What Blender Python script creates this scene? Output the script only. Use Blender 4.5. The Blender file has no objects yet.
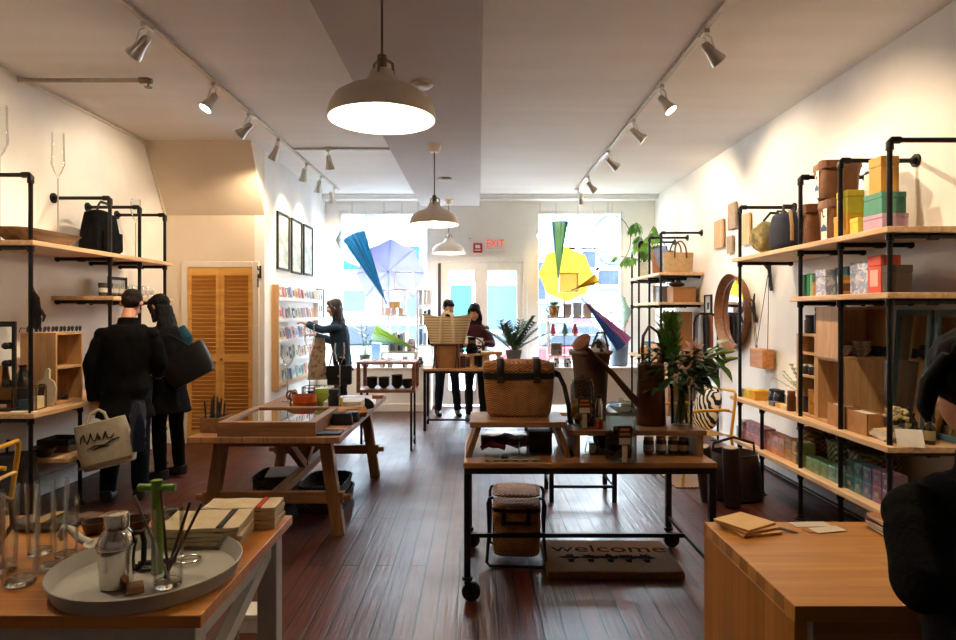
import bpy, bmesh, math, random
from mathutils import Matrix, Vector, Euler, noise
random.seed(11)
R = math.radians
PI = math.pi
F = 637.0            # focal length in pixels of the 956 px wide frame
EYE = 1.56           # camera height
COL = bpy.context.scene.collection
S = bpy.context.scene

def W(px, py, Y):
    "point at depth Y seen at pixel px, py of the photograph"
    return ((px - 478) * Y / F, Y, EYE - (py - 312) * Y / F)

def T(x=0, y=0, z=0, rx=0, ry=0, rz=0, s=1):
    return Matrix.Translation((x, y, z)) @ Euler((rx, ry, rz)).to_matrix().to_4x4() @ Matrix.Scale(s, 4)

class MB:
    "collects shapes for one mesh"
    def __init__(s):
        s.v, s.f, s.mi, s.m, s.k = [], [], [], Matrix(), 0
    def at(s, *a, **k):
        s.m = T(*a, **k); return s
    def mat(s, k):
        s.k = k; return s
    def add(s, vs, fs):
        b = len(s.v)
        s.v += [tuple(s.m @ Vector(p)) for p in vs]
        s.f += [tuple(i + b for i in f) for f in fs]
        s.mi += [s.k] * len(fs)
        return s
    def box(s, x0, x1, y0, y1, z0, z1):
        vs = [(x, y, z) for x in (x0, x1) for y in (y0, y1) for z in (z0, z1)]
        return s.add(vs, [(0, 1, 3, 2), (4, 6, 7, 5), (0, 4, 5, 1), (2, 3, 7, 6), (0, 2, 6, 4), (1, 5, 7, 3)])
    def cbox(s, c, d, rot=(0, 0, 0)):
        o = s.m
        s.m = o @ Matrix.Translation(c) @ Euler(rot).to_matrix().to_4x4()
        s.box(-d[0]/2, d[0]/2, -d[1]/2, d[1]/2, -d[2]/2, d[2]/2)
        s.m = o
        return s
    def bar(s, p, q, w, h=None, up=(0, 0, 1)):
        "square bar from p to q"
        h = h or w
        p, q = Vector(p), Vector(q); d = (q - p).normalized()
        u = Vector(up)
        if abs(d.dot(u)) > .95: u = Vector((0, 1, 0))
        a = d.cross(u).normalized() * w / 2
        b = a.cross(d).normalized() * h / 2
        vs = [e + i * a + j * b for e in (p, q) for i, j in ((-1, -1), (1, -1), (1, 1), (-1, 1))]
        return s.add(vs, [(0, 1, 2, 3), (7, 6, 5, 4), (0, 4, 5, 1), (1, 5, 6, 2), (2, 6, 7, 3), (3, 7, 4, 0)])
    def prism(s, poly, a, b, ax='y'):
        n = len(poly)
        def P(p, d):
            return {'y': (p[0], d, p[1]), 'x': (d, p[0], p[1]), 'z': (p[0], p[1], d)}[ax]
        vs = [P(p, a) for p in poly] + [P(p, b) for p in poly]
        fs = [tuple(range(n)), tuple(range(2*n-1, n-1, -1))] + [(i, (i+1) % n, (i+1) % n + n, i + n) for i in range(n)]
        return s.add(vs, fs)
    def loft(s, rings, cap=True, closed=True, loop=False):
        n = len(rings[0]); m = len(rings)
        vs = [p for r in rings for p in r]
        fs = []
        for j in range(m if loop else m - 1):
            k = (j + 1) % m
            for i in range(n if closed else n - 1):
                fs.append((j*n+i, j*n+(i+1) % n, k*n+(i+1) % n, k*n+i))
        if cap and not loop and closed:
            fs += [tuple(range(n-1, -1, -1)), tuple(range((m-1)*n, m*n))]
        return s.add(vs, fs)
    def lathe(s, prof, n=20, c=(0, 0, 0), cap=True, loop=False):
        rings = [[(c[0]+r*math.cos(2*PI*i/n), c[1]+r*math.sin(2*PI*i/n), c[2]+z) for i in range(n)] for r, z in prof]
        return s.loft(rings, cap=cap, loop=loop)
    def tube(s, path, r, n=8, loop=False, flat=1.0):
        path = [Vector(p) for p in path]; m = len(path)
        rs = r if isinstance(r, (list, tuple)) else [r] * m
        rings = []; u = None
        for i, p in enumerate(path):
            if loop: d = path[(i+1) % m] - path[i-1]
            else: d = path[min(i+1, m-1)] - path[max(i-1, 0)]
            d = d.normalized() if d.length > 1e-9 else Vector((0, 0, 1))
            if u is None:
                u = Vector((0, 0, 1)) if abs(d.z) < .9 else Vector((1, 0, 0))
            u = (u - d * u.dot(d)).normalized()
            w = d.cross(u)
            rings.append([p + rs[i] * (math.cos(2*PI*k/n) * u + flat * math.sin(2*PI*k/n) * w) for k in range(n)])
        return s.loft(rings, cap=not loop, loop=loop)
    def cyl(s, p, q, r, r2=None, n=12):
        return s.tube([p, q], [r, r if r2 is None else r2], n)
    def ball(s, c, r, n=14, m=9):
        r = (r, r, r) if not isinstance(r, (tuple, list)) else r
        rings = []
        for j in range(1, m):
            a = PI * j / m
            rings.append([(c[0]+r[0]*math.sin(a)*math.cos(2*PI*i/n), c[1]+r[1]*math.sin(a)*math.sin(2*PI*i/n), c[2]-r[2]*math.cos(a)) for i in range(n)])
        vs = [p for g in rings for p in g] + [(c[0], c[1], c[2]-r[2]), (c[0], c[1], c[2]+r[2])]
        fs = []
        for j in range(m - 2):
            for i in range(n):
                fs.append((j*n+i, j*n+(i+1) % n, (j+1)*n+(i+1) % n, (j+1)*n+i))
        b = len(vs) - 2
        for i in range(n):
            fs.append((b, (i+1) % n, i)); fs.append((b+1, (m-2)*n+i, (m-2)*n+(i+1) % n))
        return s.add(vs, fs)
    def leaf(s, p, d, L, w, up=(0, 0, 1), bend=.25, n=5, fold=.25):
        "a pointed leaf from p along d, two strips folded at the midrib"
        p, d = Vector(p), Vector(d).normalized(); u = Vector(up)
        a = d.cross(u)
        a = a.normalized() if a.length > 1e-3 else Vector((1, 0, 0))
        u = a.cross(d).normalized()
        vs = []
        for i in range(n + 1):
            t = i / n
            c = p + d * L * t - u * bend * L * t * t
            ww = w / 2 * math.sin(PI * min(.98, .06 + t ** .8 * .94))
            vs += [c - a * ww + u * fold * ww, c, c + a * ww + u * fold * ww]
        fs = []
        for i in range(n):
            fs += [(3*i, 3*i+1, 3*i+4, 3*i+3), (3*i+1, 3*i+2, 3*i+5, 3*i+4)]
        return s.add(vs, fs)
    def build(s, name, mat, parent=None, loc=None, rot=None, bev=0, ang=38, sub=0, solid=0, seg=2):
        me = bpy.data.meshes.new(name)
        me.from_pydata(s.v, [], s.f)
        bm = bmesh.new(); bm.from_mesh(me)
        bmesh.ops.recalc_face_normals(bm, faces=bm.faces[:]); bm.to_mesh(me); bm.free()
        ms = mat if isinstance(mat, (list, tuple)) else [mat]
        for m in ms: me.materials.append(m)
        if len(ms) > 1:
            me.polygons.foreach_set('material_index', s.mi)
        me.shade_smooth()
        if ang: me.set_sharp_from_angle(angle=R(ang))
        me.update()
        o = bpy.data.objects.new(name, me); COL.objects.link(o)
        if parent: o.parent = parent
        if loc: o.location = loc
        if rot: o.rotation_euler = rot
        if solid:
            md = o.modifiers.new('solid', 'SOLIDIFY'); md.thickness = solid; md.offset = 0
        if bev:
            md = o.modifiers.new('bevel', 'BEVEL'); md.width = bev; md.segments = seg; md.limit_method = 'ANGLE'; md.angle_limit = R(40)
            md.harden_normals = False
        if sub:
            md = o.modifiers.new('sub', 'SUBSURF'); md.levels = sub; md.render_levels = sub
        return o

def thing(name, label, cat, loc=(0, 0, 0), rz=0, group=None):
    o = bpy.data.objects.new(name, None); COL.objects.link(o)
    o.empty_display_size = .1
    o.location = loc; o.rotation_euler = (0, 0, rz)
    return tag(o, label, cat, group)
def tag(o, label, cat, group=None):
    o['label'] = label; o['category'] = cat
    if group: o['group'] = group
    return o
def stuff(o, label, cat):
    o['kind'] = 'stuff'; o['label'] = label; o['category'] = cat; return o
def struct(o, label, cat='setting'):
    o['kind'] = 'structure'; o['label'] = label; o['category'] = cat; return o
def kids(o):
    return [c for c in bpy.data.objects if c.parent == o]
def dup(root, loc, rz=None, label=None, scale=None):
    r = root.copy(); COL.objects.link(r); r.location = loc
    if rz is not None: r.rotation_euler = (0, 0, rz)
    if scale: r.scale = (scale,) * 3
    if label: r['label'] = label
    for c in kids(root):
        d = c.copy(); COL.objects.link(d); d.parent = r
        for g in kids(c):
            e = g.copy(); COL.objects.link(e); e.parent = d
    return r
ORD = ['first', 'second', 'third', 'fourth', 'fifth', 'sixth', 'seventh', 'eighth', 'ninth', 'tenth', 'eleventh', 'twelfth',
       'thirteenth', 'fourteenth', 'fifteenth', 'sixteenth']

# ------------------------------------------------------------------ materials
MATS = {}
def _new(name):
    m = bpy.data.materials.new(name); m.use_nodes = True
    nt = m.node_tree
    return m, nt, nt.nodes['Principled BSDF']
def srgb(h):
    c = [int(h[i:i+2], 16) / 255 for i in (0, 2, 4)]
    return tuple((x / 12.92 if x < .04045 else ((x + .055) / 1.055) ** 2.4) for x in c) + (1,)
def lin(c):
    return srgb(c) if isinstance(c, str) else tuple(c) + (1,) * (4 - len(c))
def mat(name, c='888888', rough=.6, metal=0, var=.12, sc=18, bump=0, bsc=60, coat=0, trans=0, ior=1.45, emit=0, spec=.5, sheen=0):
    if name in MATS: return MATS[name]
    m, nt, b = _new(name); c = lin(c)
    N, L = nt.nodes, nt.links
    tc = N.new('ShaderNodeTexCoord')
    b.inputs['Base Color'].default_value = c
    if var:
        n = N.new('ShaderNodeTexNoise'); n.inputs['Scale'].default_value = sc; n.inputs['Detail'].default_value = 3
        L.new(tc.outputs['Object'], n.inputs['Vector'])
        r = N.new('ShaderNodeValToRGB')
        r.color_ramp.elements[0].position = .3; r.color_ramp.elements[1].position = .7
        r.color_ramp.elements[0].color = tuple(x * (1 - var) for x in c[:3]) + (1,)
        r.color_ramp.elements[1].color = tuple(min(1, x * (1 + var)) for x in c[:3]) + (1,)
        L.new(n.outputs['Fac'], r.inputs['Fac']); L.new(r.outputs['Color'], b.inputs['Base Color'])
    if bump:
        n2 = N.new('ShaderNodeTexNoise'); n2.inputs['Scale'].default_value = bsc; n2.inputs['Detail'].default_value = 2
        L.new(tc.outputs['Object'], n2.inputs['Vector'])
        bp = N.new('ShaderNodeBump'); bp.inputs['Strength'].default_value = bump; bp.inputs['Distance'].default_value = .01
        L.new(n2.outputs['Fac'], bp.inputs['Height']); L.new(bp.outputs['Normal'], b.inputs['Normal'])
    b.inputs['Roughness'].default_value = rough; b.inputs['Metallic'].default_value = metal
    b.inputs['Coat Weight'].default_value = coat; b.inputs['Transmission Weight'].default_value = trans
    b.inputs['IOR'].default_value = ior; b.inputs['Specular IOR Level'].default_value = spec
    b.inputs['Sheen Weight'].default_value = sheen
    if emit:
        b.inputs['Emission Color'].default_value = c; b.inputs['Emission Strength'].default_value = emit
    MATS[name] = m
    return m
def wood(name, c1, c2, grain='x', rough=.45, sc=1.0, coat=0, bump=.08):
    if name in MATS: return MATS[name]
    m, nt, b = _new(name); N, L = nt.nodes, nt.links
    tc = N.new('ShaderNodeTexCoord'); mp = N.new('ShaderNodeMapping')
    k = [22 * sc] * 3; k['xyz'.index(grain)] = 1.6 * sc
    mp.inputs['Scale'].default_value = k
    n = N.new('ShaderNodeTexNoise'); n.inputs['Scale'].default_value = 1.6; n.inputs['Detail'].default_value = 5; n.inputs['Distortion'].default_value = .6
    L.new(tc.outputs['Object'], mp.inputs['Vector']); L.new(mp.outputs['Vector'], n.inputs['Vector'])
    r = N.new('ShaderNodeValToRGB'); r.color_ramp.elements[0].position = .33; r.color_ramp.elements[1].position = .67
    r.color_ramp.elements[0].color = lin(c1); r.color_ramp.elements[1].color = lin(c2)
    L.new(n.outputs['Fac'], r.inputs['Fac']); L.new(r.outputs['Color'], b.inputs['Base Color'])
    bp = N.new('ShaderNodeBump'); bp.inputs['Strength'].default_value = bump; bp.inputs['Distance'].default_value = .005
    L.new(n.outputs['Fac'], bp.inputs['Height']); L.new(bp.outputs['Normal'], b.inputs['Normal'])
    b.inputs['Roughness'].default_value = rough; b.inputs['Coat Weight'].default_value = coat
    MATS[name] = m
    return m
def staves(name, cols, w, l, mortar, along='y', rough=.4, coat=0, msize=.004, bump=.3, grain=.5):
    "boards laid side by side: brick texture in object coordinates, boards running along the given axis"
    if name in MATS: return MATS[name]
    m, nt, b = _new(name); N, L = nt.nodes, nt.links
    tc = N.new('ShaderNodeTexCoord'); sp = N.new('ShaderNodeSeparateXYZ'); cb = N.new('ShaderNodeCombineXYZ')
    L.new(tc.outputs['Object'], sp.inputs[0])
    pair = {'y': ('Y', 'X'), 'x': ('X', 'Y'), 'z': ('Z', 'Y'), 'zx': ('Z', 'X')}[along]
    L.new(sp.outputs[pair[0]], cb.inputs[0]); L.new(sp.outputs[pair[1]], cb.inputs[1])
    br = N.new('ShaderNodeTexBrick')
    br.inputs['Scale'].default_value = 1; br.inputs['Brick Width'].default_value = l; br.inputs['Row Height'].default_value = w
    br.inputs['Mortar Size'].default_value = msize; br.inputs['Mortar Smooth'].default_value = .2; br.offset = .37; br.offset_frequency = 2
    br.inputs['Color1'].default_value = lin(cols[0]); br.inputs['Color2'].default_value = lin(cols[1]); br.inputs['Mortar'].default_value = lin(mortar)
    L.new(cb.outputs[0], br.inputs['Vector'])
    mp = N.new('ShaderNodeMapping'); mp.inputs['Scale'].default_value = (1.5, 26, 26)
    L.new(cb.outputs[0], mp.inputs['Vector'])
    n = N.new('ShaderNodeTexNoise'); n.inputs['Scale'].default_value = 1.5; n.inputs['Detail'].default_value = 5
    L.new(mp.outputs['Vector'], n.inputs['Vector'])
    mx = N.new('ShaderNodeMix'); mx.data_type = 'RGBA'; mx.blend_type = 'OVERLAY'
    mx.inputs['Factor'].default_value = grain
    L.new(br.outputs['Color'], mx.inputs['A']); L.new(n.outputs['Fac'], mx.inputs['B'])
    L.new(mx.outputs['Result'], b.inputs['Base Color'])
    mr = N.new('ShaderNodeMapRange'); mr.inputs['To Min'].default_value = rough * .7; mr.inputs['To Max'].default_value = min(1, rough * 1.5)
    n3 = N.new('ShaderNodeTexNoise'); n3.inputs['Scale'].default_value = 2.5; n3.inputs['Detail'].default_value = 4
    L.new(tc.outputs['Object'], n3.inputs['Vector']); L.new(n3.outputs['Fac'], mr.inputs['Value']); L.new(mr.outputs['Result'], b.inputs['Roughness'])
    iv = N.new('ShaderNodeMath'); iv.operation = 'SUBTRACT'
    L.new(n.outputs['Fac'], iv.inputs[0]); L.new(br.outputs['Fac'], iv.inputs[1])
    bp = N.new('ShaderNodeBump'); bp.inputs['Strength'].default_value = bump; bp.inputs['Distance'].default_value = .004
    L.new(iv.outputs[0], bp.inputs['Height']); L.new(bp.outputs['Normal'], b.inputs['Normal'])
    b.inputs['Coat Weight'].default_value = coat
    MATS[name] = m
    return m
def pattern(name, kind, cols, sc=(20, 20, 20), rough=.7, bump=.3, rot=(0, 0, 0), ramp=(.45, .55), dist=0, detail=2):
    "two-colour pattern: wave bands, checker, voronoi, noise patches or brick, with bump"
    if name in MATS: return MATS[name]
    m, nt, b = _new(name); N, L = nt.nodes, nt.links
    tc = N.new('ShaderNodeTexCoord'); mp = N.new('ShaderNodeMapping')
    mp.inputs['Scale'].default_value = sc; mp.inputs['Rotation'].default_value = rot
    L.new(tc.outputs['Object'], mp.inputs['Vector'])
    if kind == 'wave':
        t = N.new('ShaderNodeTexWave'); t.inputs['Scale'].default_value = 1; t.inputs['Distortion'].default_value = dist; t.inputs['Detail'].default_value = detail; o = 'Fac'
        if sc[0] == 0: t.bands_direction = 'Z'
    elif kind == 'checker':
        t = N.new('ShaderNodeTexChecker'); t.inputs['Scale'].default_value = 1; o = 'Fac'
    elif kind == 'voronoi':
        t = N.new('ShaderNodeTexVoronoi'); t.inputs['Scale'].default_value = 1; o = 'Distance'
    elif kind == 'brick':
        t = N.new('ShaderNodeTexBrick'); t.inputs['Scale'].default_value = 1; t.inputs['Mortar Size'].default_value = .06; o = 'Fac'
    else:
        t = N.new('ShaderNodeTexNoise'); t.inputs['Scale'].default_value = 1; t.inputs['Detail'].default_value = detail; t.inputs['Distortion'].default_value = dist; o = 'Fac'
    L.new(mp.outputs['Vector'], t.inputs['Vector'])
    r = N.new('ShaderNodeValToRGB'); L.new(t.outputs[o], r.inputs['Fac'])
    e = r.color_ramp.elements
    e[0].position, e[1].position = ramp if len(cols) == 2 else (0, ramp[0])
    e[0].color, e[1].color = lin(cols[0]), lin(cols[1])
    for i, c in enumerate(cols[2:]):
        x = e.new(ramp[1] + i * .1 if len(cols) > 3 else ramp[1]); x.color = lin(c)
    L.new(r.outputs['Color'], b.inputs['Base Color'])
    if bump:
        bp = N.new('ShaderNodeBump'); bp.inputs['Strength'].default_value = bump; bp.inputs['Distance'].default_value = .006
        L.new(t.outputs[o], bp.inputs['Height']); L.new(bp.outputs['Normal'], b.inputs['Normal'])
    b.inputs['Roughness'].default_value = rough
    MATS[name] = m
    return m
def weave(name, c1, c2, u=60, v=90, rough=.75, bump=.8):
    "basket weave: bands around (z) crossed by stakes (angle around the upright axis)"
    if name in MATS: return MATS[name]
    m, nt, b = _new(name); N, L = nt.nodes, nt.links
    tc = N.new('ShaderNodeTexCoord'); mp = N.new('ShaderNodeMapping'); mp.inputs['Scale'].default_value = (u, u, v)
    L.new(tc.outputs['Object'], mp.inputs['Vector'])
    sp = N.new('ShaderNodeSeparateXYZ'); L.new(mp.outputs['Vector'], sp.inputs[0])
    def sn(sock, *add):
        a = N.new('ShaderNodeMath'); a.operation = 'SINE'; L.new(sock, a.inputs[0]); return a.outputs[0]
    def mul(p, q, op='MULTIPLY'):
        a = N.new('ShaderNodeMath'); a.operation = op; L.new(p, a.inputs[0]); L.new(q, a.inputs[1]); return a.outputs[0]
    xy = mul(sp.outputs['X'], sp.outputs['Y'], 'ADD')
    h = mul(sn(xy), sn(sp.outputs['Z']))
    n = N.new('ShaderNodeTexNoise'); n.inputs['Scale'].default_value = 25; L.new(tc.outputs['Object'], n.inputs['Vector'])
    h2 = mul(h, n.outputs['Fac'], 'ADD')
    r = N.new('ShaderNodeValToRGB'); r.color_ramp.elements[0].position = -.0; r.color_ramp.elements[1].position = 1
    r.color_ramp.elements[0].color = lin(c1); r.color_ramp.elements[1].color = lin(c2)
    L.new(h2, r.inputs['Fac']); L.new(r.outputs['Color'], b.inputs['Base Color'])
    bp = N.new('ShaderNodeBump'); bp.inputs['Strength'].default_value = bump; bp.inputs['Distance'].default_value = .008
    L.new(h, bp.inputs['Height']); L.new(bp.outputs['Normal'], b.inputs['Normal'])
    b.inputs['Roughness'].default_value = rough
    MATS[name] = m
    return m
def pane(name, tint='ffffff', refl=1.0):
    "thin window or jar glass: clear with a Fresnel reflection"
    if name in MATS: return MATS[name]
    m = bpy.data.materials.new(name); m.use_nodes = True; nt = m.node_tree; N, L = nt.nodes, nt.links
    N.remove(N['Principled BSDF'])
    tr = N.new('ShaderNodeBsdfTransparent'); tr.inputs['Color'].default_value = lin(tint)
    gl = N.new('ShaderNodeBsdfGlossy'); gl.inputs['Roughness'].default_value = .03
    fr = N.new('ShaderNodeLayerWeight'); fr.inputs['Blend'].default_value = .25
    mu = N.new('ShaderNodeMath'); mu.operation = 'MULTIPLY'; mu.inputs[1].default_value = refl
    mx = N.new('ShaderNodeMixShader'); L.new(fr.outputs['Fresnel'], mu.inputs[0]); L.new(mu.outputs[0], mx.inputs['Fac'])
    L.new(tr.outputs[0], mx.inputs[1]); L.new(gl.outputs[0], mx.inputs[2])
    L.new(mx.outputs[0], N['Material Output'].inputs['Surface'])
    MATS[name] = m
    return m
def sheer(name, c, t=.5):
    "thin translucent cloth"
    if name in MATS: return MATS[name]
    m = bpy.data.materials.new(name); m.use_nodes = True; nt = m.node_tree; N, L = nt.nodes, nt.links
    N.remove(N['Principled BSDF'])
    d = N.new('ShaderNodeBsdfDiffuse'); d.inputs['Color'].default_value = lin(c)
    tl = N.new('ShaderNodeBsdfTranslucent'); tl.inputs['Color'].default_value = lin(c)
    mx = N.new('ShaderNodeMixShader'); mx.inputs['Fac'].default_value = .6
    L.new(d.outputs[0], mx.inputs[1]); L.new(tl.outputs[0], mx.inputs[2])
    tp = N.new('ShaderNodeBsdfTransparent'); tp.inputs['Color'].default_value = lin(c)
    m2 = N.new('ShaderNodeMixShader'); m2.inputs['Fac'].default_value = t
    L.new(mx.outputs[0], m2.inputs[1]); L.new(tp.outputs[0], m2.inputs[2])
    L.new(m2.outputs[0], N['Material Output'].inputs['Surface'])
    MATS[name] = m
    return m
def glow(name, c, e):
    if name in MATS: return MATS[name]
    m, nt, b = _new(name)
    b.inputs['Base Color'].default_value = lin(c); b.inputs['Emission Color'].default_value = lin(c); b.inputs['Emission Strength'].default_value = e
    MATS[name] = m
    return m

PAINT = mat('wall paint', (.86, .84, .81), .9, var=.03, sc=3, bump=.05, bsc=40, spec=.2)
CREAM_SHADE = mat('cream with warm shade', (.74, .63, .50), .9, var=.03, sc=3, spec=.2)  # alcove cream; warm shade on the slope is mixed into this colour
TRIMW = mat('white trim paint', (.80, .79, .77), .5, var=.03)
PIPE = mat('black iron pipe', (.012, .011, .011), .42, metal=.6, var=.3, sc=30)
BLACK = mat('black', (.012, .012, .013), .6, var=.2)
BLACKCLOTH = mat('black cloth', (.006, .006, .007), .95, var=.3, bump=.3, bsc=90, spec=.1)
LEATHER = mat('black leather', (.008, .007, .007), .5, var=.3, bump=.25, bsc=80, spec=.3)
STEEL = mat('brushed steel', (.55, .53, .50), .25, metal=1, var=.1)
NICKEL = mat('lamp nickel', (.62, .58, .52), .3, metal=.85, var=.08)
SHELF = wood('shelf pine', 'c39a6c', 'ddbb90', 'y', .5)
OAK = wood('oak', '6b4527', '8f6239', 'x', .5)
OAKY = wood('oak along y', '6b4527', '8f6239', 'y', .5)
OAKZ = wood('oak upright', '60401f', '845a33', 'z', .5)
PLY = wood('birch ply', 'b98d5c', 'cda576', 'z', .55)
PLYX = wood('birch ply along x', 'b98d5c', 'cda576', 'x', .55)
DKWOOD = wood('dark wood', '3a2115', '5a3522', 'x', .5)
KRAFT = mat('kraft paper', 'b07f4e', .8, var=.1, sc=14, bump=.2, bsc=30)
PAPER = mat('white paper', (.80, .77, .70), .8, var=.04)
GLASS = pane('clear glass', 'fbfdfc', .7)
WINDOW = pane('window glass', 'f6fafc', .6)
MIRROR = mat('mirror silver', (.88, .9, .9), .02, metal=1, var=0)
GREEN = mat('leaf green', '3f6a22', .5, var=.35, sc=12)
DKGREEN = mat('dark leaf green', '1f3a1a', .45, var=.35, sc=12)
TERRA = mat('terracotta', 'b0603a', .8, var=.15)
# ------------------------------------------------------------------ the room
FLOOR = staves('plank floor', ('35150c', '512315'), .105, 2.4, '030101', 'y', .36, coat=0, msize=.006, bump=.8, grain=.6)
CEIL = pattern('ceiling plaster', 'noise', ((.77, .74, .71), (.82, .79, .76)), (.5, 5, 1), .9, .12, ramp=(.3, .7))
struct(MB().box(-3.73, 2.94, -2.6, 10.6, -.1, 0).build('floor', FLOOR), 'dark red-brown plank floor', 'floor')
struct(MB().box(-3.9, 3.1, -2.75, 10.75, 3.48, 3.6).build('ceiling', CEIL), 'pale plaster ceiling of the shop', 'ceiling')
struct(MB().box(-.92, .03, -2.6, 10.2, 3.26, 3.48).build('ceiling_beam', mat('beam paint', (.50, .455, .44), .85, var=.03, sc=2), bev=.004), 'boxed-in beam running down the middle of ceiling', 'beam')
struct(MB().box(2.94, 3.09, -2.6, 10.75, 0, 3.48).build('wall_right', PAINT), 'white right wall with mirror and pipe shelves', 'wall')
struct(MB().box(-3.88, -3.73, -2.6, 7.7, 0, 3.48).build('wall_left', PAINT), 'white left wall behind the pipe shelf', 'wall')
struct(MB().box(-3.73, -2.66, 7.58, 7.7, 0, 3.48).build('wall_alcove', CREAM_SHADE), 'cream wall around the louvred closet door', 'wall')
struct(MB().box(-2.66, -2.54, 7.58, 10.75, 0, 3.48).build('wall_left_front', PAINT), 'white wall with frames and card rack', 'wall')
struct(MB().prism([(7.58, 2.71), (7.11, 3.479), (7.58, 3.479)], -3.73, -2.54, 'x').build('ceiling_slope', CREAM_SHADE), 'sloped underside above the closet door with warm shade painted in', 'ceiling slope')
struct(MB().box(-3.88, 3.09, -2.75, -2.6, 0, 3.48).build('wall_back', PAINT), 'back wall of shop', 'wall')
# front wall with its openings
WX = [(-2.32, -.80), (-.69, .82), (.96, 2.42)]
wz = (.70, 3.24); dz = 2.47
m = MB()
m.box(-2.54, WX[0][0], 10.6, 10.75, 0, 3.48).box(WX[0][1], WX[1][0], 10.6, 10.75, 0, 3.48).box(WX[1][1], WX[2][0], 10.6, 10.75, 0, 3.48).box(WX[2][1], 2.94, 10.6, 10.75, 0, 3.48)
for a in (0, 2):
    m.box(WX[a][0], WX[a][1], 10.6, 10.75, 0, wz[0]).box(WX[a][0], WX[a][1], 10.6, 10.75, wz[1], 3.48)
m.box(WX[1][0], WX[1][1], 10.6, 10.75, dz, 3.48)
struct(m.build('wall_front', PAINT), 'white street-side wall with windows and door', 'wall')
struct(MB().box(-2.54, 2.94, 10.38, 10.6, 3.40, 3.48).box(-2.54, 2.94, 10.34, 10.38, 3.445, 3.48).build('trim_1', TRIMW, bev=.01), 'white boxed trim above the shop windows', 'trim')
def window(n, x0, x1, label):
    r = bpy.data.objects.new('window_%d' % n, None); COL.objects.link(r); r.location = (0, 10.66, 0); struct(r, label, 'window')
    z0, z1 = wz; w = .05
    f = MB().box(x0, x0+w, -.05, .06, z0, z1).box(x1-w, x1, -.05, .06, z0, z1).box(x0+w, x1-w, -.05, .06, z0, z0+w).box(x0+w, x1-w, -.05, .06, z1-w, z1)
    f.build('window_frame', TRIMW, r, bev=.006)
    MB().box(x0+w, x1-w, 0, .008, z0+w, z1-w).build('pane', WINDOW, r)
window(1, *WX[0], 'large left shop window with pale umbrella')
window(2, *WX[2], 'large right shop window with yellow umbrella')
# double street door
d = bpy.data.objects.new('door_1', None); COL.objects.link(d); d.location = (0, 10.64, 0); struct(d, 'white glazed double door to the street', 'door')
x0, x1 = WX[1]; xm = .05
BRONZE = mat('dark bronze strip', '2c2230', .5)
MB().box(x0, x0+.10, -.06, .1, 0, dz).box(x1-.07, x1, -.06, .1, 0, dz).box(x0+.10, x1-.07, -.06, .1, dz-.08, dz).build('door_frame', TRIMW, d, bev=.006)
MB().box(x0+.025, x0+.075, -.068, -.06, 0, dz-.1).build('weather_strip', BRONZE, d)
for a, b in ((x0+.10, xm), (xm, x1-.07)):
    s = .105
    lf = MB().box(a, a+s, -.025, .025, .01, dz-.08).box(b-s, b, -.025, .025, .01, dz-.08).box(a+s, b-s, -.025, .025, .01, .26).box(a+s, b-s, -.025, .025, dz-.22, dz-.08)
    leaf_o = lf.build('door_leaf', TRIMW, d, bev=.005)
    MB().box(a+s, b-s, -.004, .004, .26, dz-.22).build('pane', WINDOW, leaf_o)
    hx = b-.05 if a < 0 and b <= xm else a+.05
    MB().tube([(hx, -.03, .95), (hx, -.08, .97), (hx, -.08, 1.23), (hx, -.03, 1.25)], .011).build('door_handle', STEEL, leaf_o)
# window platforms
struct(MB().box(-2.54, -.74, 10.0, 10.6, 0, .66).box(-2.54, -.72, 9.98, 10.6, .66, .69).box(-2.54, -.74, 9.975, 10.0, 0, .12).build('trim_2', TRIMW, bev=.005), 'white boxed platform below the left window', 'platform')
struct(MB().box(.90, 2.94, 10.0, 10.6, 0, .66).box(.88, 2.94, 9.98, 10.6, .66, .69).box(.90, 2.94, 9.975, 10.0, 0, .12).build('trim_3', TRIMW, bev=.005), 'white boxed platform below the right window', 'platform')
# baseboards
struct(MB().box(-3.73, -3.71, -2.6, 7.58, 0, .16).build('baseboard_left', TRIMW, bev=.004), 'white baseboard along the left wall', 'baseboard')
struct(MB().box(-3.71, -3.47, 7.56, 7.58, 0, .16).build('baseboard_alcove', TRIMW, bev=.004), 'white baseboard left of the closet', 'baseboard')
struct(MB().box(-2.54, -2.52, 7.56, 9.97, 0, .16).build('baseboard_front', TRIMW, bev=.004), 'white baseboard below the card rack', 'baseboard')
struct(MB().box(2.92, 2.94, -2.6, 9.97, 0, .12).build('baseboard_right', TRIMW, bev=.004), 'white baseboard along the right wall', 'baseboard')
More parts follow.
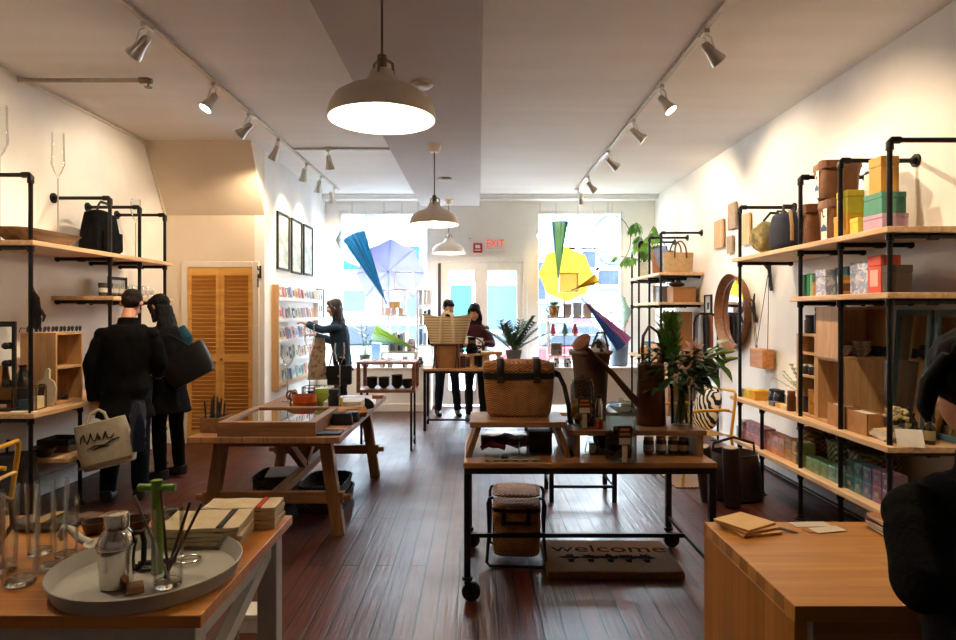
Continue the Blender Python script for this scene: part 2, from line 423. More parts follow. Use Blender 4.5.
# louvred closet door
c = bpy.data.objects.new('door_2', None); COL.objects.link(c); c.location = (-3.06, 7.58, 0); struct(c, 'yellow pine louvred folding closet door', 'door')
PINE = wood('closet pine', 'c98d3f', 'dba653', 'x', .5, sc=.5)
CASE = mat('casing paint', (.78, .70, .60), .6, var=.03)
MB().box(-.46, -.385, -.025, 0, 0, 2.16).box(.385, .46, -.025, 0, 0, 2.16).box(-.385, .385, -.025, 0, 2.09, 2.16).build('door_casing', CASE, c, bev=.005)
for sx in (-1, 1):
    a, b = (-.383, -.003) if sx < 0 else (.003, .383)
    l = MB().box(a, a+.045, -.03, -.003, .015, 2.085).box(b-.045, b, -.03, -.003, .015, 2.085)
    for z0, z1 in ((.015, .16), (.98, 1.06), (2.0, 2.085)): l.box(a+.045, b-.045, -.028, -.003, z0, z1)
    for zz0, zz1 in ((.16, .98), (1.06, 2.0)):
        n = int((zz1-zz0)/.045)
        for i in range(n):
            l.cbox(((a+b)/2, -.017, zz0+(i+.5)*(zz1-zz0)/n), (b-a-.09, .006, .05), (R(35), 0, 0))
    l.box(a+.045, b-.045, -.0045, -.0025, .16, 2.0)
    lo = l.build('door_leaf', PINE, c)
    if sx > 0: MB().ball((-.0+.027, -.045, 1.0), .016).build('knob', OAK, lo)

# ------------------------------------------------------------------ the street outside
ASPH = mat('asphalt', (.42, .42, .43), .9, var=.15, sc=4)
CONC = mat('sidewalk concrete', (.80, .79, .77), .9, var=.1, sc=3)
struct(MB().box(-20, 24, 10.75, 14.2, -.2, -.06).build('sidewalk', CONC), 'pale sidewalk outside the door', 'sidewalk')
struct(MB().box(-30, 36, 14.2, 22.5, -.3, -.18).build('street', ASPH), 'grey street outside the windows', 'street')
struct(MB().box(-30, 36, 22.5, 26, -.3, -.08).build('sidewalk_far', CONC), 'pale sidewalk across the street', 'sidewalk')
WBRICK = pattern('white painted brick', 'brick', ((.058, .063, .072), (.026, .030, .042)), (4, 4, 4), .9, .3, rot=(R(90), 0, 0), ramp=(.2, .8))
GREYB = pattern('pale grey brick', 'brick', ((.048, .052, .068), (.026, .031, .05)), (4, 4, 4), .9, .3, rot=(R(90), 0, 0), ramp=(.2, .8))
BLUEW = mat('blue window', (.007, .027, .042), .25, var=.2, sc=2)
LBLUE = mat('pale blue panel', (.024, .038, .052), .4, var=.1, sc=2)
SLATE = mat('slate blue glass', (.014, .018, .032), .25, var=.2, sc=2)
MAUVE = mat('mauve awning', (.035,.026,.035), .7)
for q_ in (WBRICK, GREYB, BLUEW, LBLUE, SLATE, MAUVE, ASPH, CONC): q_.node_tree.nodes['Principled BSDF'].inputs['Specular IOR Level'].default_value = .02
def building(label, x0, x1, Y, h, wallm, wins):
    b = thing('building', label, 'building', ((x0+x1)/2, Y, -.08))
    w = (x1-x0)/2
    MB().box(-w, w, 0, 4, 0, h).box(-w-.1, w+.1, -.15, 0, h-.4, h).build('wall', wallm, b)
    for (px0, py0, px1, py1, mm) in wins:
        A = W(px0, py1, Y); B = W(px1, py0, Y)
        cx = b.location.x; cz = -.08
        f = MB().box(A[0]-cx-.12, B[0]-cx+.12, -.06, 0, A[2]-cz-.12, A[2]-cz).box(A[0]-cx-.12, B[0]-cx+.12, -.06, 0, B[2]-cz, B[2]-cz+.12).box(A[0]-cx-.12, A[0]-cx, -.06, 0, A[2]-cz, B[2]-cz).box(B[0]-cx, B[0]-cx+.12, -.06, 0, A[2]-cz, B[2]-cz)
        fo = f.build('window', TRIMW, b)
        MB().box(A[0]-cx, B[0]-cx, -.03, 0, A[2]-cz, B[2]-cz).build('pane', mm, fo)
    return b
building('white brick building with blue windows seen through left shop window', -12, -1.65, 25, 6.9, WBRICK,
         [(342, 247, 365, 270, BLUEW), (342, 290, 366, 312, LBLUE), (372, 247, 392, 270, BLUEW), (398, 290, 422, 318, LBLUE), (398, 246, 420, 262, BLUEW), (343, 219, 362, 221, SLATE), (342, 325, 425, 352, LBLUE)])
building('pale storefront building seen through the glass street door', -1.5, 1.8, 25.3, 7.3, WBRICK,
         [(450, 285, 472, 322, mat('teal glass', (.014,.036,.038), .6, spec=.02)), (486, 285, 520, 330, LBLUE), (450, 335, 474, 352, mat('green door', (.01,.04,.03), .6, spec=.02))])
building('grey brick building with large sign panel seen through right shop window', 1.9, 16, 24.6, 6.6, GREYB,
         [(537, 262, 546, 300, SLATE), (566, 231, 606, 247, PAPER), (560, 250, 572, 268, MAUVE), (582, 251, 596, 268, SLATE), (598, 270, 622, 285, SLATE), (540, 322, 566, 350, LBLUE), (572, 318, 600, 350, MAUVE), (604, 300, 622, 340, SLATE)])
def car(label, x, y, c, rz=0):
    k = thing('car', label, 'car', (x, y, -.18), rz)
    b = MB()
    prof = [(-2.1, .35), (-2.12, .7), (-1.9, .85), (-1.1, .93), (1.25, .95), (1.95, .85), (2.1, .6), (2.08, .3), (-2.0, .3)]
    b.prism(prof, -.85, .85)
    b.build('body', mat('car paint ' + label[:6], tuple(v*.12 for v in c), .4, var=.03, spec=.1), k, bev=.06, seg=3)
    MB().prism([(-1.15, .93), (-.55, 1.42), (.75, 1.44), (1.35, .95)], -.72, .72).build('cabin', mat('car glass', (.012, .016, .022), .3, spec=.1), k, bev=.05, seg=3)
    for wx in (-1.35, 1.3):
        for wy in (-.8, .8):
            MB().tube([(wx, wy-.1, .32), (wx, wy+.1, .32)], .32, 20).build('wheel', BLACK, k)
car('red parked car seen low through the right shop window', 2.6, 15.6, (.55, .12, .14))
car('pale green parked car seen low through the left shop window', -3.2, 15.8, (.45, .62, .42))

# ------------------------------------------------------------------ camera, sky, exposure
cam = bpy.data.cameras.new('camera'); co = bpy.data.objects.new('camera', cam); COL.objects.link(co)
co.location = (0, 0, EYE); co.rotation_euler = (R(90), 0, 0)
cam.sensor_width = 36; cam.lens = 36 * F / 956; cam.shift_y = -8 / 956; cam.clip_start = .05; cam.clip_end = 200
S.camera = co
w = bpy.data.worlds.new('sky'); S.world = w; w.use_nodes = True
bg = w.node_tree.nodes['Background']; bg.inputs['Color'].default_value = (.80, .90, 1, 1); bg.inputs['Strength'].default_value = 46.0
sun = bpy.data.lights.new('sun', 'SUN'); sun.energy = 1; sun.angle = R(2); sun.color = (1, .96, .9)
so = bpy.data.objects.new('sun', sun); COL.objects.link(so); so.rotation_euler = (R(42), 0, R(-12)); so.location = (0, 0, 20)
for (x0, x1, z0, z1) in ((WX[0][0], WX[0][1], wz[0], wz[1]), (WX[2][0], WX[2][1], wz[0], wz[1]), (WX[1][0], WX[1][1], .02, dz)):
    l = bpy.data.lights.new('window_portal', 'AREA'); l.shape = 'RECTANGLE'; l.size = x1-x0; l.size_y = z1-z0; l.cycles.is_portal = True
    lo = bpy.data.objects.new('window_portal', l); COL.objects.link(lo); lo.location = ((x0+x1)/2, 10.76, (z0+z1)/2); lo.rotation_euler = (R(-90), 0, 0)
S.view_settings.view_transform = 'Standard'; S.view_settings.look = 'None'; S.view_settings.gamma = 1; S.view_settings.exposure = .35
S.view_settings.use_curve_mapping = False
S.cycles.use_denoising = True; S.cycles.max_bounces = 10; S.cycles.diffuse_bounces = 5; S.cycles.transparent_max_bounces = 24
S.cycles.sample_clamp_indirect = 8; S.cycles.caustics_reflective = False; S.cycles.caustics_refractive = False
# ------------------------------------------------------------------ pendants and track lights
WARM = (1, .76, .50); SP = 1.75
def spot_lamp(loc, aim, power, cone=70, blend=.6, col=WARM, r=.03):
    l = bpy.data.lights.new('spot', 'SPOT'); l.energy = power; l.spot_size = R(cone); l.spot_blend = blend; l.color = col; l.shadow_soft_size = r
    o = bpy.data.objects.new('spot', l); COL.objects.link(o); o.location = loc
    o.rotation_euler = (Vector(aim) - Vector(loc)).to_track_quat('-Z', 'Y').to_euler()
    return o
ENAMEL = mat('cream lamp enamel', (.90, .81, .69), .35, var=.03)
ENWHITE = mat('white lamp lining', (.9, .88, .84), .4, var=.02)
BULB = glow('warm bulb', (1, .80, .55), 14)
def pendant(y, label):
    p = thing('pendant_lamp', label, 'pendant lamp', (-.445, y, 2.45), 0, 'pendant lamps along the beam')
    prof = [(.25, 0), (.25, .014), (.240, .06), (.215, .10), (.165, .132), (.11, .152), (.078, .172), (.062, .195), (.054, .222), (.04, .232)]
    inn = [(r - .006, z - .004) for r, z in prof]; inn[0] = (.244, 0)
    MB().lathe(prof + inn[::-1], 48, loop=True).mat(0).build('shade', ENAMEL, p)
    MB().lathe([(.2425, .002), (.242, .014), (.232, .058), (.207, .096), (.158, .126), (.104, .146), (.072, .160), (.05, .166)], 40, cap=False).build('shade_lining', ENWHITE, p)
    MB().ball((0, 0, .085), (.045, .045, .055)).build('bulb', BULB, p)
    h = MB().lathe([(.02, .232), (.024, .262), (.022, .296), (.012, .305)], 16)
    for k in range(3):
        a = k*2*PI/3+.4
        h.tube([(.056*math.cos(a), .056*math.sin(a), .20), (.05*math.cos(a), .05*math.sin(a), .268), (.02*math.cos(a), .02*math.sin(a), .28)], .007, 6)
    h.build('lamp_neck', mat('antique brass', (.20, .15, .09), .4, metal=.8), p)
    MB().cyl((0, 0, .295), (0, 0, .75), .0055, n=8).build('cord', mat('grey cord', (.10, .09, .08), .8), p)
    MB().lathe([(.045, .74), (.06, .76), (.075, .81)], 20).build('ceiling_cup', ENAMEL, p)
    l = bpy.data.lights.new('pendant_light', 'POINT'); l.energy = PEND; l.color = (1, .76, .5); l.shadow_soft_size = .05
    o = bpy.data.objects.new('pendant_light', l); COL.objects.link(o); o.location = (-.445, y, 2.45 + .01)
    return p
PEND = 25
pendant(2.95, 'large cream dome pendant lamp nearest the viewer')
pendant(6.5, 'cream dome pendant lamp hanging second along the beam')
pendant(9.65, 'small-looking cream pendant lamp nearest the exit sign')
for y, lab in ((4.73, 'round white smoke detector on the beam behind nearest pendant'), (8.1, 'round white smoke detector on the beam near the far pendants')):
    tag(MB().lathe([(.085, 0), (.085, -.018), (.07, -.03), (.03, -.032)], 24).build('smoke_detector', mat('detector plastic', (.6, .55, .5), .5), loc=(-.42, y, 3.26)), lab, 'smoke detector', 'ceiling discs')

TRACKM = mat('track aluminium', (.58, .53, .47), .4, metal=.3)
LENS = glow('lit lamp face', (1, .86, .66), 22)
def head(x, y, aim, lab, group, power=40, cone=105, side=1):
    "one track spot: clip, gimbal fork, can and lamp face"
    h = thing('track_spotlight', lab, 'track light', (x, y, 3.455), 0, group)
    MB().box(-.02, .02, -.05, .05, -.03, 0).build('track_clip', NICKEL, h, bev=.004)
    c = Vector((side*.05, 0, -.15)); d = (Vector(aim) - (Vector((x, y, 3.455)) + c)).normalized()
    q = d.to_track_quat('Z', 'Y').to_matrix().to_4x4(); q.translation = c
    fk = MB()
    for s in (-1, 1):
        fk.tube([(0, s*.01, -.02), (c.x*.5, s*.05, -.06), (c.x, s*.052, c.z)], .0055, 6)
    fk.build('fork', NICKEL, h)
    k = MB(); k.m = q
    k.lathe([(.018, -.09), (.03, -.075), (.034, -.02), (.045, .03), (.054, .06), (.054, .075), (.05, .075), (.048, .06), (.03, .03)], 20)
    can = k.build('lamp_can', NICKEL, h)
    k = MB(); k.m = q
    k.lathe([(.047, .062), (.047, .066)], 20).build('lamp_face', LENS, can)
    p = Vector((x, y, 3.455)) + c + d * .09
    spot_lamp(p, aim, power * SP, cone)
def track(x0, y0, x1, y1, lab):
    t = MB().bar((x0, y0, 3.467), (x1, y1, 3.467), .036, .024)
    o = t.build('light_track', TRACKM); return tag(o, lab, 'light track')
track(-2.18, .5, -2.18, 9.95, 'long ceiling light track above the left side')
track(1.53, .5, 1.53, 10.0, 'long ceiling light track above the right side')
track(-2.16, 7.46, -1.0, 7.46, 'short cross track branching off the left track')
GL, GR = 'spotlights on the left track', 'spotlights on the right track'
Lh = [(4.2, (-3.73, 4.6, 1.9), 30), (5.3, (-3.3, 4.3, 1.0), 60), (6.1, (-3.73, 6.3, 2.1), 36), (7.0, (-3.1, 7.58, 1.7), 36), (8.15, (-2.54, 8.6, 1.6), 28), (8.9, (-2.54, 9.3, 2.0), 20), (9.7, (-2.3, 10.6, 2.0), 20)]
for i, (y, aim, p) in enumerate(Lh):
    head(-2.18, y, aim, 'nickel track spotlight, %s along the left track counted from the viewer' % ORD[i], GL, p, side=-1)
Rh = [(4.3, (2.94, 4.7, 2.0), 30), (5.35, (2.7, 4.6, 1.4), 62), (6.3, (2.94, 6.1, 2.2), 48), (7.5, (2.94, 8.0, 2.3), 55), (8.9, (2.8, 9.6, 2.1), 20), (9.8, (1.7, 10.6, 2.2), 20)]
for i, (y, aim, p) in enumerate(Rh):
    head(1.53, y, aim, 'nickel track spotlight, %s along the right track counted from the viewer' % ORD[i], GR, p, side=1)
for (x, y, aim, lab, sd) in ((-2.18, 2.3, (-1.2, 1.7, .75), 'nickel track spotlight above the front table', -1), (1.53, 2.2, (1.1, 1.6, .9), 'nickel track spotlight above the service counter', 1), (1.53, 3.1, (2.5, 3.6, .7), 'nickel track spotlight above the near end of right shelf', 1), (-2.18, 3.2, (-1.4, 4.6, .75), 'nickel track spotlight nearest the trestle table', -1)):
    head(x, y, aim, lab, 'spotlights above the viewer', 42, 80, side=sd)
head(-1.75, 7.46, (-1.6, 8.2, .9), 'nickel spotlight hanging from the short cross track', 'cross track spotlight', 40, side=.2)
# sprinkler pipe
sp = thing('sprinkler_pipe', 'grey sprinkler pipe crossing the ceiling from the left wall', 'pipe', (-3.73, 5.14, 3.43))
MB().cyl((.02, 0, 0), (1.02, 0, 0), .017).build('pipe', mat('painted pipe', (.36, .31, .26), .6), sp)
MB().tube([(1.0, 0, 0), (1.06, 0, 0), (1.1, 0, -.01)], [.026, .026, .02]).lathe([(.012, -.05), (.03, -.055), (.03, -.06)], 14, c=(1.07, 0, 0)).cyl((1.07, 0, 0), (1.07, 0, -.05), .008).build('sprinkler_head', mat('dull brass', (.22, .18, .13), .5, metal=.5), sp)
struct(MB().tube([(-3.715, 5.14, 3.455), (-3.715, 7.0, 3.455), (-3.715, 7.12, 3.44), (-3.715, 7.56, 2.72)], .014, 6).build('trim_4', CASE), 'thin painted conduit along the left wall and ceiling', 'conduit')
# ------------------------------------------------------------------ black pipe shelving
def pipe_unit(name, label, xp, xw, frames, boards, zt, group=None):
    """xp post line, xw wall face, frames [(y, z_bottom, z_top, [arm heights])], boards [(y0, y1, z_top)]"""
    u = thing(name, label, 'shelving unit', (xp, frames[0][0], 0), 0, group)
    y0 = frames[0][0]; s = 1 if xw > xp else -1; wx = xw - xp; r = .0155
    for (y, zb, zt_, arms) in frames:
        Y = y - y0
        p = MB()
        if zt_:
            p.cyl((0, Y, zb), (0, Y, zt_-.03), r)
            p.tube([(0, Y, zt_-.06), (0, Y, zt_-.015), (s*.015, Y, zt_), (s*.06, Y, zt_)], r*1.45, 10)
        else:
            p.cyl((0, Y, zb), (0, Y, arms[-1]), r)
        if zb < .1: p.lathe([(.042, zb), (.042, zb+.008), (.024, zb+.012), (.022, zb+.03)], 16, c=(0, Y, 0))
        for a in arms: p.cyl((0, Y, a-.03), (0, Y, a+.03), r*1.5)
        p.build('post', PIPE, u)
        if zt_:
            b = MB().cyl((s*.05, Y, zt_), (wx-s*.01, Y, zt_), r).build('wall_bar', PIPE, u)
            MB().tube([(wx-s*.001, Y, zt_), (wx-s*.012, Y, zt_)], .045, 18).tube([(wx-s*.01, Y, zt_), (wx-s*.035, Y, zt_)], .024, 12).build('flange', PIPE, b)
        for a in arms:
            MB().cyl((0, Y, a), (wx-s*.03, Y, a), r).ball((wx-s*.04, Y, a), .024).cyl((wx*.5-.03, Y, a), (wx*.5+.03, Y, a), r*1.5).build('shelf_arm', PIPE, u)
    for (a, b, z) in boards:
        d = .018
        MB().box(min(-s*.05, wx-s*.004), max(-s*.05, wx-s*.004), a-y0, b-y0, z-.036, z).build('shelf_board', SHELF, u, bev=.004)
    return u
AT = .036 + .0155     # arm centre below a board top
ZR = dict(top=2.06, two=1.675, mid=.775, low=.385)
pipe_unit('pipe_shelf', 'long black pipe shelf with pine boards along the right wall', 2.43, 2.94,
    [(3.76, 0, 2.575, [ZR[k]-AT for k in ('low', 'mid', 'two', 'top')]), (4.27, 0, 2.575, [ZR[k]-AT for k in ('low', 'mid', 'two', 'top')]),
     (4.80, 0, 2.575, [ZR[k]-AT for k in ('low', 'mid', 'two', 'top')]), (5.45, 0, None, [ZR[k]-AT for k in ('low', 'mid')]),
     (5.91, 0, 2.53, [ZR[k]-AT for k in ('low', 'mid', 'top')])],
    [(3.70, 5.97, ZR['top']), (3.70, 4.86, ZR['two']), (3.70, 6.02, ZR['mid']), (3.70, 6.08, ZR['low'])], 2.57)
ZF = dict(top=2.075, two=1.69, mid=.93)
pipe_unit('pipe_shelf', 'black pipe shelf with tote bag and monstera near right window', 2.40, 2.94,
    [(8.36, 0, 2.60, [ZF[k]-AT for k in ('two', 'top')]), (8.92, 0, 2.60, [ZF[k]-AT for k in ('two', 'top')]),
     (9.50, 0, 2.60, [ZF[k]-AT for k in ('mid', 'two', 'top')]), (9.93, 0, 2.55, [ZF[k]-AT for k in ('mid', 'two', 'top')])],
    [(8.28, 9.93, ZF['top']), (8.28, 9.60, ZF['two']), (9.25, 9.97, ZF['mid'])], 2.6)
ZL = dict(top=2.075, two=1.70, desk=.83, low=.42)
pipe_unit('pipe_shelf', 'black pipe shelf with wooden desk along the left wall', -3.23, -3.73,
    [(4.60, 0, 2.55, [ZL[k]-AT for k in ('desk', 'top')]), (5.17, 0, None, [ZL[k]-AT for k in ('low', 'desk')]),
     (5.59, 0, 2.56, [ZL[k]-AT for k in ('low', 'desk', 'two', 'top')]), (6.08, 0, 2.56, [ZL[k]-AT for k in ('low', 'desk', 'two', 'top')]),
     (6.57, 0, 2.56, [ZL[k]-AT for k in ('low', 'desk', 'two', 'top')])],
    [(4.55, 6.65, ZL['top']), (5.56, 6.65, ZL['two']), (4.56, 6.65, ZL['desk']), (4.95, 6.65, ZL['low'])], 2.56)

# ------------------------------------------------------------------ generic goods
def colmat(c, rough=.6): return mat('paint ' + str(c), c, rough, var=.06)
def carton(name, label, cat, x, y, z, w, d, h, c, rz=0, group=None, lid=True, patch=None, face='-x', rough=.6):
    "a lidded box: body, lid and a paper label on the face turned to the shop"
    t = thing(name, label, cat, (x, y, z), rz, group)
    m = colmat(c, rough) if not isinstance(c, bpy.types.Material) else c
    hb = h * .72 if lid else h
    MB().box(-w/2, w/2, -d/2, d/2, 0, hb).build('box_body', m, t, bev=.002)
    if lid: MB().box(-w/2-.002, w/2+.002, -d/2-.002, d/2+.002, hb+.001, h).build('lid', m, t, bev=.003)
    if patch:
        p = MB()
        if face == '-x': p.box(-w/2-.003, -w/2-.0005, -d*.3, d*.3, h*.18, h*.62)
        elif face == '-y': p.box(-w*.3, w*.3, -d/2-.003, -d/2-.0005, h*.18, h*.62)
        elif face == '+x': p.box(w/2+.0005, w/2+.003, -d*.3, d*.3, h*.18, h*.62)
        p.build('paper_label', colmat(patch), t)
    return t
def book(label, x, y, z, t, d, h, c, group, rz=0):
    b = thing('book', label, 'book', (x, y, z), rz, group)
    MB().box(-d/2, d/2, -t/2, -t/2+.003, 0, h).box(-d/2, d/2, t/2-.003, t/2, 0, h).box(-d/2-.003, -d/2, -t/2, t/2, 0, h).build('cover', colmat(c), b)
    MB().box(-d/2, d/2-.004, -t/2+.003, t/2-.003, .003, h-.003).build('pages', PAPER, b)
    return b
def pot_plant(name, label, x, y, z, pr, ph, pm, leafy, lm=GREEN, cat='potted plant', rz=0):
    t = thing(name, label, cat, (x, y, z), rz)
    MB().lathe([(pr*.72, 0), (pr*.98, ph*.82), (pr*1.06, ph*.82), (pr*1.06, ph), (pr*.94, ph), (pr*.9, ph*.85), (pr*.6, ph*.85)], 24).build('pot', pm, t)
    l = MB(); st = MB(); leafy(l, st, ph)
    if st.v: st.build('stem', mat('stem green', '4a5f2a', .6), t)
    l.build('foliage', lm, t)
    return t
def bag_body(m, w, d, h, taper=1.0, n=28, lean=0, sag=.0, zs=6, e=3.2):
    "soft rounded-rectangle body"
    rings = []
    for j in range(zs + 1):
        t = j / zs; k = 1 + (taper - 1) * t + sag * math.sin(PI * t)
        if j == 0: k *= .93
        g = []
        for i in range(n):
            a = 2*PI*i/n; c, s_ = math.cos(a), math.sin(a)
            r = (abs(c)**e + abs(s_)**e) ** (-1/e)
            g.append((w/2*k*r*c, d/2*k*r*s_ + lean*t, h*t))
        rings.append(g)
    return m.loft(rings)

# ------------------------------------------------------------------ right shelf: top board
Z = ZR['top']
CAMO = pattern('camouflage canvas', 'noise', ('2b2a17', '5a5330', '8a7a4c'), (14, 14, 14), .9, .3, ramp=(.45, .6), detail=4)
NAVY = mat('navy canvas', '141a2c', .9, var=.25, bump=.3, bsc=70)
def duffel(name, label, x, y, z, L, rr, m, hm, rz, cat='bag'):
    t = thing(name, label, cat, (x, y, z), rz)
    rings = []
    for j in range(13):
        u = -1 + 2*j/12; k = (1 - abs(u)**5*.28)
        rings.append([(L/2*u, rr*k*math.cos(2*PI*i/24)*1.0, rr*1.0 + rr*.98*k*max(-.98, math.sin(2*PI*i/24)) * (1.08 if math.sin(2*PI*i/24) > 0 else .98) + .012*math.sin(7*u+i)) for i in range(24)])
    MB().loft(rings).build('bag_body', m, t, sub=1)
    for s in (-1, 1):
        pa = [(-L*.2, s*rr*.85, rr*1.3), (-L*.17, s*rr*.6, rr*2.2), (-L*.08, s*rr*.35, rr*2.65), (L*.08, s*rr*.35, rr*2.65), (L*.17, s*rr*.6, rr*2.2), (L*.2, s*rr*.85, rr*1.3)]
        MB().tube(pa, .014, 8, flat=.45).build('handle', hm, t)
    return t
duffel('duffel_bag', 'camouflage duffel bag at the far end of the top right shelf', 2.67, 5.73, Z+.012, .44, .145, CAMO, LEATHER, R(12))
# navy backpack
t = thing('backpack', 'navy canvas backpack slumped beside the camouflage duffel', 'bag', (2.63, 5.32, Z), R(4))
bag_body(MB(), .34, .30, .34, .72, sag=.08, lean=.05).build('bag_body', NAVY, t, sub=1)
MB().tube([(-.08, -.1, .33), (-.09, -.14, .2), (-.1, -.16, .08)], .016, 8, flat=.4).tube([(.08, -.1, .33), (.09, -.14, .2), (.1, -.16, .08)], .016, 8, flat=.4).build('strap', mat('tan strap', '9a7a4e'), t)
MB().tube([(-.05, .06, .34), (-.04, .07, .40), (.04, .07, .40), (.05, .06, .34)], .012, 8).build('handle', BLACK, t)
duffel('holdall', 'small tan canvas holdall between navy backpack and paper bags', 2.70, 5.06, Z+.012, .20, .09, mat('tan canvas', 'a98a5c', .9, bump=.3), LEATHER, R(80))
# waxed paper sacks
WAXK = mat('waxed kraft', '6e4526', .6, var=.3, sc=9, bump=.5, bsc=16)
def sack(label, x, y, z, w, d, h, rz=0, sc=1):
    t = thing('paper_sack', label, 'paper bag', (x, y, z), rz, 'brown paper sacks on the top right shelf')
    rg = []
    n = 28
    for j, (hh, k) in enumerate([(0, .92), (.1, 1), (.6, 1.02), (.8, 1.06), (.80, 1.1), (.98, 1.1), (1.0, 1.06), (.95, .98), (.7, .97)]):
        g = []
        for i in range(n):
            a = 2*PI*i/n; c, s_ = math.cos(a), math.sin(a); r = (abs(c)**5+abs(s_)**5)**(-.2)
            wv = .012*math.sin(3*a+j)
            g.append((w/2*k*r*c+wv, d/2*k*r*s_+wv, h*hh))
        rg.append(g)
    MB().loft(rg).build('sack_body', WAXK, t)
    MB().box(-w/2-.013, -w/2-.010, -d*.16, d*.16, h*.05, h*.78).build('paper_band', PAPER, t)
    MB().prism([(-.03, h*.25), (.03, h*.25), (.03, h*.33), (.0, h*.42), (-.03, h*.33)], -w/2-.0155, -w/2-.0135, 'x').build('printed_mark', mat('ink blue', '3a5c80'), t)
    return t
sack('brown paper sack left of the two standing on top shelf', 2.54, 4.86, Z, .22, .2, .31, R(-6))
sack('brown paper sack with white band under the leaning top sack', 2.54, 4.55, Z, .22, .2, .30, R(5))
s = sack('brown paper sack with folded rim stacked on other two', 2.56, 4.63, Z+.315, .25, .20, .27, R(-8))
def rt(*a, **k): return carton(*a, **k)
rt('gift_box', 'orange-yellow box at the front of top right shelf', 'box', 2.47, 4.31, Z, .12, .16, .15, 'd9a032', group='boxes on the top shelf')
rt('gift_box', 'lime yellow box stacked on the orange-yellow box', 'box', 2.50, 4.29, Z+.151, .12, .13, .16, 'c9bd3a', group='boxes on the top shelf')
rt('gift_box', 'small yellow box beside the orange-yellow box on top shelf', 'box', 2.46, 4.155, Z, .10, .09, .11, 'd6c24a', group='boxes on the top shelf')
rt('gift_box', 'tall white and teal box on the top right shelf', 'box', 2.60, 4.16, Z, .10, .09, .40, 'd8d8cc', group='boxes on the top shelf', patch='3f9a8c')
rt('gift_box', 'lilac box at near end of the top right shelf', 'box', 2.50, 3.96, Z, .16, .19, .10, 'b89ab0', group='boxes on the top shelf')
rt('gift_box', 'teal green box stacked on the lilac box', 'box', 2.50, 3.96, Z+.101, .15, .18, .13, '4f8f78', group='boxes on the top shelf')
rt('gift_box', 'tall amber box on top of the teal green box', 'box', 2.51, 3.94, Z+.232, .11, .12, .22, 'd09a3e', group='boxes on the top shelf')
# second board
Z = ZR['two']
G2 = 'boxes and books on the second right shelf'
for (lab, y, th, h, c) in (('dark green book at far end of the second right shelf', 4.80, .045, .165, '1e5a3a'), ('bright green book second from far end of shelf', 4.745, .04, .17, '2f7a3c'), ('thin pale green book beside the bright green one', 4.70, .03, .16, '7aa88a')):
    book(lab, 2.53, y, Z, th, .14, h, c, G2)
def tin(label, x, y, z, r, h, c, lidc, group=None, band=None, name='tin', cat='tin'):
    t = thing(name, label, cat, (x, y, z), 0, group)
    MB().lathe([(r*.96, 0), (r, .004), (r, h*.8), (r*.97, h*.8)], 22).build('tin_body', colmat(c, .4), t)
    MB().lathe([(r*1.03, h*.8), (r*1.03, h), (r*.9, h*1.01)], 22).build('lid', colmat(lidc, .4), t)
    if band: MB().lathe([(r*1.01, h*.2), (r*1.015, h*.22), (r*1.015, h*.6), (r*1.01, h*.62)], 22, cap=False).build('band', colmat(band), t)
    return t
tin('small ochre tin in front of the green books', 2.44, 4.66, Z, .035, .10, 'b5852e', 'a5752a', G2)
MARB = pattern('marbled paper', 'noise', ('b9bfd0', '8f9cc4', 'd8d6dc'), (18, 18, 18), .6, 0, ramp=(.45, .58), dist=1.5, detail=4)
rt('patterned_box', 'lilac marbled box left of the teal box', 'box', 2.50, 4.56, Z, .12, .13, .185, MARB, group=G2)
rt('patterned_box', 'teal blue box behind the round ochre tin', 'box', 2.56, 4.40, Z, .10, .15, .195, '2f6a7a', group=G2)
tin('wide round ochre tin with dark band on second right shelf', 2.46, 4.33, Z, .062, .125, 'b98a3a', '9a6f2a', G2, band='5a3a1e')
rt('patterned_box', 'larger lilac marbled box right of the ochre tin', 'box', 2.54, 4.15, Z, .12, .19, .21, MARB, group=G2)
rt('patterned_box', 'tall coral red box on the second right shelf', 'box', 2.53, 3.97, Z, .12, .13, .235, 'd0543c', group=G2, patch='e8b0a0')
rt('patterned_box', 'dark brown box at the near end of second shelf', 'box', 2.52, 3.83, Z, .12, .10, .165, '4a3a2c', group=G2)

# ------------------------------------------------------------------ right shelf: desk-height board
Z = ZR['mid']
def crate(name, label, x, y, z, w, d, h, shelves, rz=0, th=.018, uprights=(), m=None, back=True):
    "an open-fronted ply crate, open towards -x"
    t = thing(name, label, 'crate', (x, y, z), rz)
    m = m or PLY
    MB().box(-w/2, w/2, -d/2, -d/2+th, 0, h).build('side_panel', m, t, bev=.001)
    MB().box(-w/2, w/2, d/2-th, d/2, 0, h).build('side_panel', m, t, bev=.001)
    MB().box(-w/2, w/2, -d/2+th, d/2-th, h-th, h).build('top_panel', PLYX, t, bev=.001)
    MB().box(-w/2, w/2, -d/2+th, d/2-th, 0, th).build('bottom_panel', PLYX, t, bev=.001)
    if back: MB().box(w/2-.008, w/2, -d/2+th, d/2-th, th, h-th).build('back_panel', m, t)
    for s_ in shelves: MB().box(-w/2+.002, w/2-.008, -d/2+th, d/2-th, s_-th/2, s_+th/2).build('divider', PLYX, t, bev=.001)
    return t
# three-tier ply rack between the second and third posts: open cubby with three floors
ca = crate('ply_cubby', 'narrow three-tier ply cubby on desk-height right shelf', 2.62, 4.80, Z, .30, .28, .62, [.30, .47])
cb = crate('ply_crate', 'tall empty ply crate beside the narrow cubby', 2.61, 4.48, Z, .30, .30, .46, [], m=PLY)
cc = crate('ply_crate', 'wide ply crate stacked above with bowls in it', 2.64, 4.48, Z+.461, .28, .38, .36, [], rz=R(90), m=PLY)
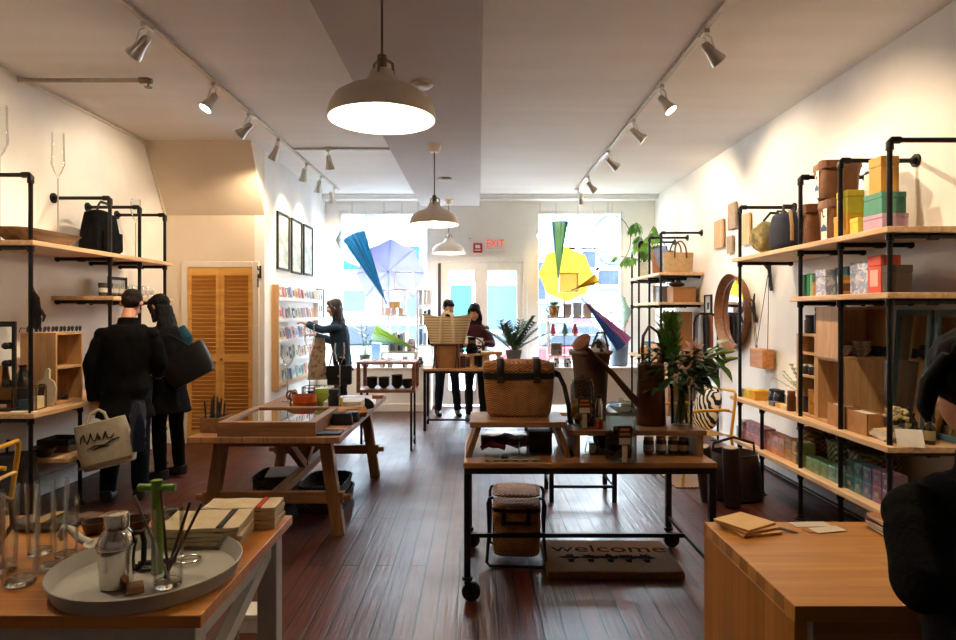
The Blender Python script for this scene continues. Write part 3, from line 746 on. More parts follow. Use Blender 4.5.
# contents
DKP = mat('dark pottery', '2a2522', .5, var=.2)
def bowl_stack(label, x, y, z, r, n, m, rim=None, group=None):
    t = thing('bowl_stack', label, 'bowls', (x, y, z), 0, group)
    for i in range(n):
        zz = i * r * .36
        MB().lathe([(r*.4, zz), (r*.45, zz+.004), (r*.8, zz+r*.4), (r, zz+r*.8), (r*.95, zz+r*.8), (r*.74, zz+r*.42), (r*.3, zz+.016)], 20).build('bowl', m, t)
    return t
def jar(name, label, x, y, z, r, h, m, lidm, group=None, cat='jar'):
    t = thing(name, label, cat, (x, y, z), 0, group)
    MB().lathe([(r*.9, 0), (r, .006), (r, h*.68), (r*.82, h*.8), (r*.8, h*.84)], 20).build('jar_body', m, t)
    MB().lathe([(r*.88, h*.84), (r*.88, h*.98), (r*.8, h)], 20).build('lid', lidm, t)
    return t
STONE = pattern('speckled stoneware', 'noise', ('857a70', 'b5a99b'), (60, 60, 60), .5, .1, ramp=(.4, .6))
GBOWL = 'bowls in the wide ply crate'
for i, (y, r, n, lab, mm) in enumerate([(2.52, .062, 2, 'speckled grey bowls, left stack in the wide ply crate', STONE), (2.645, .068, 3, 'speckled grey bowls, middle and tallest stack in the crate', STONE), (2.765, .058, 2, 'dark bowls, right stack in the wide ply crate', DKP)]):
    bowl_stack(lab, y, 4.405, Z+.4795, r, n, mm, group=GBOWL)
jar('canister', 'dark metal canister on top of the narrow cubby', 2.56, 4.76, Z+.621, .045, .20, mat('gunmetal', '2c2a2a', .35, metal=.5), BLACK, 'canisters on the cubby')
jar('canister', 'dark squat canister beside the tall one on cubby', 2.55, 4.87, Z+.621, .05, .14, DKP, BLACK, 'canisters on the cubby')
NEWSP = pattern('printed wrap', 'voronoi', ('2a2a2a', 'c9c2b4'), (60, 60, 60), .8, 0, ramp=(.2, .5))
for i, y in enumerate((4.88, 4.80, 4.72)):
    jar('candle_jar', 'small dark candle jar, %s from the far side on cubby shelf' % ORD[i], 2.52, y, Z+.3095, .03, .075, DKP, PAPER, 'candle jars in the cubby')
    jar('salt_jar', 'pale ceramic jar, %s from the far side behind the candle jars' % ORD[i], 2.61, y, Z+.3095, .034, .13, mat('pale ceramic', 'c9bda8', .5), PAPER, 'pale jars in the cubby')
tin('amber round tin at the bottom of the narrow cubby', 2.53, 4.77, Z+.019, .05, .09, 'c4893a', 'b5782e', 'tins in the cubby')
tin('second amber round tin stacked in the narrow cubby', 2.53, 4.77, Z+.112, .05, .09, 'cf9a4a', 'b5782e', 'tins in the cubby')
tin('dark tin beside the amber tins in the cubby', 2.53, 4.88, Z+.019, .035, .12, '2a2a32', '1a1a1e', 'tins in the cubby')
rt('printed_box', 'tall newsprint patterned box standing behind the canisters', 'box', 2.72, 4.83, Z+.621, .06, .16, .24, NEWSP)
# drawer boxes of kraft card
for i, (y, lab) in enumerate(((4.36, 'open kraft card box on the mid shelf, far one'), (4.12, 'open kraft card box on the mid shelf, near one'))):
    t = thing('card_box', lab, 'box', (2.50 - .07, y, Z), 0, 'open kraft boxes on the mid shelf')
    w, d, h = .10, .22, .15 - .01*i
    MB().box(-w/2, w/2, -d/2, d/2, 0, .004).box(-w/2, -w/2+.004, -d/2, d/2, .004, h).box(w/2-.004, w/2, -d/2, d/2, .004, h).box(-w/2, w/2, -d/2, -d/2+.004, .004, h).box(-w/2, w/2, d/2-.004, d/2, .004, h).build('box_body', KRAFT, t)
    for k in range(5): MB().cbox((-.035+.016*k, 0, h*.52), (.003, d*.85, h*.9), (0, R(4), 0)).build('card_sheet', PAPER, t)
# notebooks fanned in front, folded card
for i in range(5):
    t = thing('notebook', 'cream notebook, %s from the bottom of fanned pile on mid shelf' % ORD[i], 'notebook', (2.46+.004*i, 3.93-.012*i, Z + .0125*i), R(6*i-10), 'fanned cream notebooks')
    MB().box(-.065, .065, -.09, .09, .0005, .0115).build('pages', PAPER, t)
    MB().box(-.067, .067, -.092, .092, .0115, .0124).box(-.067, .067, -.092, .092, 0, .0005).build('cover', mat('manila', 'c9ac7e', .7), t)
t = MB().prism([(-.06, 0), (-.058, 0), (0, .088), (.058, 0), (.06, 0), (0, .093)], -.07, .07).build('tent_card', PAPER, loc=(2.46, 3.755, Z), rot=(0, 0, R(70)))
tag(t, 'folded white tent card at near end of the mid shelf', 'card')
# dark bottles and a flower posy at the near end
BROWNG = mat('amber glass', '1c120a', .15, var=.1, coat=.5)
for i, (x, y, h, r) in enumerate([(2.60, 3.98, .16, .026), (2.66, 3.92, .20, .028), (2.72, 3.99, .15, .03), (2.62, 3.83, .13, .03), (2.74, 3.86, .22, .028), (2.68, 3.78, .16, .03), (2.80, 3.95, .18, .027)]):
    t = thing('bottle', 'dark apothecary bottle, %s of the dark group on mid shelf' % ORD[i], 'bottle', (x, y, Z), 0, 'dark bottles at the near end of mid shelf')
    MB().lathe([(r*.9, 0), (r, .005), (r, h*.62), (r*.4, h*.76), (r*.38, h*.86)], 16).build('bottle_body', BROWNG, t)
    MB().lathe([(r*.5, h*.86), (r*.5, h), (r*.4, h*1.01)], 14).build('cap', BLACK, t)
    MB().lathe([(r*1.02, h*.15), (r*1.03, h*.16), (r*1.03, h*.5), (r*1.02, h*.51)], 16, cap=False).build('paper_label', mat('ivory label', 'a89a6a', .7), t)
t = thing('flower_posy', 'pale dried flower posy in small jar before dark bottles', 'flowers', (2.52, 3.84, Z))
MB().lathe([(.03, 0), (.034, .006), (.034, .07), (.028, .085), (.03, .09)], 18).build('jar_body', mat('cloudy jar', '8d8a78', .3), t)
f = MB()
for k in range(46):
    a = random.random()*2*PI; r = random.random()**.5*.065; f.ball((r*math.cos(a), r*math.sin(a), .13+.06*random.random()+.03*(1-r/.065)), .011, 6, 4)
f.build('blossom', mat('pale blossom', 'c9bd8e', .8), t)
# far end: soap boxes, dark jars, fern, brown jar
SO = 'soap boxes on the far end of the mid shelf'
for i, (y, c, h, w) in enumerate([(5.93, 'b9b39a', .07, .12), (5.82, 'd9c75a', .08, .10), (5.69, 'd8a02e', .085, .12)]):
    rt('soap_box', ('pale grey soap box at far end of the mid shelf', 'lemon yellow soap box between two others on mid shelf', 'orange-yellow soap box nearest on the mid shelf')[i], 'box', 2.46, y, Z, w, .11, h, c, group=SO)
rt('soap_box', 'second orange-yellow soap box behind the nearest one', 'box', 2.60, 5.72, Z, .12, .11, .085, 'd8a02e', group=SO)
for i, y in enumerate((5.50, 5.41)):
    jar('dark_jar', 'glossy navy jar, %s of two beside the soap boxes' % ('far one', 'near one')[i], 2.56, y, Z, .05, .12, mat('navy glaze', '15192e', .25, coat=.5), BLACK, 'navy jars')
def fern(l, st, ph):
    for k in range(52):
        a = random.random()*2*PI; el = R(random.uniform(30, 88)); L = random.uniform(.16, .31)
        d = Vector((math.cos(a)*math.cos(el), math.sin(a)*math.cos(el), math.sin(el)))
        base = Vector((0, 0, ph*.85))
        for q in range(6):
            p = base + d * L * (.3+.13*q)
            for s_ in (-1, 1):
                l.leaf(p, d*.6 + s_*Vector((-math.sin(a), math.cos(a), .1)), .048, .02, n=2)
        st.cyl(base, base + d*L, .0018, n=4)
pot_plant('fern_pot', 'feathery green plant in pot beside the dark jars', 2.62, 5.24, Z, .055, .10, mat('dark pot', '38342f', .6), fern, mat('fern green', '86ad34', .6, var=.3))
jar('spice_jar', 'brown lidded glass jar left of the narrow cubby', 2.47, 5.05, Z, .035, .16, mat('brown spices', '4a2a1a', .3, var=.4, sc=60), mat('wood lid', '7a4a2a'), None)
for i, y in enumerate((5.33, 5.21, 5.12)):
    rt('soap_bar', 'small cream wrapped soap bar, %s from the far end on mid shelf' % ORD[i], 'soap', 2.43, y, Z, .06, .085, .035, ('5c5f6a', 'c9a04a', 'd6c9a0')[i], lid=False, group='wrapped soaps')
rt('gift_box', 'green gift box at the wall behind the fern on mid shelf', 'box', 2.875, 5.06, Z, .12, .18, .27, '2c6a4a')
# mirrors standing at the near end
def stand_mirror(label, x, y, z, w, h, fm, rz, tilt):
    t = thing('standing_mirror', label, 'mirror', (x, y, z), rz)
    k = MB().at(rx=tilt)
    fw = .035
    k.box(-w/2, -w/2+fw, -.012, .012, 0, h).box(w/2-fw, w/2, -.012, .012, 0, h).box(-w/2+fw, w/2-fw, -.012, .012, 0, fw).box(-w/2+fw, w/2-fw, -.012, .012, h-fw, h)
    k.build('frame', fm, t, bev=.003)
    MB().at(rx=tilt).box(-w/2+fw, w/2-fw, -.002, .002, fw, h-fw).build('mirror_glass', MIRROR, t)
    return t
BLFR = mat('pale blue paint', '5f8592', .5, var=.15)
stand_mirror('pale blue framed mirror leaning on wall above mid shelf', 2.85, 4.235, Z, .34, .80, BLFR, R(-90), R(-4))
stand_mirror('second pale blue framed mirror nearer on the mid shelf', 2.85, 3.88, Z, .30, .80, BLFR, R(-90), R(-4))
# ------------------------------------------------------------------ right shelf: bottom board of candle boxes
Z = ZR['low']
FROST = {}
def candle_box(label, x, y, z, w, d, h, c, group):
    t = thing('candle_box', label, 'candle box', (x, y, z), 0, group)
    m = mat('frosted ' + c, c, .25, var=.15, sc=25, coat=.4)
    MB().box(-w/2, w/2, -d/2, d/2, 0, h*.96).build('box_body', m, t, bev=.004)
    MB().box(-w/2+.004, w/2-.004, -d/2+.004, d/2-.004, h*.96, h).build('lid', mat('lid ' + c, tuple(min(1, v*1.35+.02) for v in lin(c)[:3]), .4, var=.05), t)
    MB().box(-w/2-.002, -w/2-.0003, -d*.2, d*.2, h*.34, h*.64).build('paper_label', mat('label grey', '8a857e', .7), t)
    return t
rows = [  # colour word, colour, y start, y step, count, levels, height, group
    ('pale blue', '8ea5b5', 6.00, .10, 1, 1, .10), ('pink', 'c07a86', 5.90, .10, 5, 2, .085), ('orange', 'b9714a', 5.37, .11, 3, 1, .16),
    ('amber', 'b5894a', 5.04, .11, 2, 2, .085), ('pale green', '9aa676', 4.86, .10, 1, 2, .09), ('sage green', '6f8f66', 4.72, .10, 3, 1, .10),
    ('sea green', '6d938a', 4.42, .10, 2, 1, .105), ('teal', '3f6a68', 4.21, .095, 2, 2, .095), ('slate blue', '3f5570', 4.02, .10, 1, 2, .095), ('mauve', '7a5468', 3.92, .095, 2, 2, .10)]
for (cw, c, ys, st, n, lv, h) in rows:
    for j in range(n):
        for k in range(lv):
            lab = '%s candle box on low right shelf' % cw
            if n > 1: lab += ', %s from the far end' % ORD[j]
            if lv > 1: lab += (', lower' if k == 0 else ', upper') + ' of two'
            candle_box(lab, 2.455, ys - st*j, Z + k*(h+.001), .10, st*.94, h, c, 'candle boxes on the low right shelf')
OLIVE = weave('olive basket weave', '3a3418', '7a6f3c', 120, 160)
for i, (y, h, lab) in enumerate(((5.03, .24, 'kraft brown basket at back of the low right shelf'), (4.60, .235, 'olive woven basket, far one at back of low shelf'), (4.33, .22, 'olive woven basket, near one at back of low shelf'))):
    t = thing('woven_basket', lab, 'basket', (2.70, y, Z), 0, 'baskets at the back of the low shelf')
    mm = OLIVE if i else weave('kraft basket weave', '5a3f20', '9a7444', 120, 160)
    k = MB(); bag_body(k, .28, .24, h, 1.06); k.build('basket_body', mm, t)
    MB().tube([(.15*math.cos(a)*(abs(math.cos(a))**3.2+abs(math.sin(a))**3.2)**(-1/3.2), .13*math.sin(a)*(abs(math.cos(a))**3.2+abs(math.sin(a))**3.2)**(-1/3.2), h) for a in [2*PI*q/24 for q in range(24)]], .009, 6, loop=True).build('rim', mm, t)
# radiator box on the wall
rd = thing('baseboard_heater', 'long white heater along right wall under the low shelf', 'heater', (2.88, 5.2, 0))
MB().box(-.05, .038, -1.5, 1.5, .02, .20).prism([(-.05, .20), (.038, .20), (.038, .235), (-.02, .235)], -1.5, 1.5).build('heater_cover', mat('heater enamel', (.62, .58, .52), .5), rd, bev=.004)
MB().box(-.052, -.0505, -1.45, 1.45, .175, .19).box(-.052, -.0505, -1.45, 1.45, .03, .05).build('vent_slot', BLACK, rd)

# keep the goods behind the posts and resting just on their boards
def settle(pred, limit=None, lift=.0012):
    bpy.context.view_layer.update()
    for o in list(bpy.data.objects):
        if o.parent or not o.get('category') or o.get('kind') or not pred(o): continue
        ms = [c for c in [o] + o.children_recursive if c.type == 'MESH']
        if limit:
            x0 = min((c.matrix_world @ Vector(b)).x for c in ms for b in c.bound_box)
            if x0 < limit: o.location.x += limit - x0
        o.location.z += lift
settle(lambda o: 2.38 < o.location.x < 2.94 and 3.6 < o.location.y < 6.2 and 'shelf' not in o.name and o.location.z > .3, 2.45)
# ------------------------------------------------------------------ things on and near the walls
# round bent-ply mirror, right wall
t = thing('round_mirror', 'large round mirror in deep bent-ply frame on right wall', 'mirror', (2.938, 7.22, 1.56), 0)
k = MB(); k.m = T(ry=R(-90))
k.lathe([(.36, .004), (.395, .004), (.435, .10), (.43, .105), (.38, .03), (.36, .03)], 56, loop=True).build('frame', wood('walnut ply', '6e4426', '8e5c36', 'y', .5), t)
k = MB(); k.m = T(ry=R(-90)); k.lathe([(.362, .016), (.362, .02)], 56).build('mirror_glass', MIRROR, t)
# antler hooks, cords and hanging wooden block planter
ANT = mat('dark bronze twig', '241812', .6, var=.3)
def twig(label, y, z, s, rz=0):
    o = MB().tube([(0, 0, -.16*s), (-.015, .01, 0), (-.02, 0, .12*s), (-.015, -.01, .22*s)], [.017, .019, .014, .007], 8).tube([(-.017, 0, .0), (-.04, .05*s, .05*s), (-.045, .06*s, .10*s)], [.014, .010, .006], 7).tube([(-.015, 0, -.03), (-.05, -.04*s, .0), (-.07, -.05*s, .05*s)], [.014, .010, .006], 7).tube([(-.02, 0, .1*s), (-.04, .035*s, .15*s)], [.012, .006], 6).build('twig_hook', ANT, loc=(2.92, y, z))
    return tag(o, label, 'wall hook', 'bronze twig hooks on the right wall')
twig('larger dark twig-shaped wall hook above the hanging planter', 6.34, 1.97, 1.25)
twig('smaller dark twig-shaped wall hook left of the larger one', 6.70, 1.58, .8)
p = thing('hanging_planter', 'tan wooden block planter hanging from cords on right wall', 'planter', (2.86, 6.42, 1.0))
MB().box(-.06, .06, -.15, .15, 0, .19).build('planter_box', wood('cedar', 'a8683a', 'c78a54', 'y', .6), p, bev=.008)
for (a, b) in (((.0, -.13, .19), (.03, -.09, .93)), ((.0, .13, .19), (.03, -.07, .93)), ((0, .10, .19), (.035, .27, .57)), ((0, .14, .19), (.035, .29, .57))):
    MB().cyl(a, b, .004, n=6).build('cord', mat('leather cord', '4a3626', .8), p)
# small frames on the right wall
def framed(name, label, x, y, z, w, h, fm, inner, sgn=-1, th=.025, fw=.02, deco=None, group=None):
    "picture hung on a side wall; sgn -1: faces -x"
    t = thing(name, label, 'picture', (x, y, z), 0, group)
    a, b = (0, th) if sgn > 0 else (-th, 0)
    MB().box(a, b, -w/2, -w/2+fw, -h/2, h/2).box(a, b, w/2-fw, w/2, -h/2, h/2).box(a, b, -w/2+fw, w/2-fw, -h/2, -h/2+fw).box(a, b, -w/2+fw, w/2-fw, h/2-fw, h/2).build('frame', fm, t, bev=.002)
    c = (.3*th if sgn > 0 else -.3*th)
    MB().box(min(c, c+sgn*.003), max(c, c+sgn*.003), -w/2+fw, w/2-fw, -h/2+fw, h/2-fw).build('print', inner, t)
    if deco:
        k = MB(); cx = c + sgn*.0045
        for (y0, y1, z0, z1) in deco: k.box(min(cx, cx-sgn*.001), max(cx, cx-sgn*.001), w*y0, w*y1, h*z0, h*z1)
        k.build('printed_mark', BLACK, t)
    return t
framed('picture_frame', 'small black framed print near the round mirror', 2.938, 8.10, 1.60, .24, .36, BLACK, mat('grey print', (.5, .5, .52), .6, var=.3, sc=9), deco=[(-.15, .15, -.02, .22), (-.2, .2, -.25, -.18)])
LIN = mat('linen canvas', '9c8a78', .9, var=.15)
for (lab, y, z, w, h) in (('bare wooden panel left of the others above the mirror', 7.70, 2.50, .28, .34), ('pale wooden panel high above the round mirror', 7.30, 2.66, .22, .30), ('bare wooden panel nearest the long pipe shelf', 6.92, 2.46, .20, .34), ('small pale panel just below the high one', 7.36, 2.34, .16, .20)):
    t = thing('wood_panel', lab, 'wall panel', (2.938, y, z), 0, 'wooden panels on the right wall')
    MB().box(-.012, 0, -w/2+.02, w/2-.02, -h/2+.02, h/2-.02).build('cleat', DKWOOD, t)
    MB().box(-.035, -.012, -w/2, w/2, -h/2, h/2).build('panel_face', PLY if 'pale' not in lab else LIN, t, bev=.002)
# three black frames on the left front wall, plus the small one by the rack
GREYP = pattern('botanical print', 'noise', ('cfd6c8', 'a9b8ae'), (5, 5, 9), .6, 0, ramp=(.45, .62))
for i, (y0, y1, z0, z1) in enumerate(((8.02, 8.52, 2.10, 2.84), (8.62, 9.12, 2.09, 2.84), (9.22, 9.72, 2.10, 2.84))):
    framed('picture_frame', 'tall black framed pale print, %s from the closet door' % ORD[i], -2.538, (y0+y1)/2, (z0+z1)/2, y1-y0, z1-z0, BLACK, GREYP, 1, fw=.028, group='three black framed prints on left front wall')
framed('picture_frame', 'small dark framed print with blue shapes beyond card rack', -2.538, 10.2, 1.70, .42, .46, BLACK, mat('white print', (.75, .78, .82), .6, var=.05), 1, deco=[(-.3, -.05, .1, .3), (.05, .3, .12, .3), (-.28, -.04, -.3, -.06), (.04, .3, -.28, -.08)])
# greeting card rack
rk = thing('card_rack', 'white wall rack of five card ledges with wooden ends', 'card rack', (-2.538, 7.85, 0))
L = 1.95
MB().box(0, .085, -.012, .012, .58, 1.90).build('end_board', PLY, rk, bev=.002)
MB().box(0, .085, L-.012, L+.012, .60, 1.90).build('end_board', TRIMW, rk, bev=.002)
MB().box(0, .012, .013, L-.013, .60, 1.90).build('back_board', TRIMW, rk)
ZC = [1.72, 1.453, 1.187, .92, .653]
for z in ZC:
    MB().box(.013, .08, .013, L-.013, z-.016, z).box(.074, .08, .013, L-.013, z, z+.028).build('card_ledge', PLY if z < .7 else TRIMW, rk)
cc_ = [('white', 'e6e2da'), ('cream', 'd8cdb4'), ('grey', '8c8f98'), ('black', '2c2c34'), ('pink', 'cf8f96'), ('teal', '4f9290'), ('blue', '5b76a8'), ('red', 'b4473c'), ('kraft', 'a9794b'), ('yellow', 'd6b04c')]
rw = ['top', 'second', 'middle', 'fourth', 'bottom']
random.seed(5)
for r_ in range(5):
    for i in range(13):
        wgt = [6, 4, 2, 2, 2, 1, 2, 1.4, 1, 1]
        cw, ch = random.choices(cc_, wgt)[0]; dw, dh = random.choices(cc_, [1, 1, 2, 4, 2, 2, 2, 3, 1, 1])[0]
        if dw == cw: dw, dh = cc_[3] if cw != 'black' else cc_[0]
        h = random.uniform(.15, .18); w_ = random.uniform(.09, .115); y = 7.85 + .09 + i*.145
        t = thing('greeting_card', '%s greeting card with %s motif, %s on the %s ledge' % (cw, dw, ORD[i], rw[r_]), 'greeting card', (-2.495, y, ZC[r_]+.001), 0, 'greeting cards on the wall rack')
        k = MB().at(ry=R(-8))
        k.box(-.0015, .0015, -w_/2, w_/2, 0, h).build('card_sheet', colmat(ch), t)
        k = MB().at(ry=R(-8)); q = random.random()
        if q < .4: k.box(.0018, .0026, -w_*.3, w_*.3, h*.3, h*.75)
        elif q < .7: k.prism([(w_*.34*math.cos(a), h*.55+w_*.34*math.sin(a)) for a in [2*PI*z/12 for z in range(12)]], .0018, .0026, 'x')
        else: k.box(.0018, .0026, -w_*.45, w_*.05, h*.08, h*.92).box(.0018, .0026, w_*.15, w_*.4, h*.3, h*.4)
        k.build('printed_motif', colmat(dh), t)
# hook with keys beside the closet casing, thermostat, fire alarm, exit sign
t = thing('coat_hook', 'black double hook with keys right of the closet door', 'hook', (-2.595, 7.578, 2.02))
MB().box(-.02, .02, -.01, 0, -.06, .09).build('hook_plate', BLACK, t, bev=.003)
MB().tube([(-.0, -.01, .05), (0, -.06, .04), (0, -.075, .08)], .008, 7).tube([(0, -.01, -.03), (0, -.045, -.05), (0, -.055, -.01)], .008, 7).build('hook_arm', BLACK, t)
MB().tube([(0.01*math.cos(a), -.052, -.05+.022*math.sin(a)) for a in [2*PI*q/14 for q in range(14)]], .003, 5, loop=True).box(-.012, .004, -.054, -.050, -.17, -.07).build('keys', BLACK, t)
t = thing('exit_sign', 'white exit sign with red letters above the street door', 'sign', (.285, 10.598, 2.69))
MB().box(-.15, .15, -.04, 0, -.085, .10).box(-.17, .17, -.05, 0, -.105, -.087).build('sign_housing', TRIMW, t, bev=.004)
def lettering(txt, size, m, parent, loc, rot, ext=.002, name='lettering', al='CENTER', sx=1):
    cu = bpy.data.curves.new(name, 'FONT'); cu.body = txt; cu.size = size; cu.extrude = ext; cu.align_x = al; cu.align_y = 'CENTER'
    cu.materials.append(m); o = bpy.data.objects.new(name, cu); COL.objects.link(o)
    if parent: o.parent = parent
    o.location = loc; o.rotation_euler = rot; o.scale = (sx, 1, 1)
    dg = bpy.context.evaluated_depsgraph_get(); me = bpy.data.meshes.new_from_object(o.evaluated_get(dg))
    n = bpy.data.objects.new(name, me); COL.objects.link(n); n.parent = parent; n.location = loc; n.rotation_euler = rot; n.scale = (sx, 1, 1)
    bpy.data.objects.remove(o); n.name = name
    return n
lettering('EXIT', .185, glow('exit red', (.75, .04, .02), .8), t, (0, -.043, .0), (R(90), 0, 0), sx=.8)
t = thing('fire_alarm', 'red fire alarm box beside the exit sign', 'fire alarm', (-.005, 10.598, 2.62))
MB().box(-.075, .075, -.05, 0, -.075, .08).build('alarm_box', mat('alarm red', 'a8201c', .4), t, bev=.008)
MB().box(-.04, .04, -.056, -.05, -.005, .05).box(-.05, .05, -.055, -.05, -.045, -.025).build('alarm_plate', TRIMW, t)
t = thing('wall_sensor', 'small white wall sensor left of the fire alarm', 'sensor', (-.13, 10.598, 2.80))
MB().box(-.045, .045, -.03, 0, -.06, .06).build('sensor_case', TRIMW, t, bev=.01)
MB().ball((0, -.03, -.02), .016).build('sensor_lens', mat('grey lens', (.4, .4, .4), .3), t)

# ------------------------------------------------------------------ far right pipe shelf
Z = ZF['top']
def tote(name, label, x, y, z, w, d, h, m, hm, rz=0, hh=.16, cat='tote bag', taper=1.08):
    t = thing(name, label, cat, (x, y, z), rz)
    k = MB(); bag_body(k, w, d, h, taper); k.build('bag_body', m, t)
    for s_ in (-1, 1):
        k = MB(); yy = s_*d/2*taper*.98
        k.tube([(-w*.22, yy*1.02, h*.72), (-w*.21, yy*1.04, h)] + [(w*.21*math.cos(a)*-1, yy*(1-.2*math.sin(a)), h+hh*math.sin(a)) for a in [PI*q/8 for q in range(1, 8)]] + [(w*.21, yy*1.04, h), (w*.22, yy*1.02, h*.72)], .011, 7).build('handle', hm, t)
    return t
CANV = mat('natural canvas', 'b79a72', .9, var=.12, bump=.3, bsc=80)
tote('tote_bag', 'beige canvas tote with brown handles on the top far shelf', 2.66, 8.47, Z, .38, .14, .27, CANV, mat('brown strap', '5d3a22'), R(8), .15)
t = tote('paper_bag', 'brown bag with navy bandana on the top far shelf', 2.60, 8.98, Z, .28, .22, .34, mat('warm kraft', '8e5f3a', .8, bump=.2), LEATHER, R(-20), .06)
MB().prism([(-.12, .36), (.04, .40), (.12, .20), (.02, .02), (-.06, .14)], -.15, -.125).build('bandana', pattern('navy print', 'voronoi', ('1a2350', '7884a8'), (40, 40, 40), .8, 0, ramp=(.15, .3)), t)
def monstera(l, st, ph):
    for k in range(22):
        a = k*2.4; el = R(random.uniform(5, 85)); L_ = random.uniform(.20, .50)
        e = Vector((min(.22, math.cos(a)*math.cos(el)*L_), math.sin(a)*math.cos(el)*L_, ph + math.sin(el)*L_*1.45))
        st.tube([(0, 0, ph*.85), (e.x*.4, e.y*.4, ph+(e.z-ph)*.7), e], .005, 5)
        d = Vector((e.x, e.y, -.15)).normalized(); ww = random.uniform(.16, .24)
        # split leaf: a heart blade cut into fingers
        for q in range(-3, 4):
            ang = q * .42; dd = Matrix.Rotation(ang, 3, 'Z') @ d
            l.leaf(e + Vector((0, 0, .002*q)), dd, min(ww*(1.15-.10*abs(q)), max(.05, (.385-e.x)/max(.2, dd.x+.25))) if dd.x > -.2 else ww*(1.15-.10*abs(q)), ww*.36, n=4, bend=.3, fold=.12)
pot_plant('monstera_plant', 'monstera in white pot at the end of the far shelf', 2.53, 9.72, Z, .09, .24, mat('white glaze pot', (.75, .75, .74), .4), monstera, lm=mat('monstera green', '5a8a2c', .45, var=.35, sc=8), cat='potted plant')
def trail(l, st, ph):
    for k in range(3):
        a = -2.0 + k*1.2; pts = [Vector((.05*math.cos(a), .05*math.sin(a), ph))]
        for q in range(7): pts.append(pts[-1] + Vector((.035*math.cos(a)*(1 if q < 3 else .2), .035*math.sin(a)*(1 if q < 3 else .2), .03 if q < 2 else -.07)))
        st.tube(pts, .003, 5)
        for q in range(1, 8): 
            for s_ in (-1, 1): l.leaf(pts[q], Vector((math.cos(a+s_*1.3), math.sin(a+s_*1.3), -.4)), .09, .06, n=3)
    for k in range(14):
        a = random.random()*6.28; l.leaf((0, 0, ph), (math.cos(a), math.sin(a), random.uniform(.3, 1.5)), random.uniform(.08, .16), .05, n=3)
pot_plant('ivy_pot', 'small trailing plant in pot behind the beige tote', 2.78, 9.25, Z, .06, .11, mat('white glaze pot', (.75, .75, .74), .4), trail)
Z = ZF['two']
rt('storage_box', 'kraft card box with lid on the second far shelf', 'box', 2.72, 8.52, Z, .30, .26, .20, 'a0703f', group='boxes on the second far shelf')
rt('storage_box', 'pale grey upright box behind the kraft box', 'box', 2.60, 8.85, Z, .22, .16, .22, '9a9aa2', group='boxes on the second far shelf')
rt('storage_box', 'white upright box at the back of the second far shelf', 'box', 2.60, 9.15, Z, .22, .18, .24, 'c9c6c0', group='boxes on the second far shelf')
t = thing('leather_pouch', 'brown leather pouch lying on kraft box at far shelf', 'pouch', (2.66, 8.52, Z+.2025), R(20))
k = MB(); k.ball((0, 0, .035), (.12, .07, .035)); k.build('pouch_body', mat('cognac leather', '5a3018', .5), t)
MB().tube([(-.05, 0, .065), (-.03, 0, .11), (.03, 0, .11), (.05, 0, .065)], .007, 7).build('handle', LEATHER, t)
# tall kraft cartons on the floor below and ledge at .93
for i, (x, y, w, d, h, c, lab) in enumerate(((2.70, 8.62, .34, .34, .62, 'a06a38', 'tall kraft carton under far shelf, top one'), (2.70, 8.62, .36, .36, .58, '8f5c30', 'tall kraft carton under far shelf, bottom one'), (2.66, 9.08, .30, .30, 1.1, 'b27c46', 'narrow upright kraft carton behind the stacked cartons'))):
    rt('carton', lab, 'carton', x, y, (.582, 0, 0)[i], w, d, h, c, group='kraft cartons under the far shelf')
rt('carton', 'short kraft carton topmost of the stack below far shelf', 'carton', 2.70, 8.62, 1.204, .30, .30, .36, 'a8733f', group='kraft cartons under the far shelf')
jar('amber_jar', 'amber yellow jar on the low ledge near right window', 2.47, 9.52, ZF['mid'], .05, .13, mat('amber fill', 'c98a20', .3), PAPER, None)
rt('gift_box', 'blue-grey box beside the amber jar on the low ledge', 'box', 2.60, 9.72, ZF['mid'], .16, .16, .18, '7b8aa0')
# garment rack with hanging pieces
g = thing('garment_rack', 'black bent pipe garment rack by the right wall', 'rack', (2.62, 7.75, 0))
MB().tube([(0, -.02, 0), (0, -.02, 1.42), (.02, -.02, 1.50), (.08, -.02, 1.54), (.22, -.02, 1.54), (.27, -.02, 1.50), (.29, -.02, 1.42), (.29, -.02, 0)], .014, 10).lathe([(.05, 0), (.05, .01), (.02, .014)], 14, c=(0, -.02, 0)).lathe([(.05, 0), (.05, .01), (.02, .014)], 14, c=(.25, -.02, 0)).build('rack_frame', PIPE, g)
for i, (x, c, lab, w) in enumerate(((2.70, '8b8f93', 'pale grey scarf hanging from the black garment rack', .05), (2.76, '3a3f48', 'charcoal scarf hanging mid way on the garment rack', .05), (2.82, '9a5f42', 'rust scarf hanging nearest the wall on garment rack', .05))):
    rg = []
    for j in range(7):
        zz = 1.525 - j*.115; rg.append([(x + w/2*math.cos(2*PI*q/10)*(1+.15*math.sin(j*2+q)), 7.73 + .055*math.sin(2*PI*q/10)*(1+.1*j), zz) for q in range(10)])
    o = MB().loft(rg).build('scarf', mat('scarf ' + c, c, .95, bump=.3)); tag(o, lab, 'scarf', 'scarves on the garment rack')

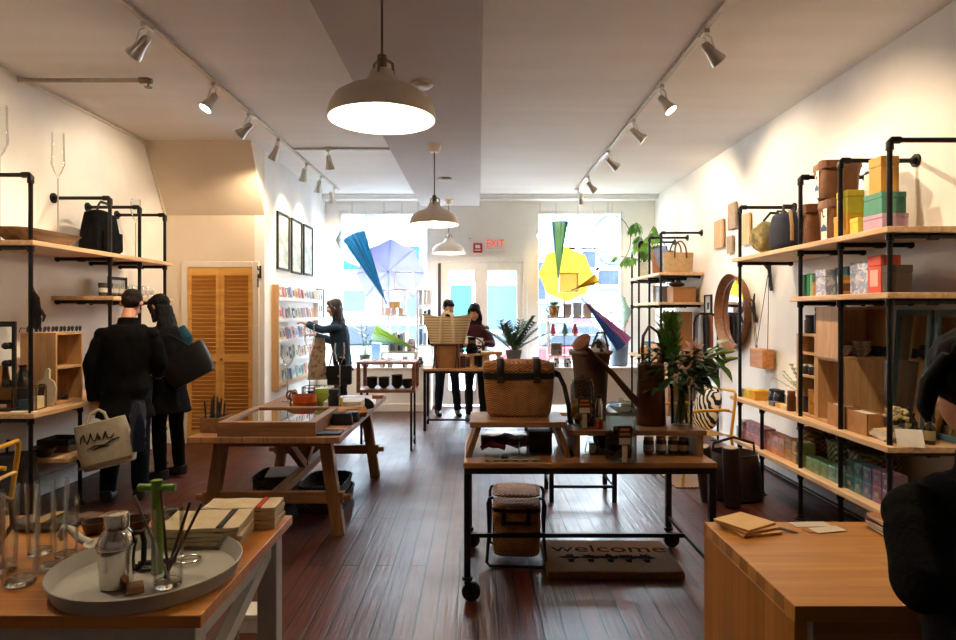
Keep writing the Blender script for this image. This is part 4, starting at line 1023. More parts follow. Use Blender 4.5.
# ------------------------------------------------------------------ yellow chair, rug, leather bags, zebra cushion
YEL = mat('yellow enamel', 'd39a14', .35, var=.05)
def tube_chair(label, x, y, rz):
    t = thing('metal_chair', label, 'chair', (x, y, 0), rz)
    MB().box(-.22, .22, -.22, .21, .43, .437).build('seat', YEL, t, bev=.003)
    for s_ in (-1, 1):
        MB().tube([(s_*.27, -.26, 0), (s_*.255, -.23, .35), (s_*.25, -.21, .60), (s_*.25, -.17, .655), (s_*.25, -.10, .665), (s_*.25, .16, .665), (s_*.25, .21, .66)], .0135, 9).build('arm_leg', YEL, t)
        MB().tube([(s_*.26, .30, 0), (s_*.25, .23, .43), (s_*.25, .27, .72), (s_*.235, .285, .80)], .0135, 9).build('rear_leg', YEL, t)
        MB().cyl((s_*.225, -.2, .43), (s_*.25, -.22, .43), .01).cyl((s_*.225, .2, .43), (s_*.25, .23, .43), .01).build('seat_bracket', YEL, t)
    MB().tube([(-.235, .285, .80), (-.2, .295, .825), (.2, .295, .825), (.235, .285, .80)], .0135, 9).build('back_rail', YEL, t)
    MB().tube([(-.25, .26, .64), (.25, .26, .64)], .011, 8).build('back_slat', YEL, t)
    return t
tube_chair('yellow metal armchair with zebra cushion near the right shelf', 2.0, 5.93, R(-78))
ZEB = pattern('zebra cloth', 'wave', ('0d0c0c', 'cfc9bd'), (7, 7, 7), .9, .1, ramp=(.46, .54), dist=6, rot=(.3, .5, .6))
rg = [[(.19*u*(abs(math.cos(a))**4+abs(math.sin(a))**4)**-.25*math.cos(a), dd, .19*u*(abs(math.cos(a))**4+abs(math.sin(a))**4)**-.25*math.sin(a)) for a in [2*PI*q/28 for q in range(28)]] for u, dd in ((.1, -.068), (.6, -.06), (.9, -.03), (1.0, 0), (.9, .03), (.6, .06), (.1, .068))]
o = MB().loft(rg).build('cushion', ZEB, loc=(2.135, 5.955, .655), rot=(R(-14), 0, R(-78))); tag(o, 'black and white zebra cushion on the yellow chair', 'cushion')
o = MB().box(-.31, .31, -.56, .56, 0, .012).build('jute_rug', weave('jute', '7a5630', 'a37a48', 200, 200), loc=(2.05, 6.19, .001), rot=(0, 0, R(1)), bev=.003)
tag(o, 'tan jute rug under the yellow chair', 'rug')
for p_ in [q for q in bpy.data.objects if q.name == 'metal_chair']: p_.location.z = .0145
BRLE = mat('dark brown leather', '24140f', .45, var=.3, bump=.3, bsc=30)
t = thing('leather_bucket', 'dark brown leather bucket bag on floor below low shelf', 'bag', (2.16, 5.385, .001))
k = MB(); k.lathe([(.20, 0), (.225, .02), (.22, .2), (.19, .36), (.185, .37), (.19, .38), (.175, .38), (.17, .3), (.02, .28)], 26).build('bag_body', BRLE, t)
MB().tube([(-.18, 0, .33), (-.17, 0, .45), (0, 0, .50), (.17, 0, .45), (.18, 0, .33)], .012, 8, flat=.5).build('handle', BRLE, t)
for i, (x, y, rx, ry, ln) in enumerate(((1.89, 5.20, R(4), R(-9), .47), (2.03, 5.08, R(3), R(-3), .48))):
    t = thing('rolled_hide', ('dark rolled hide leaning left with pale end by yellow chair', 'dark rolled hide upright with pale end by leather bucket')[i], 'rolled hide', (x, y, .004), 0, 'rolled dark hides by the yellow chair')
    k = MB(); k.m = T(rx=rx, ry=ry); k.lathe([(.06, .014), (.065, .02), (.065, ln), (.06, ln+.004), (.05, ln)], 18).build('roll', BRLE, t)
    k = MB(); k.m = T(rx=rx, ry=ry); k.lathe([(.052, ln-.004), (.054, ln+.006), (.02, ln+.006)], 18).build('roll_end', mat('pale hide', 'a58f78', .8), t)
# ------------------------------------------------------------------ goods on the left shelf
Z = ZL['top']
# long shallow wooden dough bowl
t = thing('dough_bowl', 'long shallow wooden trough bowl on the top left shelf', 'bowl', (-3.44, 4.98, Z))
def rrect(w, d, z, n=32, e=5):
    return [(w/2*math.cos(a)*(abs(math.cos(a))**e+abs(math.sin(a))**e)**(-1/e), d/2*math.sin(a)*(abs(math.cos(a))**e+abs(math.sin(a))**e)**(-1/e), z) for a in [2*PI*q/n for q in range(n)]]
GW = wood('grey driftwood', '5c4632', '8a6f52', 'y', .7)
MB().loft([rrect(.20, .42, .0), rrect(.34, .74, .105), rrect(.30, .70, .108), rrect(.18, .38, .02)]).build('bowl_body', GW, t)
# black backpack
t = thing('backpack', 'black backpack with top handles on the top left shelf', 'bag', (-3.46, 5.84, Z), R(90))
k = MB(); bag_body(k, .46, .22, .38, .74, sag=.06); k.ball((0, 0, .37), (.16, .07, .05)); k.build('bag_body', BLACKCLOTH, t)
MB().tube([(-.09, -.02, .38), (-.085, -.03, .45), (-.05, -.03, .485), (.05, -.03, .485), (.085, -.03, .45), (.09, -.02, .38)], .013, 8, flat=.5).build('handle', LEATHER, t)
MB().tube([(.15, .09, .36), (.25, .1, .28), (.26, .08, .1), (.2, .06, .03)], .018, 8, flat=.35).tube([(.12, .09, .37), (.3, .04, .3), (.31, .03, .15)], .015, 8, flat=.35).build('strap', BLACKCLOTH, t)
k = MB(); bag_body(k.at(0, -.115, .04), .30, .05, .17, .95); k.build('front_pocket', BLACKCLOTH, t)
# tall glass stems (bud vases shaped like wine glasses)
STEMG = pane('thin blown glass', 'fcfdfc', .4)
def stem_glass(label, x, y, z, h, r, group):
    t = thing('stem_glass', label, 'glass vase', (x, y, z), 0, group)
    MB().lathe([(.055, .001), (.055, .004), (.006, .008), (.005, h*.62)], 16).build('stem', mat('glass stem', (.42, .40, .36), .15, var=0, coat=.5), t)
    hb = h*.62
    MB().lathe([(.006, hb), (r*.6, hb+.05), (r, hb+.12), (r*.92, hb+.22), (r*.85, h), (r*.82, h), (r*.89, hb+.22), (r*.96, hb+.12), (r*.55, hb+.055), (.003, hb+.008)], 22, cap=False).build('glass_bowl', STEMG, t)
    return t
SG = 'tall blown stem glasses'
stem_glass('very tall thin stem glass on top shelf by the trough bowl', -3.62, 4.82, Z, 1.05, .06, SG)
stem_glass('tall thin stem glass beside the black backpack', -3.60, 5.46, Z, 1.02, .055, SG)
stem_glass('shorter stem glass at far end of the top left shelf', -3.45, 6.42, Z, .62, .05, SG)
# leaning boards and a white bloom at the far end of the top board
for i, (y, h, c, lab) in enumerate(((6.20, .34, DKWOOD, 'dark slim board leaning on wall behind the backpack'), (6.32, .30, BLACK, 'black slim board leaning at far end of the top shelf'))):
    o = MB().at(rx=0, ry=R(-8)).box(-.012, .012, -.035, .035, 0, h).build('cutting_board', c, loc=(-3.64, y, Z+.002), bev=.004); tag(o, lab, 'board', 'slim boards on the top left shelf')
t = thing('cotton_stem', 'pale dried bloom on a stem behind the backpack', 'dried flower', (-3.55, 6.12, Z))
MB().lathe([(.03, 0), (.034, .01), (.03, .09), (.012, .11), (.012, .13)], 14).build('bud_vase', mat('white bud vase', (.7, .68, .64), .4), t)
MB().cyl((0, 0, .12), (0, .01, .22), .003, n=5).build('stem', mat('dry stem', '6a5236', .8), t)
k = MB()
for q in range(7): k.ball((.03*math.cos(q), .03*math.sin(q), .25+.012*(q % 3)), .025, 8, 5)
k.build('bloom', mat('dried bloom', 'd0b18a', .9), t)
# second board: row of tumblers, sign
Z = ZL['two']
for i in range(10):
    y = 5.70 + .092*i
    t = thing('tumbler', 'clear tumbler, %s in the row on the second left shelf' % ORD[i], 'glass', (-3.36, y, Z+.001), 0, 'tumblers on the second left shelf')
    c = STEMG if i > 1 else mat('dark printed glass', (.05, .045, .04), .2)
    MB().lathe([(.030, 0), (.036, .12), (.0335, .12), (.028, .008), (.004, .006)], 18, cap=False).build('glass_body', c, t)
    MB().lathe([(.0365, .035), (.0372, .04), (.0372, .07), (.0365, .075)], 18, cap=False).build('printed_band', mat('tumbler print', (.5, .47, .42), .6), t)
t = thing('tabletop_sign', 'small black framed sign standing behind the tumblers', 'sign', (-3.52, 6.22, Z+.001), R(-8))
MB().box(-.008, .008, -.13, .13, .0, .03).box(-.008, .008, -.13, .13, .17, .20).box(-.008, .008, -.13, -.105, .03, .17).box(-.008, .008, .105, .13, .03, .17).build('frame', BLACK, t)
MB().box(-.003, .003, -.105, .105, .03, .17).build('card_face', PAPER, t)
# desk board
Z = ZL['desk'] + .001
def crate_r(name, label, x, y, z, w, d, h, shelves, rz=0):
    c = crate(name, label, x, y, z, w, d, h, shelves, rz); return c
crate_r('display_crate', 'two-tier ply display crate on the left wooden desk', -3.44, 5.15, Z, .28, .34, .565, [.285], R(180))
for i in range(7):
    y = 4.98 + .0; t = thing('sunglasses', 'dark sunglasses, %s from the left on top of display crate' % ORD[i], 'sunglasses', (-3.54 + .033*i, 5.0 + .048*i, Z+.566), R(60), 'sunglasses on the display crate')
    k = MB()
    for s_ in (-1, 1): k.lathe([(.017, -.002), (.023, -.002), (.023, .002), (.017, .002)], 14, loop=True) if False else k.ball((s_*.013, -.045, .028), (.0125, .004, .024), 12, 7)
    k.build('lens', mat('dark lens', (.03, .025, .05), .1, coat=.6), t)
    MB().tube([(-.026, -.045, .035), (0, -.048, .042), (.026, -.045, .035)], .003, 5).tube([(-.026, -.045, .036), (-.026, .04, .038), (-.026, .065, .004)], .0028, 5).tube([(.026, -.045, .036), (.026, .04, .038), (.026, .065, .004)], .0028, 5).build('frame', BLACK, t)
# black stand mirror with knobs
t = thing('stand_mirror', 'narrow black framed mirror standing at near end of desk', 'mirror', (-3.50, 4.70, Z), R(6))
MB().box(-.085, -.06, -.012, .012, .05, .66).box(.06, .085, -.012, .012, 0, .66).box(-.06, .06, -.012, .012, .62, .66).box(-.06, .06, -.012, .012, .05, .08).box(-.10, .10, -.05, .05, 0, .02).build('frame', BLACK, t, bev=.003)
MB().box(-.06, .06, -.003, .003, .08, .62).build('mirror_glass', MIRROR, t)
for z_ in (.20, .35, .48): MB().ball((.03, -.025, z_), (.03, .02, .026), 10, 6).build('clamp_knob', BLACK, t)
# white bottle-shaped cutting board leaning on the crate
t = thing('paddle_board', 'white paddle board with handle leaning on display crate', 'board', (-3.34, 4.90, Z+.004), R(0))
k = MB(); k.m = T(rx=R(-10)); k.prism([(-.07, 0), (.07, 0), (.085, .04), (.085, .14), (.06, .19), (.022, .215), (.018, .28), (0, .295), (-.018, .28), (-.022, .215), (-.06, .19), (-.085, .14), (-.085, .04)], -.009, .009).build('board_body', mat('white maple', 'c2b49c', .5, var=.1), t, bev=.003)
k = MB(); k.m = T(rx=R(-10)); k.box(-.05, .0, -.0115, -.0095, .03, .17).build('dark_panel', DKWOOD, t)
# small glass cube box with teal, dark bag, kraft leaning boards, trays
t = thing('glass_case', 'small brass-edged glass case holding teal block on desk', 'case', (-3.36, 4.70+.08, Z), R(10))
k = MB(); a = .075; h = .17
for sx in (-1, 1):
    for sy in (-1, 1): k.bar((sx*a, sy*a, 0), (sx*a, sy*a, h), .006)
for z_ in (.003, h-.003):
    for s_ in (-1, 1): k.bar((-a, s_*a, z_), (a, s_*a, z_), .006).bar((s_*a, -a, z_), (s_*a, a, z_), .006)
k.build('brass_frame', mat('old brass', '6a5430', .4, metal=.7), t)
for y_ in (-a+.005, a-.005): MB().box(-a+.004, a-.004, y_-.001, y_+.001, .006, h-.006).build('pane', GLASS, t)
MB().box(-.06, .02, -.05, .05, .007, .075).build('block', mat('teal soap', '1d4f66', .5), t)
MB().box(.026, .072, -.05, .05, .007, .095).build('pale_block', mat('cream soap', 'cfc3a0', .6), t)
t = thing('kraft_board', 'kraft display board leaning at near end of left desk', 'board', (-3.60, 4.57, Z), R(8))
k = MB(); k.m = T(rx=R(-14)); k.box(-.13, .13, -.004, .004, 0, .34).build('board_face', KRAFT, t)
k = MB(); k.m = T(rx=R(-14)); k.bar((-.11, -.006, .10), (.09, -.006, .27), .004, .016, up=(0, 1, 0)).bar((-.1, -.006, .19), (.05, -.006, .31), .004, .012, up=(0, 1, 0)).build('hanging_cord', BLACK, t)
t = thing('display_tray', 'low white display tray at the front of left desk', 'tray', (-3.29, 4.61, Z), R(3))
for i in range(6):
    o = MB().ball((0, 0, .018), (.03, .014, .017), 10, 6).box(-.03, .03, -.012, .012, .0, .004).build('card_case', (BLACK, mat('maroon leather', '4a1c1c', .5), LEATHER)[i % 3], loc=(-3.37-.02*(i%3), 5.05+.045*i, Z+.0195), rot=(0, 0, R(20*i)), bev=.002)
    tag(o, 'small dark leather case, %s from the left at the foot of display crate' % ORD[i], 'case', 'small cases in the display crate')
MB().box(-.09, .09, -.025, .025, 0, .012).build('tray_base', PAPER, t, bev=.003)
t = thing('dark_vase', 'dark bulbous vase between mirror and paddle board', 'vase', (-3.43, 4.80, Z))
MB().lathe([(.03, 0), (.05, .05), (.055, .16), (.04, .26), (.022, .30), (.028, .33), (.02, .33), (.015, .3)], 20).build('vase_body', mat('aubergine glaze', '1c1114', .3, coat=.4), t)
o = MB().box(-.03, .03, -.012, .012, 0, .26).build('red_box', colmat('7a2418'), loc=(-3.56, 4.86, Z), bev=.003); tag(o, 'slim red box standing behind the dark vase', 'box')
# gloves hanging from the near post
t = thing('hanging_gloves', 'dark gloves hanging from the nearest left shelf post', 'gloves', (-3.185, 4.60, 1.55))
k = MB(); k.tube([(-.03, 0, .16), (-.01, 0, .11), (0, 0, 0), (.0, 0, -.05)], [.012, .03, .035, .02], 9, flat=.5)
for q in range(4): k.tube([(-.024+.016*q, 0, -.03), (-.026+.017*q, -.005, -.12+.01*abs(q-1.5))], [.010, .007], 7)
k.tube([(.025, 0, .03), (.055, 0, -.02), (.05, -.01, -.06)], [.012, .01, .006], 7)
k.build('glove_pair', mat('dark glove knit', '1d1516', .9), t)
MB().tube([(-.045, 0, .16), (-.03, 0, .19), (-.01, 0, .14)], .004, 5).build('hanging_loop', BLACK, t)
# low shelf under the desk
Z = ZL['low'] + .001
for i, (y, w, d, h, c, lab) in enumerate(((5.30, .30, .30, .05, '6a4a2c', 'flat brown tray on low shelf under the left desk'), (5.30, .26, .24, .045, '241e1c', 'flat black tray stacked on the brown tray under desk'))):
    t = thing('flat_tray', lab, 'tray', (-3.46, y, Z + .0515*i), 0, 'trays under the left desk')
    MB().box(-w/2, w/2, -d/2, d/2, 0, .006).box(-w/2, -w/2+.01, -d/2, d/2, .006, h).box(w/2-.01, w/2, -d/2, d/2, .006, h).box(-w/2+.01, w/2-.01, -d/2, -d/2+.01, .006, h).box(-w/2+.01, w/2-.01, d/2-.01, d/2, .006, h).build('tray_body', colmat(c), t)
t = thing('felt_bag', 'dark grey felt bag standing under the left desk', 'bag', (-3.46, 4.755, .001))
k = MB(); bag_body(k, .30, .28, .50, .8, sag=.05); k.build('bag_body', mat('grey felt', '3a3634', .95), t)
MB().tube([(-.06, 0, .49), (-.05, 0, .60), (.05, 0, .60), (.06, 0, .49)], .01, 7).build('handle', LEATHER, t)
t = thing('flower_bowl', 'small dark bowl on low shelf beside the trays', 'bowl', (-3.42, 5.02, Z))
MB().lathe([(.04, 0), (.06, .02), (.09, .07), (.085, .07), (.055, .025), (.01, .012)], 20).build('bowl_body', DKP, t)
# ------------------------------------------------------------------ near left: yellow chair back with black jacket
tube_chair('yellow metal chair with black seat pad beside the front table', -2.88, 3.38, R(-80))
o = MB().box(-.20, .20, -.20, .20, 0, .045).build('seat_pad', BLACKCLOTH, loc=(-2.88, 3.38, .4385), rot=(0, 0, R(-80)), bev=.015); tag(o, 'black seat pad on the near yellow chair', 'cushion')

settle(lambda o: o.location.x < -3.2 and 4.4 < o.location.y < 6.7 and o.location.z > .3 and o.name.split('.')[0] in ('dough_bowl', 'backpack', 'cotton_stem', 'stem_glass'))
settle(lambda o: o.location.x > 2.3 and 8.2 < o.location.y < 10 and o.location.z > .9 and o.name.split('.')[0] in ('tote_bag', 'paper_bag', 'storage_box', 'leather_pouch', 'amber_jar', 'gift_box'), 2.42)

settle(lambda o: o.name.split('.')[0] in ('ivy_pot', 'monstera_plant'))
# ------------------------------------------------------------------ oak trestle table
random.seed(21)
TT = .725
tb = thing('trestle_table', 'long oak trestle table with crossed braces', 'table', (-1.43, 5.32, 0))
TOPY = staves('oak table top', ('80573a', '976b46'), .14, 2.4, '3a2413', 'y', .38, msize=.002, grain=.5)
MB().box(-.51, .51, -1.08, 1.08, TT-.042, TT).build('tabletop', TOPY, tb, bev=.004)
for y in (-.86, .70):
    for s_ in (-1, 1):
        MB().bar((s_*.46, y, .0), (s_*.36, y, TT-.043), .085, .075, up=(0, 1, 0)).build('leg', OAKZ, tb, bev=.004)
    MB().box(-.49, .49, y-.03, y+.03, .225, .305).build('stretcher', OAK, tb, bev=.004)
    MB().box(-.37, .37, y-.04, y+.04, TT-.10, TT-.043).build('top_rail', OAK, tb, bev=.003)
    for s_ in (-1, 1): MB().box(s_*.49-.05, s_*.49+.05, y-.018, y+.018, .245, .285).build('tenon_peg', OAK, tb, bev=.003)
MB().box(-.035, .035, -.83, .67, .235, .295).build('long_stretcher', OAKY, tb, bev=.003)
MB().bar((0, -.68, TT-.06), (0, -.10, .31), .06, .055, up=(1, 0, 0)).build('brace', OAKY, tb, bev=.003)
MB().bar((0, .52, TT-.06), (0, -.06, .31), .06, .055, up=(1, 0, 0)).build('brace', OAKY, tb, bev=.003)
for q in bpy.data.objects:
    if q.parent == tb and q.name.startswith('leg'): q.location.z = .0
# glass-topped display frame
x0, y0 = -1.45, 4.48
t = thing('display_case', 'shallow oak display case with glass top on trestle table', 'display case', (-1.42, 4.63, TT+.001))
w, d, h, fw = .66, .72, .095, .055
MB().box(-w/2, w/2, -d/2, -d/2+fw, 0, h).box(-w/2, w/2, d/2-fw, d/2, 0, h).box(-w/2, -w/2+fw, -d/2+fw, d/2-fw, 0, h).box(w/2-fw, w/2, -d/2+fw, d/2-fw, 0, h).box(-w/2+fw, w/2-fw, -d/2+fw, d/2-fw, 0, .012).build('case_frame', OAK, t, bev=.003)
MB().box(-w/2+fw, w/2-fw, -d/2+fw, d/2-fw, .078, .083).build('glass_top', pane('case glass', 'b9c4c4', 2.2), t)
for i, (xx, yy, ww, dd, c, lab) in enumerate(((-.14, -.12, .14, .18, DKWOOD, 'dark leather folder'), (.10, -.08, .12, .16, mat('red leather', '6a1f16', .5), 'red leather folder'), (.0, .14, .28, .10, PAPER, 'long white card'))):
    o = MB().box(-ww/2, ww/2, -dd/2, dd/2, 0, .015).build('leather_folder' if i < 2 else 'paper_card', c, loc=(-1.42+xx, 4.63+yy, TT+.0145), bev=.003); tag(o, lab + ' inside the glass-topped display case', 'folder' if i < 2 else 'card')
# pencil box with dark pencils
t = thing('pencil_box', 'small oak box holding dark pencils on trestle table', 'box', (-1.845, 4.50, TT+.001), R(-6))
MB().box(-.07, .07, -.10, .10, 0, .008).box(-.07, -.06, -.10, .10, .008, .10).box(.06, .07, -.10, .10, .008, .10).box(-.06, .06, -.10, -.09, .008, .10).box(-.06, .06, .09, .10, .008, .10).build('box_body', OAKY, t, bev=.002)
for i in range(11):
    a = R(random.uniform(-16, 22)); b = R(random.uniform(-10, 16)); px, py = -1.888+.03*(i % 4), 4.44+.048*(i//4)
    h = random.uniform(.17, .24)
    o = MB().cyl((0, 0, .002), (0, 0, h-.02), .0065, n=6).cyl((0, 0, h-.02), (0, 0, h), .006, .001, n=6).build('pencil', BLACK, loc=(px, py, TT+.012), rot=(b*.5, a*.35, 0)); tag(o, 'dark pencil, %s in the small oak box' % ORD[i], 'pencil', 'dark pencils in oak box')
# right front of the table: wallets, leather
def wallet(label, x, y, z, w, d, h, m, rz, group):
    t = thing('wallet', label, 'wallet', (x, y, z), rz, group)
    MB().box(-w/2, w/2, -d/2, d/2, 0, h*.45).box(-w/2, w/2, -d/2, d/2, h*.55, h).box(-w/2, -w/2+.006, -d/2, d/2, h*.45, h*.55).build('leather_body', m, t, bev=.003)
    MB().ball((w*.38, 0, h), (.006, .006, .003), 8, 5).build('snap', STEEL, t)
    return t
wallet('flat black leather wallet at near right corner of trestle table', -1.015, 4.36, TT+.001, .16, .12, .012, LEATHER, R(5), 'wallets on the trestle table')
wallet('tan leather wallet behind the flat black one', -1.00, 4.52, TT+.001, .15, .13, .014, mat('tan leather', 'a06a3c', .5, bump=.2), R(-8), 'wallets on the trestle table')
t = thing('black_pouch', 'black zipped pouch beside the display case', 'pouch', (-1.01, 4.73, TT+.001), R(10))
k = MB(); bag_body(k, .17, .11, .085, .82, n=24); k.build('pouch_body', LEATHER, t)
MB().tube([(-.062, -.01, .086), (0, -.012, .088), (.062, -.01, .086)], .004, 6).build('zip', STEEL, t)
t = thing('black_pouch', 'smaller black leather purse right of the zipped pouch', 'pouch', (-.965, 4.86, TT+.001), R(-20))
k = MB(); bag_body(k, .13, .09, .075, .8, n=24); k.build('pouch_body', LEATHER, t)
MB().ball((.0, -.041, .055), .008, 8, 5).build('snap', STEEL, t)
t = thing('brown_paper_roll', 'crumpled brown paper wrap behind the pouches', 'paper', (-1.03, 5.02, TT+.001), R(30))
k = MB(); rg = []
for j in range(6): rg.append([(-.14+.056*j, (.07+.012*math.sin(5*a+j))*math.cos(a), .045+(.042+.008*math.sin(4*a+2*j))*math.sin(a)) for a in [2*PI*q/16 for q in range(16)]])
k.loft(rg); k.build('paper_wrap', KRAFT, t)
# stacked boxes of white stationery
for i in range(3):
    rt('stationery_box', 'flat white stationery box, %s from bottom of the trestle table stack' % ORD[i], 'box', -1.115+.006*i, 5.28-.01*i, TT+.001+.0362*i, .30, .24, .035, 'cfc3ae', R(3*i-3), group='stationery boxes on trestle table')
o = MB().box(-.12, .12, -.16, .16, 0, .02).build('paper_pad', PAPER, loc=(-1.05, 5.78, TT+.001), rot=(0, 0, R(8)), bev=.002); tag(o, 'white paper pad behind the black cap', 'paper pad')
t = thing('cap', 'black cap lying at far right of the trestle table', 'cap', (-1.0, 5.56, TT+.001), R(-15))
k = MB(); k.ball((0, 0, .0), (.095, .10, .085), 20, 12)
k.v = [(x, y, max(z, 0)) for x, y, z in k.v]; k.build('crown', BLACKCLOTH, t)
MB().prism([(-.085, -.05), (-.075, -.13), (0, -.165), (.075, -.13), (.085, -.05)], .004, .010, 'z').build('brim', BLACKCLOTH, t)
rt('small_box', 'small cream box beside the white stationery stack', 'box', -1.0, 5.40, TT+.001, .05, .06, .045, 'c9ae88')
rt('small_box', 'small rust coloured card box at the far right corner', 'box', -.97, 6.18, TT+.001, .10, .08, .03, 'a9745a')
# middle group
t = thing('mixing_bowl', 'orange ceramic bowl on the trestle table', 'bowl', (-1.42, 5.22, TT+.001))
MB().lathe([(.06, 0), (.07, .008), (.095, .06), (.095, .155), (.087, .155), (.086, .06), (.05, .014), (.005, .012)], 28).build('bowl_body', mat('orange glaze', 'b9501c', .3, coat=.3), t)
MB().lathe([(.0955, .085), (.0965, .09), (.0965, .096), (.0955, .10)], 28, cap=False).build('glaze_line', mat('orange line', '8a3a14', .3), t)
tin('tall lime green cylinder behind orange bowl on trestle table', -1.31, 5.38, TT+.001, .065, .19, '8ea03c', '9ab04a')
tin('short lime green round tin right of the orange bowl', -1.27, 5.12, TT+.001, .052, .045, '93a84e', 'a4b860')
jar('black_bottle', 'squat black bottle right of lime cylinder on trestle table', -1.165, 5.16, TT+.001, .05, .21, mat('black glaze', '151013', .3), BLACK, None, cat='bottle')
rt('slim_box', 'slim cream upright box beside the squat black bottle', 'box', -1.10, 5.12, TT+.001, .022, .06, .15, 'c9b070', lid=False, patch='8a6a3a', face='-y')
book('yellow book standing flat behind the orange bowl', -1.52, 5.60, TT+.02, .22, .2, .03, 'd9a520', None, R(90))
for i in range(2):
    b = bpy.data.objects
o = MB().box(-.13, .13, -.10, .10, 0, .018).build('flat_book', colmat('c9c2b4'), loc=(-1.52, 5.60, TT+.001), bev=.002); tag(o, 'pale flat book beneath the yellow book', 'book')
# tools on the left back: tongs, rolled cloth, pink sponge, wooden spoons
t = thing('rolled_cloth', 'rolled beige cloth lying at left of trestle table', 'cloth', (-1.72, 5.15, TT+.001), R(62))
k = MB(); k.tube([(-.17, 0, .032), (0, 0, .036), (.17, 0, .032)], [.028, .034, .028], 14).build('cloth_roll', mat('beige linen', 'a88a64', .9, bump=.3), t)
MB().lathe([(.036, -.012), (.037, 0), (.036, .012)], 16, c=(0, 0, 0)).build('band', DKWOOD, t, loc=(0, 0, .036), rot=(0, R(90), 0))
o = MB().ball((0, 0, .028), (.06, .04, .028)).build('soap_stone', mat('pink stone', 'b58aa0', .6), loc=(-1.60, 4.98+.12, TT+.001)); tag(o, 'pink rounded stone beside the rolled cloth', 'stone')
for i, (x, y, rz) in enumerate(((-1.80, 4.90, 50), (-1.76, 4.86, 62), (-1.68, 5.34, 20))):
    t = thing('wooden_tongs', 'dark wooden utensil, %s of the left trestle table group' % ORD[i], 'utensil', (x, y, TT+.001), R(rz), 'wooden utensils on trestle table')
    k = MB(); k.tube([(-.13, 0, .012), (.06, 0, .014)], .008, 8); k.build('handle', DKWOOD, t)
    k = MB(); k.ball((.10, 0, .012), (.045, .026, .011)); k.build('spoon_head', OAK, t)
o = MB().box(-.09, .09, -.065, .065, 0, .012).build('cream_card', colmat('cfc4a8'), loc=(-1.70, 4.72+.14, TT+.001), rot=(0, 0, R(12)), bev=.002) ; tag(o, 'cream card behind pencil box on trestle table', 'card')
# corkscrew-like brass pieces
for i, (x, y) in enumerate(((-1.575, 5.36), (-1.535, 5.30), (-1.56, 5.42))):
    t = thing('bottle_opener', 'brass ring bottle opener, %s standing left of orange bowl' % ORD[i], 'opener', (x, y, TT+.001), R(40*i), 'brass openers')
    MB().lathe([(.03, 0), (.03, .012), (.008, .016), (.007, .10)], 14).build('stand', mat('aged brass', '8a6a3a', .35, metal=.8), t)
    MB().tube([(.035*math.cos(a), 0, .135+.035*math.sin(a)) for a in [2*PI*q/18 for q in range(18)]], .009, 8, loop=True).build('ring', mat('aged brass', '8a6a3a', .35, metal=.8), t)
# wire basket with small tins, tall stem glasses
t = thing('wire_basket', 'rusty wire basket at the back of trestle table', 'basket', (-1.50, 6.10, TT+.001))
k = MB()
for z_ in (.004, .06, .12): k.tube([(p[0], p[1], z_) for p in rrect(.34, .24, 0, 28)], .004, 6, loop=True)
for p in rrect(.34, .24, 0, 24): k.cyl((p[0], p[1], .004), (p[0], p[1], .12), .003, n=5)
for q in range(7): k.cyl((-.15+.05*q, -.115, .004), (-.15+.05*q, .115, .004), .003, n=5)
k.build('wire_body', mat('rusty wire', '4f3526', .6, metal=.4), t)
for i in range(4):
    tin('small dark tin, %s from the left inside the wire basket' % ORD[i], -1.60+.065*i, 6.10, TT+.0095, .028, .07, ('4a2a1a', '7a5a3a', '2a2a2a', '8a3a24')[i], '2a2420', 'tins in the wire basket')
stem_glass('tall stem glass on trestle table nearest the card rack', -1.78, 5.95, TT+.001, .50, .07, SG)
stem_glass('tallest stem glass behind wire basket on trestle table', -1.66, 6.28, TT+.001, .72, .055, SG)
stem_glass('tall stem glass right of the wire basket', -1.36, 6.27, TT+.001, .50, .055, SG)
# shelf stack below: dark baskets and folder
for i, (x, y, z, w, d, h, lab) in enumerate(((-1.24, 5.2, .001, .40, .60, .10, 'dark flat basket on the floor under trestle table'), (-1.24, 5.2, .102, .36, .55, .09, 'dark flat basket stacked on another under trestle table'), (-1.66, 5.28, .001, .34, .40, .22, 'dark basket at left under the trestle table'))):
    t = thing('flat_basket', lab, 'basket', (x, y, z), 0, 'dark baskets under trestle table')
    mm = weave('dark weave', '0d0a08', '2c211a', 160, 200)
    MB().loft([rrect(w*.94, d*.94, 0), rrect(w, d, h), rrect(w*.95, d*.95, h), rrect(w*.9, d*.9, .012)]).build('basket_body', mm, t)
    MB().tube([(p[0], p[1], h) for p in rrect(w*.975, d*.975, 0, 32)], .009, 6, loop=True).build('rim', mm, t)
o = MB().box(-.12, .12, -.16, .16, 0, .012).build('magazine', colmat('b9c4cc'), loc=(-1.62, 5.28, .2305), rot=(0, 0, R(10)), bev=.002); tag(o, 'pale magazine on the left basket under trestle table', 'magazine')

